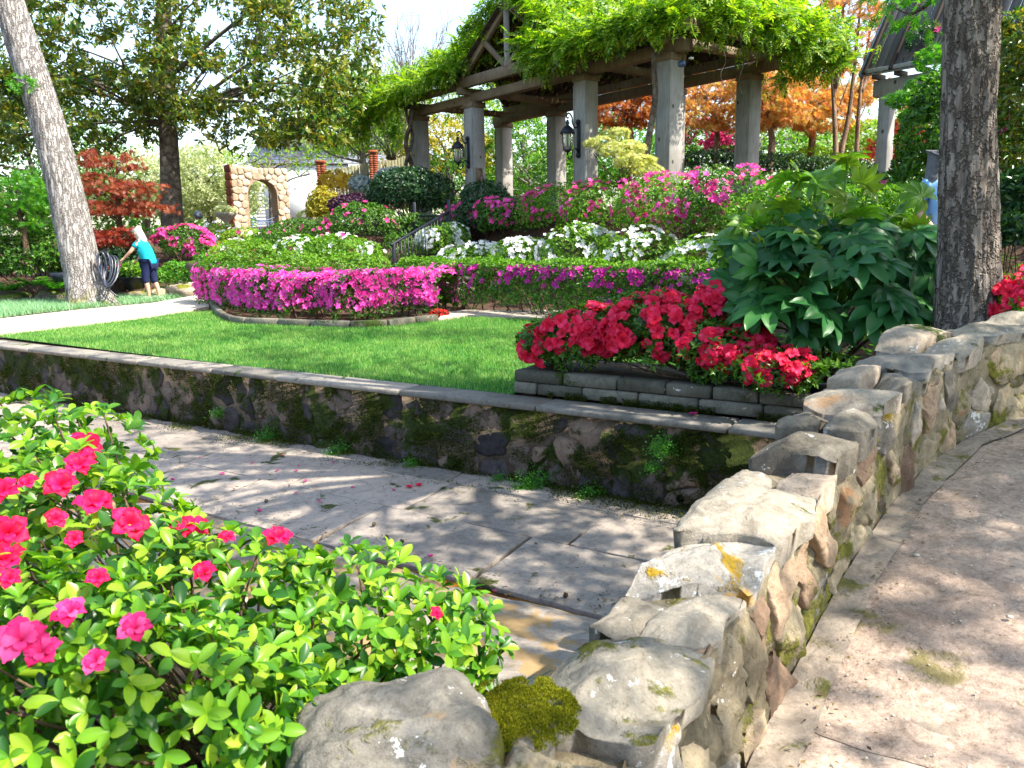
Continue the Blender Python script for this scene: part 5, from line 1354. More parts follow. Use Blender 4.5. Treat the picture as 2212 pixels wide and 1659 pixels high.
mg = thing('monkey_grass', 'small tuft of dark strappy grass tucked behind the mossy stone', 'grass tuft', aY(1045, 1560, 1.95))
b = aY(1045, 1560, 1.95); parts = []
for k_ in range(70):
    a = rng.uniform(0, 6.28); l = rng.uniform(.10, .2); s0 = b + np.array([rng.uniform(-.05, .05), rng.uniform(-.04, .04), -.05]); d = np.array([math.cos(a), math.sin(a), 0])
    pts = np.array([s0, s0 + d * l * .3 + [0, 0, l * .6], s0 + d * l * .75 + [0, 0, l * .75], s0 + d * l * 1.2 + [0, 0, l * .45]]); sd_ = np.array([-d[1], d[0], 0]) * .003
    V = np.concatenate([pts - sd_, pts + sd_]); parts.append((V, np.array([(0, 4, 5, 1), (1, 5, 6, 2), (2, 6, 7, 3)])))
V, F = cat_geo(parts); mk('blades', V, F, M['monkey_grass'], mg)

# ------------------------------------------------------------------ big trees
def big_trunk(name_parent, pts, radii, mat, sides=72, rings=150, ridge=.035, flare=None, freq=9, lobes=5):
    P = curve(pts, rings); rad = np.interp(np.linspace(0, 1, rings), np.linspace(0, 1, len(radii)), radii)
    tan = nrm(np.gradient(P, axis=0)); x = nrm(np.cross([0, 1.0, 0], tan[0])); V = []
    for i in range(rings):
        x = nrm(x - tan[i] * (x @ tan[i])); y = np.cross(tan[i], x)
        h = P[i][2] - P[0][2]
        for j in range(sides):
            a = j * 2 * PI / sides
            nz = noise.noise(Vector((math.cos(a) * freq * .55, math.sin(a) * freq * .55, h * 1.9 + .6 * noise.noise(Vector((a, h * 2, 3)))))) 
            fine = noise.noise(Vector((math.cos(a) * freq * 1.6, math.sin(a) * freq * 1.6, h * 5.0)))
            lump = noise.noise(Vector((math.cos(a) * 1.2, math.sin(a) * 1.2, h * .9 + 7)))
            r = rad[i] * (1 + .05 * lump) + ridge * (1 - abs(nz) * 2.6) * .5 + ridge * .35 * fine
            if flare: r *= 1 + flare * math.exp(-h / (.35 * rad[0] * 2)) * (1 + .7 * math.cos(a * lobes + .7))
            V.append(P[i] + r * (math.cos(a) * x + math.sin(a) * y))
    V = np.array(V)
    i = np.arange(rings - 1)[:, None] * sides; j = np.arange(sides)[None]; k = (j + 1) % sides
    F = np.stack([i + j, i + k, i + sides + k, i + sides + j], -1).reshape(-1, 4)
    return mk('trunk', V, F, M[mat], name_parent, smooth=True)
# leaning tree at the left
lt = thing('leaning_tree', 'tall leaning tree with pale ridged trunk and mossy flared base', 'tree', aY(198, 652, 18.2))
b0, b1, b2 = aY(196, 660, 18.2), aY(118, 320, 18.4), aY(14, -10, 18.6)
ltop = b2 + (b2 - b1) * .9
big_trunk(lt, [b0 - np.array([0, 0, .1]), b0 * .75 + b1 * .25, b1, b2, ltop], [.44, .385, .34, .295, .23], 'trunk_grey', ridge=.034, flare=.42, lobes=4)
Bl = [(ltop + np.array([.2, -.5, 1.6]), (3.4, 3.0, 2.0)), (ltop + np.array([-2.5, 0, 1.0]), (2.8, 2.6, 1.8))]
V, F, C = crown_geo(Bl, 160, .35, 12, 4, .16, LEAF2, depth=.8); mk('crown', V, F, M['magnolia_leaf'], lt)
parts = [tubeg(curve([ltop - np.array([0, 0, .2]), (ltop + c) / 2 + np.array([0, 0, .3]), c], 8), np.linspace(.16, .02, 8), 7) for c in C[:14]]
tw0 = aY(60, 185, 18.2)
parts.append(tubeg(curve([aY(72, 205, 18.3), tw0, aY(40, 175, 18.0)], 6), np.linspace(.03, .008, 6), 5))
V, F = cat_geo(parts); mk('branches', V, F, M['trunk_grey'], lt, smooth=True)
P, N = blob_pts(40, aY(48, 185, 18.0), (.28, .2, .25)); V, F = leaves_on(P, N, 5, .1, LEAF2); mk('sprout', V, F, M['maple_green'], lt, kind='stuff')
# tree at the right, behind the rubble wall
rt = thing('path_tree', 'dark ridged tree trunk dotted with white lichen behind the rubble wall', 'tree', [3.43, 6.1, .35])
t0, t1, t2, t3 = aY(2088, 760, 6.1), aY(2092, 560, 6.1), aY(2090, 300, 6.1), aY(2100, 0, 6.1)
t4 = t3 + (t3 - t2) * .9
big_trunk(rt, [t0 - np.array([0, 0, .25]), t0, t1, t2, t3, t4], [.262, .243, .200, .172, .170, .165], 'trunk_brown', ridge=.030, sides=110, rings=220, flare=.10, lobes=5, freq=10)
fk = t3 + np.array([.08, -.03, -.02]); dead = fk + np.array([.13, -.10, .16])
V, F = tubeg(curve([fk - np.array([.03, 0, .16]), fk, dead, dead + np.array([.12, -.1, .22])], 10), [.05, .09, .10, .095, .09, .09, .085, .085, .08, .08], 14)
mk('limb', V, F, M['trunk_brown'], rt, smooth=True)
tc = t4 + np.array([.3, -.2, 0])
def sun_gaps(C):
    """drops clusters of the unseen crown so that sun reaches these spots"""
    sh = C - SUND * ((C[:, 2] - .5) / SUND[2])[:, None]; k = np.ones(len(C), bool); u = rng.uniform(0, 1, len(C))
    for cx, cy, rx, ry, p in [(-.75, 1.9, 1.2, .9, .12), (.95, 3.05, .6, .55, .05), (.55, 4.6, .8, .5, .05), (1.75, 2.2, .6, .5, .05), (-2.6, 6.6, 1.0, .4, .3), (2.3, 4.8, .5, .4, .2), (-3.5, 9.5, 1.2, .8, .4), (.2, 10.5, 1.2, .8, .3)]:
        k &= ~((((sh[:, 0] - cx) / rx) ** 2 + ((sh[:, 1] - cy) / ry) ** 2 < 1) & (u > p))
    k &= ~((sh[:, 1] > 14) & (u > .15)); k &= ~((sh[:, 1] > 8.6) & (np.sin(sh[:, 0] * 1.1 + sh[:, 1] * 2.1) > -.1) & (u > .1)); k &= ~((sh[:, 0] < -5) & (u > .2))
    return k
Bl = [(tc + np.array([.2, -.6, 2.6]), (3.6, 3.4, 1.7)), (tc + np.array([2.8, -1.6, 1.9]), (2.9, 2.9, 1.5)), (tc + np.array([-2.0, -2.0, 2.7]), (2.4, 2.6, 1.4)), (tc + np.array([1.0, -4.4, 2.0]), (3.2, 2.6, 1.4)), (tc + np.array([4.2, 1.5, 1.6]), (2.4, 2.6, 1.5)), (tc + np.array([5.5, -4.0, 1.5]), (2.8, 2.8, 1.6)), (tc + np.array([3.2, -5.4, 1.8]), (2.6, 2.4, 1.3)), (np.array([1.6, 8.4, 8.4]), (2.6, 2.0, 1.2)), (np.array([4.6, 8.8, 8.6]), (2.6, 2.0, 1.2))]  # crown above the view; last two blobs added to throw shade on the lawn
V, F, C = crown_geo(Bl, 1900, .26, 12, 4, .15, LEAF2, depth=.9, lump=.3, keep=sun_gaps); mk('crown', V, F, M['maple_green'], rt)  # unseen crown, thinned to shape the sun and shade below
V2, F2, C2 = crown_geo([(np.array([7.7, 1.3, 7.3]), (1.9, 1.7, .9)), (np.array([8.8, 2.2, 7.4]), (1.6, 1.6, .9))], 170, .26, 12, 4, .15, LEAF2, depth=.9, lump=.3, keep=sun_gaps)  # extra unseen crown mass, added to shade the middle of the path
mk('crown', V2, F2, M['maple_green'], rt)
parts = [tubeg(curve([t4 - np.array([0, 0, .2]), np.array([5.6, 3.8, 6.6]), np.array([7.7, 1.4, 7.2])], 12), np.linspace(.11, .02, 12), 7)]  # first limb added to carry the extra shading mass
for c in C[:46]:
    m_ = (t4 + c) / 2 + np.array([0, 0, .5]); parts.append(tubeg(curve([t4 - np.array([0, 0, .3]), m_, c], 9), np.linspace(.10, .012, 9), 7))
lo = aY(1985, 25, 7.6); lo2 = aY(1930, 15, 7.8)
parts.append(tubeg(curve([t3 + np.array([0, .1, .5]), lo + np.array([.4, 0, .45]), lo, lo2], 9), np.linspace(.04, .006, 9), 6))
V, F = cat_geo(parts); mk('branches', V, F, M['trunk_brown'], rt, smooth=True)
Bq = [(lo, (.34, .3, .14)), (lo2, (.3, .3, .10)), (lo + np.array([.2, 0, -.16]), (.18, .2, .12)), (aY(1945, 60, 7.6), (.10, .1, .1))]
V, F, C = crown_geo(Bq, 46, .06, 4, 3, .07, MAPLE, depth=.9, zlo=-1); mk('low_spray', V, F, M['maple_green'], rt, kind='stuff')
# magnolia
mb = aY(372, 492, 26.0); mt_ = aY(352, 0, 26.2); mtt = mt_ + (mt_ - mb) * .35
magb = [B(240, 60, 26, 3.2, 2.6, 2.4), B(520, 120, 25.6, 3.4, 2.8, 2.2), B(380, 0, 26, 3.4, 3.0, 2.8), B(620, 190, 25.2, 2.5, 2.2, 1.5), B(690, 60, 25.6, 1.9, 2.0, 1.7), B(180, 210, 25.8, 2.2, 2.2, 1.5), B(90, 120, 25.8, 2.0, 2.0, 2.0), B(430, 190, 24.6, 2.4, 1.6, 1.3), B(560, 255, 24.8, 2.2, 1.8, .9), B(270, 260, 25.8, 1.6, 1.8, .8), B(660, 270, 25.0, 1.3, 1.4, .7), B(60, 280, 26, 1.4, 1.6, 1.4)]
tree('magnolia_tree', 'large dark evergreen magnolia with glossy leaves and straight trunk', mb, [mb - np.array([0, 0, .3]), mb * .6 + mt_ * .4, mt_, mtt], [.36, .29, .26, .2, .1], magb, 1500, .24, 12, 5, .20, 'magnolia_leaf', 'trunk_mag', limbs=30, sides=20, limb_r=.19, low=.42, depth=.95, lump=.28, up=.1)
# japanese maples left
rm = aY(255, 500, 21.5)
tree('red_maple', 'wine red Japanese maple in layered sprays left of the magnolia trunk', aY(262, 560, 21.5), [aY(262, 575, 21.5), aY(258, 480, 21.5), aY(250, 400, 21.5)], [.10, .07, .05], [B(215, 400, 21.5, .75, .8, .28), B(300, 415, 21.4, .7, .7, .22), B(255, 350, 21.8, .55, .6, .25), B(245, 450, 21.2, .95, .8, .16), B(330, 450, 21.4, .55, .6, .18), B(210, 345, 21.8, .35, .4, .22)], 230, .12, 8, 3, .11, 'wine_maple_leaf', 'twig', tmpl=MAPLE, limbs=22, flat=.3, depth=.8)
tree('red_maple', 'low spreading crimson laceleaf maple behind the leaning trunk', aY(250, 560, 21), [aY(255, 575, 21), aY(250, 530, 21), aY(245, 505, 21)], [.07, .06, .04], [B(250, 515, 20.8, .85, .7, .24), B(215, 520, 20.6, .4, .5, .2)], 110, .1, 8, 3, .10, 'red_maple_leaf', 'twig', tmpl=MAPLE, limbs=10, flat=.3)
tree('green_maple', 'fresh green Japanese maple left of the leaning trunk', aY(40, 560, 20), [aY(60, 575, 20), aY(52, 500, 20), aY(35, 440, 20)], [.08, .06, .04], [B(25, 420, 20, .9, .8, .4), B(70, 395, 20, .5, .6, .35), B(40, 470, 19.8, .8, .7, .28), B(-40, 450, 20, .8, .8, .6), B(95, 450, 20.2, .35, .5, .3)], 170, .14, 9, 3, .12, 'maple_green', 'twig', tmpl=MAPLE, limbs=16, flat=.4, depth=.8)
# shade shrubs by the left edge
shrub('dark_shrub', 'dark green shrub bank at the far left behind the ferns', 'shrub', [B(40, 560, 20.5, .95, .8, .6), B(110, 545, 20.8, .7, .7, .6), B(-60, 560, 20.5, .9, .8, .7), B(170, 560, 21, .6, .6, .5)], 3200, 5, .10, 'azalea_leaf')
shrub('dark_shrub', 'shaded shrub with a few pink flowers between hose and woman', 'shrub', [B(245, 575, 20.8, .65, .6, .55), B(290, 560, 21.2, .5, .5, .5)], 1700, 5, .09, 'dark_leaf', fl=[('rose_petal', 14, .09, None), ('red_petal', 10, .10, lambda P: P[:, 2] < P[:, 2].mean())])
GB = 'ferns at the far left of the lawn'
for px, py, lab in [(75, 620, 'yellow green fern left of the mossy trunk base'), (20, 632, 'fern at the left edge beside mossy stones'), (120, 628, 'dark fern tucked against the leaning trunk')]:
    fern('fern', lab, aY(px, py, 19.2), 22, .55, 'fern_leaf', GB)
for px, py, r, lab, mt2 in [(30, 648, .42, 'mossy rounded rock at the far left edge of the lawn', 'rock_dark'), (110, 645, .34, 'dark mossy rock against the leaning trunk', 'rock_dark'), (108, 636, .25, 'bare grey rock between the two mossy rocks', 'rock_dark'), (395, 630, .5, 'flat sunlit slab rock right of the woman', 'rock'), (350, 636, .34, 'mossy rock at the feet of the woman', 'rock'), (425, 618, .3, 'pale upper rock on the right of the slab', 'rock'), (300, 640, .28, 'low brown rock behind the heels of the woman', 'rock'), (430, 575, .34, 'brown rock under the deep pink azalea', 'rock_dark'), (455, 600, .3, 'pale stepping rock beside the pink hedge', 'rock')]:
    c = aY(px, py, 20.2 if px > 200 else 19.3); V, F = rockg(c, (r, r * .7, r * .42), px * .13, 3, .28, 1.4, .25, px)
    o = mk('garden_rock', V, F, M[mt2], None, smooth=False, label=lab, cat='rock', group='rocks edging the far garden', kind='thing')

# garden hose coiled on the leaning trunk
hc = aY(238, 572, 18.1); ho = thing('garden_hose', 'coiled dark garden hose hanging on the leaning trunk', 'hose', hc)
for k_ in range(11):
    rx, rz = .15 + .009 * k_, .29 + .014 * (k_ % 5); ph = rng.uniform(-.03, .03)
    pts = [hc + np.array([math.cos(a) * rx * .62 + .022 * k_ - .12 + ph, -.12 + .025 * k_ * math.sin(a) , math.sin(a) * rz - (.05 * k_ * .35)]) for a in np.linspace(0, 2 * PI, 22)]
    V, F = tubeg(pts, .017, 6, cap=False); mk('coil', V, F, M['hose'], ho, smooth=True)
V, F = tubeg(curve([hc + np.array([-.22, -.14, .3]), hc + np.array([-.16, -.2, -.1]), hc + np.array([.0, -.2, -.5]), hc + np.array([.18, -.15, -.72])], 14), .017, 6); mk('loose_end', V, F, M['hose'], ho, smooth=True)
V, F = tubeg([hc + np.array([-.2, .1, .3]), hc + np.array([.05, -.1, .36])], .02, 8); mk('hook', V, F, M['iron'], ho)
bp = aY(132, 592, 19.6); V, F = latheg([(.001, 0), (.16, .0), (.26, .22), (.24, .24), (.001, .2)], bp - np.array([0, 0, .2]), 16)
mk('garden_bowl', V, F, M['pot_black'], None, smooth=True, label='dark bowl among the shrubs left of the leaning trunk', cat='bowl', kind='thing')
bp = aY(292, 602, 20.3); o = thing('planter_bowl', 'dark planter bowl of leafy plants beside the woman', 'planter', bp - np.array([0, 0, .25]))
V, F = latheg([(.001, 0), (.18, 0), (.34, .28), (.36, .30), (.32, .28), (.001, .22)], bp - np.array([0, 0, .25]), 20); mk('bowl', V, F, M['pot_black'], o, smooth=True)
P, N = blob_pts(160, bp + np.array([0, 0, .2]), (.34, .3, .2)); V, F = leaves_on(P, N, 5, .1, LEAF2); mk('foliage', V, F, M['azalea_leaf_bright'], o, kind='stuff')
# dark iron fence at the far left behind the shrubs
o = thing('iron_fence', 'dark iron picket fence half hidden by shrubs at the far left', 'fence', aY(60, 590, 22))
fa0, fa1 = aY(-40, 545, 22), aY(150, 545, 22)
for z in (0, -.9): V, F = beamg(fa0 + np.array([0, 0, z]), fa1 + np.array([0, 0, z]), .04, .04); mk('rail', V, F, M['iron'], o)
for k_ in range(18):
    p = fa0 + (fa1 - fa0) * (k_ + .5) / 18; V, F = boxg(p - np.array([0, 0, .45]), (.025, .025, 1.15)); mk('picket', V, F, M['iron'], o)

# ------------------------------------------------------------------ stone arch, urns, fence, house
ac = aY(507, 488, 30.0); AE = np.array([*E2, 0]); AN = np.array([*(-E1), 0])        # AE across the front, AN out of it
AW, AH, AT, OW, OZ = 2.15, 2.10, .62, 1.10, 1.12
ag = thing('stone_arch', 'pale rough stone garden arch with round headed opening', 'arch', ac + AE * AW / 2 - np.array([0, 0, .6]))
def ar3(u, z, d): return ac + AE * u + AN * d + np.array([0, 0, z])
oc = AW * .53
def arch_outline(off):
    r = OW / 2 - off
    return [(oc - r, -.8)] + [(oc - r * math.cos(a), OZ + r * math.sin(a)) for a in np.linspace(0, PI, 17)] + [(oc + r, -.8)]
inn = arch_outline(0); out_ = [(0.02, -.8), (0.02, OZ)] + [(u, AH - .02) for u in np.linspace(.02, AW - .02, 15)] + [(AW - .02, OZ), (AW - .02, -.8)]
n = len(inn); V = [ar3(u, z, 0) for u, z in inn] + [ar3(u, z, 0) for u, z in out_] + [ar3(u, z, -AT) for u, z in inn] + [ar3(u, z, -AT) for u, z in out_]
F = []
for i in range(n - 1):
    F += [(i, i + 1, n + i + 1, n + i), (2 * n + i, 3 * n + i, 3 * n + i + 1, 2 * n + i + 1), (i, 2 * n + i, 2 * n + i + 1, i + 1), (n + i, n + i + 1, 3 * n + i + 1, 3 * n + i)]
mk('mortar', np.array(V), F, M['arch_mortar'], ag)
cells = voronoi(jitter_pts(0, AW, -.6, AH, 9, 11, .36), 0, AW, -.6, AH)
for i, c in enumerate(cells):
    if c is None: continue
    cc = c.mean(0); r = math.hypot(cc[0] - oc, max(0, cc[1] - OZ))
    if r < OW / 2 + .03: continue
    q = c.copy()
    for v in q:      # pull corners out of the opening
        rr = math.hypot(v[0] - oc, max(0, v[1] - OZ))
        if rr < OW / 2:
            if v[1] <= OZ: v[0] = oc + math.copysign(OW / 2, v[0] - oc)
            else:
                k_ = OW / 2 / max(rr, .01); v[0] = oc + (v[0] - oc) * k_; v[1] = OZ + (v[1] - OZ) * k_
    V, F = pillow(q, ar3, rng.uniform(.02, .05), .05, i, .06, .02, .004, (.97, .85, .5), .35, .08, 5, 1); mk('stone', V, F, M['arch_stone'], ag, smooth=True)
for k_ in range(10):      # stones of the shaded end face and the opening's jamb
    V, F = boxg(ar3(-.005, -.45 + k_ * .28, -AT / 2), (.05, AT - .02, .25), [AE, AN, [0, 0, 1]]); bevel_box('end_stone', (V, F), M['brick'], ag, .015)
# low blue iron gate in the arch
o = thing('low_gate', 'low pale blue iron gate across the arch opening', 'gate', ar3(oc, -.5, -.2))
for z in (.14, -.4): V, F = beamg(ar3(oc - OW / 2, z, -.2), ar3(oc + OW / 2, z, -.2), .03, .03); mk('rail', V, F, M['iron_blue'], o)
for sg in (-1, 1): V, F = tubeg(curve([ar3(oc + sg * OW / 2, .34, -.2), ar3(oc + sg * OW / 4, .24, -.2), ar3(oc + sg * .02, .18, -.2)], 10), .018, 6); mk('scroll', V, F, M['iron_blue'], o)
for k_ in range(11): V, F = boxg(ar3(oc - OW / 2 + OW * (k_ + .5) / 11, -.15, -.2), (.016, .016, .56)); mk('bar', V, F, M['iron_blue'], o)
# low stone wall running left from the arch
o = thing('garden_wall', 'low pale stone wall carrying an urn left of the arch', 'wall', ar3(-1.4, -.6, -.3)); 
cells = voronoi(jitter_pts(-2.2, -.05, -.7, .06, 8, 3, .35), -2.2, -.05, -.7, .06)
for i, c in enumerate(cells):
    if c is None: continue
    V, F = pillow(c, lambda u, v, d: ar3(u, v, d - .1), .05, .3, i + 50, .1, .02, .012, (.95, .6), .4, .05); mk('stone', V, F, M['arch_stone'], o, smooth=True)
def urn(px, py, Y, lab, sc=1.0):
    c = aY(px, py, Y); o = thing('stone_urn', lab, 'urn', c, 'stone urns by the arch')
    V, F = latheg([(.001, 0), (.16 * sc, 0), (.14 * sc, .06 * sc), (.07 * sc, .12 * sc), (.12 * sc, .2 * sc), (.32 * sc, .36 * sc), (.40 * sc, .46 * sc), (.40 * sc, .50 * sc), (.34 * sc, .47 * sc), (.001, .42 * sc)], c, 20); mk('bowl', V, F, M['urn'], o, smooth=True)
    P, N = blob_pts(90, c + np.array([0, 0, .55 * sc]), (.36 * sc, .36 * sc, .16 * sc)); V, F = leaves_on(P, N, 5, .11, LEAF2); mk('foliage', V, F, M['pale_leaf'], o, kind='stuff')
urn(490, 490, 29.5, 'stone urn with a pale plant on the wall left of the arch')
urn(665, 500, 29.5, 'terracotta toned urn of trailing plants right of the arch', 1.0)
c = aY(428, 464, 28); V, F = rockg(c, (.14, .14, .14), 1, 3, .02); mk('gazing_ball', V, F, M['ball'], None, smooth=True, label='blue grey gazing ball left of the stone arch', cat='ball', kind='thing')
# small multi stem tree behind the arch
tree('small_tree', 'pale multi stemmed small tree seen through the arch', aY(595, 500, 33), [aY(590, 510, 33), aY(588, 440, 33), aY(580, 360, 33)], [.16, .13, .07], [B(600, 330, 33, 1.5, 1.2, .7), B(680, 360, 33, .9, .8, .5), B(540, 340, 33, .9, .8, .4)], 90, .3, 6, 4, .12, 'lime_leaf', 'trunk_grey_thin', limbs=14, depth=.9)
# board fence with brick pillars
fn = thing('board_fence', 'weathered green brown board fence behind the yellow azalea', 'fence', aY(780, 430, 33))
f0, f1 = aY(702, 368, 33), aY(905, 333, 33); bd = nrm(np.array([*(f1 - f0)[:2], 0])); nb = 30
for k_ in range(nb):
    p = f0 + (f1 - f0) * (k_ + .5) / nb; wbd = np.linalg.norm((f1 - f0)[:2]) / nb
    bevel_box('board', boxg(p + np.array([0, 0, -1.0 + rng.uniform(-.03, .03)]), (wbd - .012, .025, 2.0), [bd, [bd[1], -bd[0], 0], [0, 0, 1]]), M['timber_green'], fn, .005)
for z in (-.42, -1.55): bevel_box('rail', beamg(f0 + np.array([0, -.05, z]), f1 + np.array([0, -.05, z]), .05, .10), M['timber_green'], fn, .01)
for k_ in (0.02, .33, .66, .98): p = f0 + (f1 - f0) * k_; bevel_box('fence_post', boxg(p + np.array([0, -.07, -1.1]), (.09, .06, 2.0)), M['timber_green'], fn, .01)
for (px, py, h, lab) in [(693, 352, 2.6, 'red brick pillar at the left end of the board fence'), (806, 330, 2.6, 'red brick pillar rising above the middle of the board fence')]:
    tp = aY(px, py, 32.7); o = thing('brick_pillar', lab, 'pillar', tp - np.array([0, 0, h]), 'brick pillars of the board fence')
    V, F = boxg(tp - np.array([0, 0, h / 2]), (.28, .28, h)); mk('mortar', V, F, M['urn'], o)
    bm_ = None
    for r_ in range(int(h / .085)):
        for q in range(2):
            for side in range(2):
                off = np.array([(q - .5) * .155, -.145, 0]) if side == 0 else np.array([.145, (q - .5) * .155, 0])
                sz_ = (.145, .03, .072) if side == 0 else (.03, .145, .072)
                pos_ = tp + off + np.array([0, 0, -.05 - r_ * .085])
                if bm_ is None: bm_ = {}
                if side not in bm_:
                    V, F = boxg((0, 0, 0), sz_); me = raw('brick', V, F); me.materials.append(M['brick']); bm_[side] = me
                inst('brick', bm_[side], o, Matrix.Translation(Vector(pos_.tolist())))
    bevel_box('cap', boxg(tp + np.array([0, 0, .03]), (.38, .38, .12)), M['brick'], o, .03)
# neighbouring house
hs = thing('house', 'pale board sided house with grey shingle roof behind the fence', 'house', aY(640, 430, 42))
hx = nrm(np.array([1.0, .25, 0])); hy = np.array([hx[1], -hx[0], 0]); h0 = aY(545, 352, 42); h1 = h0 + hx * 4.2
V, F = boxg((h0 + h1) / 2 + np.array([0, 2.0, -2.0]), (4.2, 4, 4.0), [hx, hy, [0, 0, 1]]); mk('wall', V, F, M['siding'], hs)
for k_ in range(22):
    bevel_box('siding_board', boxg((h0 + h1) / 2 + hy * 0.02 + np.array([0, 0, -.1 - .17 * k_]), (4.2, .03, .165), [hx, hy, [0, 0, 1]]), M['siding'], hs, .008)
ra_, rb_ = h0 - hx * .3 + np.array([0, 0, -.05]), h1 + hx * 5.2 + np.array([0, 0, -.05])
up_ = nrm(np.array([0, .8, .42]))
for r_ in range(9):
    p, q = ra_ + up_ * .42 * r_, rb_ + up_ * .42 * r_
    V, F = boxg((p + q) / 2 + up_ * .2 + np.array([0, -.2, .02]), (np.linalg.norm(q - p), .46, .05), [hx, nrm(up_ + np.array([0, 0, -.03])), np.cross(hx, up_)]); mk('shingle_course', V, F, M['roofing'], hs)

# ------------------------------------------------------------------ gazebo on the right
gp0 = aY(1890, 196, 19.0); GD = np.array([*(-E1), 0]); GE = np.array([*E2, 0])
gz_ = thing('gazebo', 'grey timber pavilion with ribbed sloping roof behind the right hand trunk', 'pavilion', aY(1930, 380, 19.0))
gax = np.array([GD, GE, [0, 0, 1.0]])
bevel_box('beam', boxg(gp0 + GD * 2.4 + np.array([0, 0, .02]), (4.8, .2, .36), gax), M['timber'], gz_, .015)
for k_ in (.0, ): pass
for d_ in (.33, 4.4): bevel_box('post', boxg(gp0 + GD * d_ + np.array([0, .05, -1.35]), (.27, .27, 2.4), gax), M['timber'], gz_, .015)
bevel_box('side_beam', boxg(gp0 + GD * .15 + GE * 1.6 + np.array([0, 0, .02]), (.2, 3.0, .3), gax), M['timber_brown'], gz_, .015)
for k_ in range(9): bevel_box('rafter_tail', boxg(gp0 + GD * (.1 + .5 * k_) + GE * -.05 + np.array([0, 0, .27]), (.06, .5, .12), gax), M['timber_dark'], gz_, .005)
e0 = gp0 - GD * .1 - GE * .3 + np.array([0, 0, .36]); ru = nrm(GE * .55 + np.array([0, 0, .83])); rn_ = nrm(np.cross(GD, ru)); rn_ = rn_ if rn_[2] > 0 else -rn_
bevel_box('fascia', boxg(e0 + GD * 2.4 + np.array([0, 0, .0]), (5.0, .05, .14), gax), M['timber'], gz_, .008)
for k_ in range(24):
    bevel_box('roof_board', boxg(e0 + GD * (.1 + .205 * k_) + ru * 2.0, (.19, 4.1, .03), [GD, ru, rn_]), M['timber_shaded'], gz_, .005)
for k_ in range(9):
    bevel_box('batten', boxg(e0 + GD * (.02 + .6 * k_) + ru * 2.0 + rn_ * .05, (.07, 4.1, .07), [GD, ru, rn_]), M['timber_dark'], gz_, .005)
bevel_box('rake_board', boxg(e0 - GD * .06 + ru * 2.0, (.05, 4.2, .16), [GD, ru, rn_]), M['slate'], gz_, .005)
bx = aY(1985, 128, 18.2); o = thing('window_box', 'terracotta coloured planter box on the pavilion eave', 'planter', bx - np.array([0, 0, .12]))
bevel_box('box', boxg(bx, (.75, .24, .24), gax), M['terracotta'], o, .02)
P, N = blob_pts(200, bx + np.array([.1, 0, .35]), (.4, .2, .35)); V, F = leaves_on(P, N, 5, .07, LEAF2); mk('foliage', V, F, M['dark_leaf'], o, kind='stuff')
flowers_on(o, bx + np.array([[.3, -.1, .62], [.36, -.12, .55], [.26, -.1, .56]]), np.tile([0, -1.0, .3], (3, 1)), .09, M['rose_petal'])

# ------------------------------------------------------------------ maples and shrubs behind and right of the pergola
GMP = 'orange Japanese maples behind the pergola'
def mtree(label, px, py, Y, blobs, leaf, n=150, L=.13, trunk='trunk_smooth', r0=.12, topy=None, group=GMP, name='japanese_maple'):
    b = aY(px, py, Y); tp = aY(px - 8, topy or py - 120, Y)
    return tree(name, label, b, [b - np.array([0, 0, .4]), b * .55 + tp * .45 + np.array([.12, 0, 0]), tp], [r0, r0 * .8, r0 * .5], blobs, n, .17, 9, 3, L, leaf, trunk, group=group, tmpl=MAPLE, limbs=20, flat=.35, depth=.85, limb_r=.4)
mtree('orange maple with leaning trunk right of the last pergola post', 1750, 335, 26, [B(1740, 215, 26, 1.5, 1.2, .8), B(1690, 150, 26.5, 1.1, 1.1, .8), B(1800, 260, 25.5, 1.0, 1.0, .5), B(1830, 190, 26, 1.0, 1.0, .7), B(1700, 250, 25.5, .9, .9, .4)], 'orange_maple_leaf', 430, .14, topy=200)
mtree('orange maple with twin stems close behind the last pergola post', 1662, 345, 24.5, [B(1665, 235, 24.5, .9, .9, .55), B(1640, 180, 25, .8, .8, .6), B(1700, 205, 24.5, .6, .7, .4)], 'orange_maple_leaf', 330, topy=240)
mtree('rust brown maple framed between the two right hand posts', 1545, 340, 27, [B(1545, 225, 27, 1.3, 1.1, .7), B(1500, 260, 26.5, .9, .9, .45), B(1590, 255, 26.5, .9, .9, .45), B(1540, 180, 27.5, 1.2, 1.1, .5)], 'orange_maple_leaf', 330, topy=230)
mtree('rust brown maple seen between the middle posts', 1360, 340, 30, [B(1350, 235, 30, 1.4, 1.1, .8), B(1395, 205, 30, 1.0, 1.0, .7), B(1310, 245, 29.5, .9, .9, .6)], 'rust_maple_leaf', 420, topy=240)
b = aY(1818, 440, 21)
stm = [aY(1800, 440, 21), aY(1805, 330, 21), aY(1800, 200, 21.2), aY(1790, 60, 21.4)]
ex = [tubeg(curve(q, 14), np.linspace(.075, .02, 14), 7) for q in ([aY(1812, 350, 21), aY(1835, 240, 21.1), aY(1850, 100, 21.3), aY(1862, -20, 21.4)], [aY(1848, 420, 21.2), aY(1852, 290, 21.2), aY(1862, 170, 21.3), aY(1885, 40, 21.5)], [aY(1858, 200, 21.3), aY(1890, 130, 21.4), aY(1915, 70, 21.4)], [aY(1803, 190, 21.2), aY(1820, 90, 21.3), aY(1822, 0, 21.4)])]
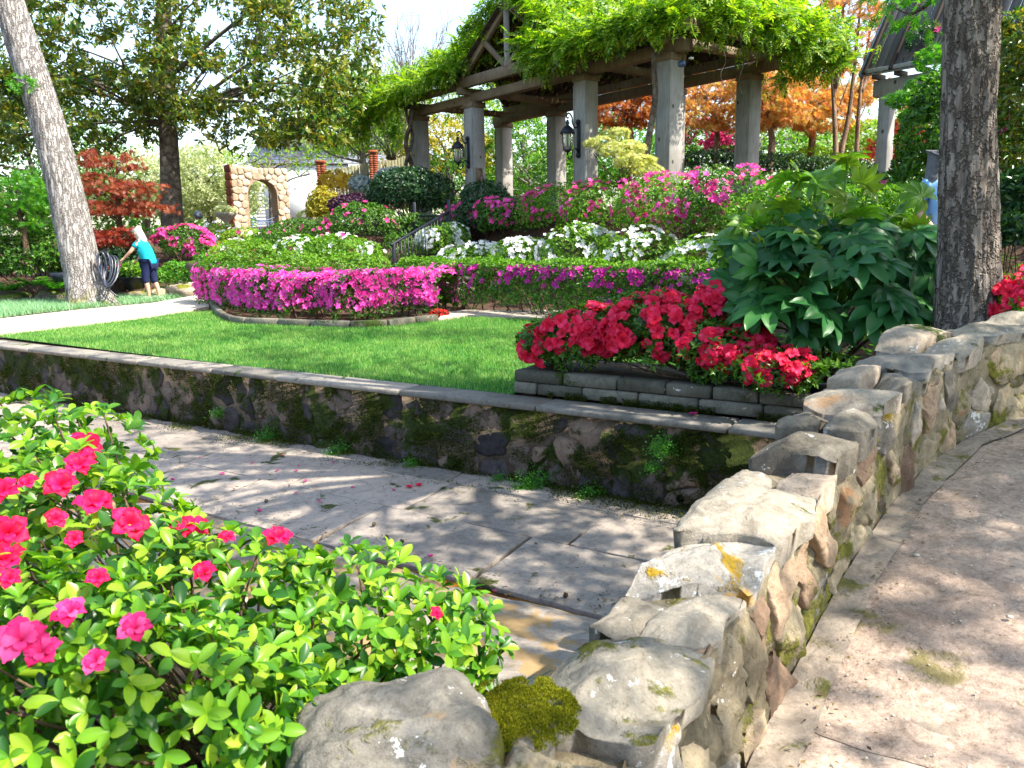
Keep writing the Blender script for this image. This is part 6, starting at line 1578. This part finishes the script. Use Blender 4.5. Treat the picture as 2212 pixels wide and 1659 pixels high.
tree('thin_maple', 'slender multi stemmed maple with airy orange top by the pavilion', b, stm, [.085, .07, .05, .02], [B(1820, 60, 21.3, 1.1, 1.0, .9), B(1880, 90, 21.3, .6, .7, .6), B(1780, 110, 21.5, .6, .8, .5), B(1850, -30, 21.3, 1.2, 1.0, .6), B(1910, 30, 21.3, .5, .6, .4), B(1760, 40, 21.6, .7, .7, .6)], 300, .18, 7, 3, .12, 'orange_maple_leaf', 'trunk_smooth', extra=ex, tmpl=MAPLE, limbs=18, flat=.4, depth=.9)
tree('laceleaf_maple', 'low scarlet laceleaf maple behind the pavilion post', aY(1965, 370, 23.5), [aY(1965, 380, 23.5), aY(1960, 330, 23.5), aY(1950, 310, 23.5)], [.08, .07, .05], [B(1950, 320, 23.5, .9, .8, .3), B(1975, 275, 23.6, .7, .7, .3), B(1900, 340, 23.2, .5, .5, .2), B(1985, 240, 23.6, .4, .5, .25)], 150, .13, 8, 3, .10, 'red_maple_leaf', 'twig', tmpl=MAPLE, limbs=12, flat=.3)
shrub('pale_maple', 'pale lime Japanese maple glowing in sun by the second lantern', 'shrub', [B(1340, 325, 16.8, .50, .45, .15), B(1300, 308, 16.9, .35, .4, .10), B(1370, 350, 16.6, .46, .45, .12), B(1330, 290, 17, .3, .35, .10), B(1395, 370, 16.6, .35, .35, .12)], 620, 4, .085, 'pale_lime_leaf', tmpl=MAPLE, stems=14, base=aY(1345, 405, 16.8))
shrub('lime_shrub', 'lime yellow shrub under the slender maple', 'shrub', [B(1885, 300, 25, 1.0, .8, .55), B(1850, 330, 25, .7, .7, .4), B(1760, 345, 26, .9, .7, .35)], 1500, 5, .09, 'lime_leaf')
shrub('clipped_hedge', 'dark low hedge behind the right hand pergola posts', 'hedge', [B(1540, 345, 22.5, 1.0, .5, .28), B(1680, 355, 22.5, 1.1, .5, .28), B(1800, 365, 22.5, 1.0, .5, .3), B(1900, 385, 22, .8, .5, .35)], 2600, 5, .075, 'dark_leaf')
shrub('azalea_bush', 'coral pink azalea glowing far behind between the posts', 'azalea', [B(1510, 300, 29.5, .9, .7, .6), B(1580, 310, 29.5, .9, .7, .5)], 700, 5, .09, 'azalea_leaf', fl=[('rose_petal', 420, .12, None)])
shrub('camellia_shrub', 'glossy dark camellia climbing left of the lichen dotted trunk', 'shrub', [B(2010, 290, 12, .42, .5, .5), B(1990, 360, 12, .36, .5, .32), B(2020, 220, 12, .26, .4, .35)], 1300, 5, .085, 'azalea_leaf', base=aY(2010, 420, 12))
shrub('green_maple', 'fresh green maple sprays in front of the pavilion beam', 'shrub', [B(1985, 215, 13, .50, .4, .12), B(2010, 185, 13, .35, .4, .14), B(2020, 130, 13, .25, .3, .2), B(2000, 245, 12.8, .35, .4, .10)], 420, 4, .095, 'maple_green', tmpl=MAPLE, base=aY(2040, 420, 13))
shrub('pink_azalea', 'pink and lime azalea peeping between fatsia top and trunk', 'azalea', [B(1940, 425, 12.5, .5, .4, .22), B(1880, 440, 12.6, .4, .4, .2)], 700, 5, .055, 'azalea_leaf_bright', fl=[('rose_petal', 90, .06, None)])
shrub('dark_shrub', 'dark glossy shrub behind the fatsia stems', 'shrub', [B(1900, 420, 15, .8, .6, .35), B(1800, 430, 15.5, .8, .6, .35)], 1400, 5, .10, 'dark_leaf')
shrub('green_shrub', 'leafy green shrub filling the bank behind the fatsia shoots', 'shrub', [B(1700, 445, 12.5, .7, .6, .35), B(1780, 450, 12, .7, .6, .35), B(1850, 455, 11.5, .6, .6, .35), B(1640, 470, 12.5, .5, .5, .3), B(1940, 470, 11, .5, .5, .4)], 2600, 5, .075, 'azalea_leaf_bright')
shrub('pale_shrub', 'airy pale shrub with creamy flowers left of the arch foot', 'shrub', [B(520, 520, 24, .8, .6, .4), B(470, 510, 25, .7, .6, .4), B(570, 535, 22, .6, .5, .35), B(505, 545, 20.5, .7, .5, .3)], 1700, 5, .07, 'lime_leaf', fl=[('white_petal', 130, .07, None), ('rose_petal', 40, .07, None)])
# right of the trunk
shrub('camellia_shrub', 'tall dark camellia with bronze tips on a trellis at the right edge', 'shrub', [B(2190, 130, 9.5, .35, .5, .5), B(2200, 260, 9.3, .35, .5, .5), B(2185, 360, 9.2, .3, .5, .4), B(2230, 200, 9.5, .4, .5, .8)], 1900, 5, .085, 'magnolia_leaf', fl=[('rose_petal', 40, .07, lambda P: (P[:, 2] < 2.75) & (P[:, 2] > 2.0))], base=aY(2195, 520, 9.3))
o = thing('trellis', 'wooden lattice trellis behind pink flowers at the right edge', 'trellis', aY(2190, 460, 9.7))
for k_ in range(5): V, F = boxg(aY(2165 + 22 * k_, 340, 9.75), (.03, .03, 1.5)); bevel_box('slat', (V, F), M['timber_dark'], o, .005)
for k_ in range(6): V, F = boxg(aY(2210, 240 + 45 * k_, 9.70), (.6, .03, .03)); bevel_box('slat', (V, F), M['timber_dark'], o, .005)
shrub('shade_shrub', 'low dark shade plant at the right edge below the trellis', 'shrub', [B(2195, 430, 8.6, .3, .4, .25), B(2190, 500, 8.2, .28, .3, .15)], 500, 5, .11, 'dark_leaf')
fern('bronze_fern', 'bronze autumn fern right of the lichen dotted trunk', aY(2195, 620, 7.0) * np.array([1, 1, 1]) - np.array([0, 0, .12]), 34, .36, 'bronze_fern', up=.8)
shrub('azalea_bush', 'hot red azalea behind the wall right of the lichen dotted trunk', 'azalea', [B(2205, 660, 5.9, .20, .25, .16), B(2240, 640, 6.0, .25, .3, .2)], 330, 5, .06, 'azalea_leaf_bright', tmpl=LEAF, fl=[('hot_petal', 70, .062, None, 70)], base=[3.9, 6.0, .5])

# ------------------------------------------------------------------ background planting
GBG = 'trees closing the view behind the garden'
def btree(label, px, py, Y, rx, rz, leaf, n=200, L=.22, trunk='trunk_grey_thin', **kw):
    c = aY(px, py, Y); b = np.array([c[0], c[1], float(gz(c[0], c[1]))])
    bl = [(c, (rx, rx * .8, rz)), (c + np.array([-rx * .5, 0, -rz * .4]), (rx * .7, rx * .6, rz * .6)), (c + np.array([rx * .5, .3, -rz * .3]), (rx * .7, rx * .6, rz * .6))]
    return tree(kw.pop('name', 'garden_tree'), label, b, [b - np.array([0, 0, .3]), (b + c) / 2 + np.array([.2, 0, 0]), c], [.2, .15, .07], bl, n, rx * .12, 12, 4, L, leaf, trunk, group=GBG, limbs=14, depth=.9, **kw)
btree('pale yellow green tree behind the left end of the pergola', 770, 250, 36, 2.1, 1.7, 'lime_leaf', 420, .16)
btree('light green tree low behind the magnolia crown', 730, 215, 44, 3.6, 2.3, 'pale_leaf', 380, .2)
btree('bright tree filling the gap under the left end of the vine', 960, 315, 35, 1.9, 1.4, 'gold_leaf', 340, .17)
btree('dense green tree behind the gable posts', 1130, 320, 36, 2.4, 1.9, 'azalea_leaf_bright', 520, .18)
btree('dark green tree behind the lantern post', 975, 400, 32, 1.6, 1.2, 'azalea_leaf', 240, .14)
btree('green tree behind the middle posts low down', 1150, 400, 33, 1.8, 1.0, 'azalea_leaf', 240, .14)
btree('green tree behind the rust maple between middle posts', 1340, 320, 38, 2.4, 1.6, 'maple_green', 420, .18)
btree('deep green tree at the back right behind the maples', 1640, 300, 36, 3.2, 1.6, 'azalea_leaf_bright', 260, .2)
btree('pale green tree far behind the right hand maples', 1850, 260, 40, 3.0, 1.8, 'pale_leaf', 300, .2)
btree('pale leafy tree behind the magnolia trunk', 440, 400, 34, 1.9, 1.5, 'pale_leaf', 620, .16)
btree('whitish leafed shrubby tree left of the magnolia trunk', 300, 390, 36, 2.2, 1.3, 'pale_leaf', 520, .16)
btree('deep green tree at the far left behind the maples', 60, 330, 32, 3.4, 2.4, 'azalea_leaf', 320, .2)
btree('mid green tree low at the far left', 150, 470, 27, 1.8, 1.2, 'azalea_leaf_bright', 260, .15)
btree('dark evergreen at the top left corner behind the leaning trunk', -60, 150, 30, 3.0, 3.4, 'magnolia_leaf', 300, .2)
btree('dark green tree at the right edge behind the trellis', 2250, 230, 16, 1.3, 1.8, 'azalea_leaf', 240, .13)
btree('round green tree behind the pavilion', 2080, 300, 30, 3.0, 2.0, 'azalea_leaf_bright', 260, .18)
# bare trees
def bare(label, px, y0, y1, Y, n, spread):
    b, tp = aY(px, y0, Y), aY(px, y1, Y); o = thing('bare_tree', label, 'tree', b, 'bare branched trees'); parts = []
    for k_ in range(n):
        e = tp + np.array([rng.normal() * spread, rng.normal() * spread * .5, -abs(rng.normal()) * spread * .4]); s0 = b + np.array([rng.normal() * spread * .15, 0, 0])
        mid = s0 * .5 + e * .5 + rng.normal(size=3) * spread * .08; c_ = curve([s0, mid, e], 9); parts.append(tubeg(c_, np.linspace(.045, .010, 9), 5))
        for q in range(6):
            a = c_[int(rng.integers(3, 8))]; parts.append(tubeg(curve([a, a + (e - s0) * .12 + rng.normal(size=3) * spread * .12, a + (e - s0) * .22 + rng.normal(size=3) * spread * .22], 5), np.linspace(.018, .005, 5), 4))
    V, F = cat_geo(parts); mk('branches', V, F, M['trunk_grey_thin'], o); return o
bare('upright bare grey stems in front of the neighbouring roof', 845, 345, 215, 31, 26, .75)
bare('hazy bare tree against the sky left of the pergola gable', 890, 260, 40, 55, 44, 2.6)
bare('thin bare tree top beside the magnolia crown', 800, 280, 110, 50, 22, 1.6)
# far wood closing the horizon
bl = []
for x in np.linspace(-110, 110, 30):
    y = 85 + 12 * math.sin(x * .13) - abs(x) * .25; bl.append((np.array([x, y, 4.6]), (6.5, 4, 3.6 + 1.0 * math.sin(x * .7))))
for x, y in [(-60, 20), (-58, 34), (-54, 48), (-46, 62), (46, 20), (50, 34), (50, 48), (46, 60), (-40, -30), (-15, -38), (10, -40), (35, -30), (48, -8), (-52, -8)]: bl.append((np.array([x, y, 3.5]), (7, 6, 4.2)))
V, F, C = crown_geo(bl, 1500, 1.0, 8, 4, .7, LEAF2, depth=.6, zlo=-.8); mk('woodland', V, F, M['azalea_leaf'], None, label='soft green mass of far trees closing the horizon', kind='stuff')

# ------------------------------------------------------------------ people
def skin_body(name, J, Ed, mat, parent, root, sub=2):
    names = list(J); me = bpy.data.meshes.new(name); off = base_of(parent)
    me.from_pydata([(np.asarray(J[n][0]) - off).tolist() for n in names], [(names.index(a), names.index(b)) for a, b in Ed], [])
    o = bpy.data.objects.new(name, me); COL.objects.link(o)
    sk = o.modifiers.new('Skin', 'SKIN'); sk.use_smooth_shade = True
    for i, n in enumerate(names):
        r = J[n][1]; me.skin_vertices[0].data[i].radius = (r, r) if np.isscalar(r) else r
        me.skin_vertices[0].data[i].use_root = (n == root)
    ss = o.modifiers.new('Sub', 'SUBSURF'); ss.levels = sub; ss.render_levels = sub
    dg = bpy.context.evaluated_depsgraph_get(); ev = o.evaluated_get(dg); m2 = bpy.data.meshes.new_from_object(ev)
    o.modifiers.clear(); o.data = m2; m2.materials.clear(); m2.materials.append(mat); o.parent = parent
    for p in m2.polygons: p.use_smooth = True
    return o
def hand(name_parent, w_, d, side, mat, sc=1.0):
    """palm, four curled fingers and a thumb"""
    d = nrm(d); s_ = nrm(np.cross(d, [0, 0, 1.0])) * side; n_ = np.cross(s_, d)
    J = {'wrist': (w_, .024 * sc), 'palm': (w_ + d * .05 * sc, .032 * sc)}; Ed = [('wrist', 'palm')]
    for k_, (off, L) in enumerate(((-.030, .075), (-.010, .085), (.010, .08), (.028, .062))):
        a = w_ + d * .085 * sc + s_ * off * sc; b = a + d * L * .5 * sc - n_ * .008 * side; c = b + d * L * .4 * sc - n_ * .03 * sc
        J[f'k{k_}'], J[f'm{k_}'], J[f't{k_}'] = (a, .011 * sc), (b, .009 * sc), (c, .007 * sc); Ed += [('palm', f'k{k_}'), (f'k{k_}', f'm{k_}'), (f'm{k_}', f't{k_}')]
    a = w_ + d * .04 * sc - s_ * .04 * sc; J['th1'] = (a, .012 * sc); J['th2'] = (a + d * .04 * sc - s_ * .015 * sc, .009 * sc); Ed += [('palm', 'th1'), ('th1', 'th2')]
    return J, Ed
# the woman stooping along the border
wo = np.array([*az(327, 641, .2)[:2], 0]); wo[2] = float(gz(wo[0], wo[1])) + .02
W = lambda x, y, z: wo + np.array([x, y, z])
pe = thing('person', 'woman in teal shirt and navy capris stooping by the planter bowl', 'person', wo)
J = {'pelvis': (W(.02, 0, .90), .15), 'waist': (W(-.01, 0, 1.06), .135), 'chest': (W(-.08, 0, 1.27), .145), 'neck': (W(-.15, -.01, 1.43), .055), 'head0': (W(-.18, -.01, 1.50), .07), 'head1': (W(-.20, -.01, 1.58), .088), 'crown': (W(-.20, -.01, 1.655), .07),
     'hipL': (W(.0, -.09, .84), .11), 'kneeL': (W(-.06, -.10, .48), .066), 'calfL': (W(-.02, -.10, .30), .056), 'ankL': (W(.00, -.10, .08), .036), 'toeL': (W(-.16, -.10, .03), .03),
     'hipR': (W(.04, .09, .84), .11), 'kneeR': (W(.05, .10, .48), .066), 'calfR': (W(.12, .10, .30), .056), 'ankR': (W(.15, .10, .08), .036), 'toeR': (W(.0, .10, .03), .03),
     'shL': (W(-.12, -.17, 1.36), .062), 'elL': (W(-.28, -.24, 1.14), .044), 'wrL': (W(-.47, -.22, .98), .028),
     'shR': (W(-.09, .17, 1.35), .062), 'elR': (W(-.16, .25, 1.08), .044), 'wrR': (W(-.36, .22, .93), .028)}
Ed = [('pelvis', 'waist'), ('waist', 'chest'), ('chest', 'neck'), ('neck', 'head0'), ('head0', 'head1'), ('head1', 'crown'), ('pelvis', 'hipL'), ('hipL', 'kneeL'), ('kneeL', 'calfL'), ('calfL', 'ankL'), ('ankL', 'toeL'), ('pelvis', 'hipR'), ('hipR', 'kneeR'), ('kneeR', 'calfR'), ('calfR', 'ankR'), ('ankR', 'toeR'), ('chest', 'shL'), ('shL', 'elL'), ('elL', 'wrL'), ('chest', 'shR'), ('shR', 'elR'), ('elR', 'wrR')]
for sd_, tag_ in ((1, 'L'), (-1, 'R')):
    w_ = J['wr' + tag_][0]; JJ, EE = hand(None, w_, J['wr' + tag_][0] - J['el' + tag_][0], sd_, None)
    del JJ['wrist']
    for q in JJ: J[q + tag_] = JJ[q]
    for a, b in EE: Ed.append((('wr' + tag_) if a == 'wrist' else a + tag_, b + tag_))
skin_body('body', J, Ed, M['skin'], pe, 'pelvis')
g_ = lambda n, k=1.0: (J[n][0], (J[n][1] if np.isscalar(J[n][1]) else J[n][1][0]) * k)
slL, slR = J['shL'][0] * .4 + J['elL'][0] * .6, J['shR'][0] * .4 + J['elR'][0] * .6
S_ = {'hem': (W(.03, 0, .78), .19), 'low': (W(.02, 0, .92), .195), 'waist': (W(.0, 0, 1.05), .175), 'chest': (W(-.08, 0, 1.27), .175), 'col': (W(-.135, -.01, 1.40), .085), 'shL': g_('shL', 1.25), 'slL': (slL, .075), 'shR': g_('shR', 1.25), 'slR': (slR, .075)}
skin_body('shirt', S_, [('hem', 'low'), ('low', 'waist'), ('waist', 'chest'), ('chest', 'col'), ('chest', 'shL'), ('shL', 'slL'), ('chest', 'shR'), ('shR', 'slR')], M['teal'], pe, 'chest')
S_ = {'pel': (W(.02, 0, .87), .15), 'hL': g_('hipL', 1.12), 'kL': g_('kneeL', 1.38), 'cL': (W(-.04, -.10, .36), .08), 'hR': g_('hipR', 1.12), 'kR': g_('kneeR', 1.38), 'cR': (W(.10, .10, .36), .08)}
skin_body('capri_trousers', S_, [('pel', 'hL'), ('hL', 'kL'), ('kL', 'cL'), ('pel', 'hR'), ('hR', 'kR'), ('kR', 'cR')], M['denim'], pe, 'pel')
S_ = {'top': (W(-.185, -.01, 1.665), .085), 'bk': (W(-.135, -.01, 1.60), .105), 'nape': (W(-.09, -.01, 1.47), .095), 'tip': (W(-.0, -.01, 1.33), .09)}
skin_body('hair', S_, [('top', 'bk'), ('bk', 'nape'), ('nape', 'tip')], M['blond'], pe, 'bk')
for nm, x, yy, z in (('nose', -.292, -.01, 1.565), ('eye', -.278, -.045, 1.59), ('eye', -.278, .025, 1.59), ('ear', -.20, -.095, 1.57), ('mouth', -.272, -.01, 1.52)):
    V, F = rockg(W(x, yy, z), {'nose': (.02, .014, .02), 'eye': (.008, .012, .008), 'ear': (.025, .012, .032), 'mouth': (.01, .025, .007)}[nm], 1, 2, 0); mk(nm, V, F, M['denim'] if nm == 'eye' else (M['fg_petal'] if nm == 'mouth' else M['skin']), pe, smooth=True)
for x, yy in ((-.07, -.10), (.08, .10)): V, F = rockg(W(x, yy, .035), (.13, .05, .05), 2, 2, .05); mk('shoe', V, F, M['shoe'], pe, smooth=True)
# visitor half hidden behind the right hand trunk
vo = np.array([*aY(2030, 600, 8.4)[:2], 0]); vo[2] = float(gz(vo[0], vo[1]))
vh = (aY(2012, 330, 8.4)[2] - vo[2]) / 1.70
W = lambda x, y, z: vo + np.array([x, y, z * vh])
pe = thing('person', 'visitor with long grey hair and light blue shirt behind the right hand trunk', 'person', vo)
J = {'pelvis': (W(0, 0, .92), .14), 'waist': (W(-.01, 0, 1.08), .125), 'chest': (W(-.03, 0, 1.29), .14), 'neck': (W(-.05, 0, 1.45), .05), 'head0': (W(-.07, 0, 1.53), .07), 'head1': (W(-.08, -.02, 1.60), .088), 'crown': (W(-.08, 0, 1.67), .066)}
Ed = [('pelvis', 'waist'), ('waist', 'chest'), ('chest', 'neck'), ('neck', 'head0'), ('head0', 'head1'), ('head1', 'crown')]
for tg, sx in (('L', -1), ('R', 1)):
    J.update({'hip' + tg: (W(sx * .09, 0, .86), .10), 'knee' + tg: (W(sx * .10, -.01, .48), .062), 'ank' + tg: (W(sx * .10, .02, .08), .036), 'toe' + tg: (W(sx * .11, -.14, .03), .03), 'sh' + tg: (W(sx * .18 - .03, 0, 1.39), .058), 'el' + tg: (W(sx * .24 - .02, .02, 1.12), .042), 'wr' + tg: (W(sx * .20, -.16, .95), .027)})
    Ed += [('pelvis', 'hip' + tg), ('hip' + tg, 'knee' + tg), ('knee' + tg, 'ank' + tg), ('ank' + tg, 'toe' + tg), ('chest', 'sh' + tg), ('sh' + tg, 'el' + tg), ('el' + tg, 'wr' + tg)]
    JJ, EE = hand(None, J['wr' + tg][0], J['wr' + tg][0] - J['el' + tg][0], -sx, None); del JJ['wrist']
    for q in JJ: J[q + tg] = JJ[q]
    for a, b in EE: Ed.append((('wr' + tg) if a == 'wrist' else a + tg, b + tg))
skin_body('body', J, Ed, M['skin'], pe, 'pelvis')
S_ = {'hem': (W(0, 0, .80), .17), 'waist': (W(-.01, 0, 1.05), .155), 'chest': (W(-.03, 0, 1.28), .165), 'col': (W(-.045, 0, 1.42), .075), 'shL': (W(-.21, 0, 1.39), .075), 'slL': (W(-.24, .01, 1.22), .065), 'shR': (W(.15, 0, 1.39), .075), 'slR': (W(.20, .01, 1.22), .065)}
skin_body('shirt', S_, [('hem', 'waist'), ('waist', 'chest'), ('chest', 'col'), ('chest', 'shL'), ('shL', 'slL'), ('chest', 'shR'), ('shR', 'slR')], M['blueshirt'], pe, 'chest')
S_ = {'pel': (W(0, 0, .92), .15), 'hL': (W(-.09, 0, .85), .115), 'kL': (W(-.10, -.01, .48), .08), 'cL': (W(-.10, .01, .14), .06), 'hR': (W(.09, 0, .85), .115), 'kR': (W(.10, -.01, .48), .08), 'cR': (W(.10, .01, .14), .06)}
skin_body('trousers', S_, [('pel', 'hL'), ('hL', 'kL'), ('kL', 'cL'), ('pel', 'hR'), ('hR', 'kR'), ('kR', 'cR')], M['khaki'], pe, 'pel')
S_ = {'top': (W(-.08, .02, 1.685), .082), 'bk': (W(-.09, .05, 1.60), .105), 'nape': (W(-.13, .02, 1.48), .085), 'tip': (W(-.19, -.02, 1.37), .06), 'tip2': (W(-.21, -.04, 1.28), .03)}
skin_body('hair', S_, [('top', 'bk'), ('bk', 'nape'), ('nape', 'tip'), ('tip', 'tip2')], M['greyhair'], pe, 'bk')
for nm, x, yy, z in (('nose', -.08, -.115, 1.59), ('eye', -.115, -.10, 1.62), ('eye', -.045, -.10, 1.62), ('mouth', -.08, -.10, 1.54)):
    V, F = rockg(W(x, yy, z), {'nose': (.014, .02, .02), 'eye': (.012, .008, .008), 'mouth': (.025, .01, .007)}[nm], 1, 2, 0); mk(nm, V, F, M['denim'] if nm == 'eye' else (M['fg_petal'] if nm == 'mouth' else M['skin']), pe, smooth=True)

# ------------------------------------------------------------------ litter on the channel floor
petm = flower_meshes(M['rose_petal'], True, 1); GL = 'fallen pink flowers on the channel flagstones'
fz = lambda px, py: az(px, py, -.78)
for (px, py) in [(372, 1030), (432, 990), (480, 1022), (505, 1052), (600, 1018), (640, 1020), (645, 1010), (660, 1040), (640, 1062), (690, 1080), (762, 1055), (850, 1062), (720, 1005), (930, 1190), (610, 990), (560, 1095), (1068, 1262), (545, 1003)]:
    p = fz(px, py); p[2] = float(zf(((p[:2] - CO) @ CN))) + .022
    inst_o = inst('fallen_flower', petm[int(rng.integers(0, 4))], None, Matrix.Translation(Vector(p.tolist())) @ Matrix.Rotation(rng.uniform(0, 6), 4, 'Z') @ Matrix.Rotation(rng.uniform(-.5, .5), 4, 'X') @ Matrix.Scale(float(rng.uniform(.014, .026)), 4))
    props(inst_o, 'small fallen pink flower lying on the channel flagstones', 'flower', GL, 'thing')
hotm = flower_meshes(M['hot_petal'], True, 1)
for (px, py, lab) in [(885, 1058, 'bright red fallen flower on the flagstones below the wall'), (905, 1055, 'red fallen flower beside the brighter one on the flagstones')]:
    p = fz(px, py); p[2] = float(zf(((p[:2] - CO) @ CN))) + .03
    props(inst('fallen_flower', hotm[0], None, Matrix.Translation(Vector(p.tolist())) @ Matrix.Rotation(px, 4, 'Z') @ Matrix.Scale(.034, 4)), lab, 'flower', 'fallen red flowers', 'thing')
p = az(1497, 896, .012); props(inst('fallen_flower', petm[1], None, Matrix.Translation(Vector((p + np.array([0, 0, .012])).tolist())) @ Matrix.Scale(.034, 4)), 'single pink flower dropped on the coping in front of the block planter', 'flower', None, 'thing')
V, F = rockg((0, 0, 0), (.018, .018, .018), 3, 2, .35, 5); gm = raw('gumball', V, F, True); gm.materials.append(M['twig'])
for (px, py) in [(1222, 1277), (808, 1130), (835, 1155), (868, 1165), (575, 1080)]:
    p = fz(px, py); p[2] = float(zf(((p[:2] - CO) @ CN))) + .034
    props(inst('seed_ball', gm, None, Matrix.Translation(Vector(p.tolist()))), 'spiky brown seed ball lying on the channel flagstones', 'seed ball', 'seed balls on the channel flagstones', 'thing')
m = 2600; a_ = rng.uniform(-9, 3.2, m); n_ = np.where(rng.uniform(size=m) < .45, np.abs(rng.normal(0, .14, m)), np.where(rng.uniform(size=m) < .6, 1.78 + rng.normal(0, .09, m), rng.uniform(0, 1.75, m)))
T = ch(a_, n_, zf(n_) + .028); T[:, 2] += rng.uniform(0, .01, m)
M['litter'] = leafmat('litter', [(.03, .02, .012), (.09, .055, .025), (.20, .13, .05), (.05, .06, .012)], .8, .1)
V, F = scatter(T_leaf2(.35, .03, .02), T, dirframes(nrm(np.stack([rng.normal(size=m), rng.normal(size=m), rng.normal(size=m) * .1], -1)), nrm(np.array([0, 0, 1.0]) + rng.normal(size=(m, 3)) * .2)), rng.uniform(.012, .05, m))
mk('leaf_litter', V, F, M['litter'], None, label='dry leaf bits and twigs strewn along the channel', kind='stuff')
m = 420; u_, d_ = rng.uniform(.3, 5.5, m), np.where(rng.uniform(size=m) < .6, .06 + np.abs(rng.normal(0, .07, m)), rng.uniform(.1, 2.5, m)); T = []
for u, d in zip(u_, d_):
    f, n2 = fpt(u), fnrm(min(u, 5)); p = f[:2] + n2 * d; T.append((p[0], p[1], f[2] + .017))
T = np.array(T)
V, F = scatter(T_leaf2(.4, .04, .02), T, dirframes(nrm(np.stack([rng.normal(size=m), rng.normal(size=m), rng.normal(size=m) * .1], -1)), nrm(np.array([0, 0, 1.0]) + rng.normal(size=(m, 3)) * .2)), rng.uniform(.008, .030, m))
mk('leaf_litter', V, F, M['litter'], None, label='dry leaf scraps gathered along the path edge', kind='stuff')
# leafy ground cover on the banks either side
def cover(name, label, xr, yr, n, mat, L, zf_, ok):
    x, y = rng.uniform(*xr, n), rng.uniform(*yr, n); k = ok(x, y); x, y = x[k], y[k]
    P = np.stack([x, y, zf_(x, y) + .02 + .05 * rng.uniform(0, 1, len(x))], -1); V, F = leaves_on(P, np.tile([0, 0, 1.0], (len(P), 1)), 5, L, LEAF2, (.8, 1.4)); mk(name, V, F, M[mat], None, label=label, kind='stuff')
cover('ground_cover', 'leafy ground cover on the bank right of the lichen dotted trunk', (3.2, 14), (5.6, 16), 9000, 'azalea_leaf', .09, gz, lambda x, y: np.array([fbm((a_ * .9, b_ * .9, 0), 3) for a_, b_ in zip(x, y)]) > -.25)
def bz(x, y):
    n_ = (x - CO[0]) * CN[0] + (y - CO[1]) * CN[1]; return -.62 + .72 * smooth(3.0, 4.6, n_) - .10
cover('ground_cover', 'low green ground cover on the near bank beside the large azalea', (-9, -.4), (-1, 8), 5200, 'azalea_leaf_bright', .07, bz, lambda x, y: ((x - CO[0]) * CN[0] + (y - CO[1]) * CN[1] > 3.5) & (np.array([fbm((a_ * .9, b_ * .9, 5), 3) for a_, b_ in zip(x, y)]) > -.1))
# creeping moss mat at the foot of the wall, on the floor
m = 26000; a_ = rng.uniform(-9, 3.3, m); n_ = np.abs(rng.normal(0, .16, m)); keep = np.array([fbm((x * 1.3, y * 3, 2), 3) for x, y in zip(a_, n_)]) + .18 * (a_ > 0) * (a_ < 2.6) > .12
a_, n_ = a_[keep], n_[keep]; m = len(a_); T = ch(a_, n_ + .01, zf(n_) + .022 + rng.uniform(0, .02, m))
V, F = scatter(LEAF2, T, dirframes(nrm(np.array([0, 0, .7]) + rng.normal(size=(m, 3)) * .6), nrm(rng.normal(size=(m, 3)))), rng.uniform(.01, .026, m)); mk('moss', V, F, M['moss'], None, label='ragged moss mat at the foot of the retaining wall', kind='stuff')
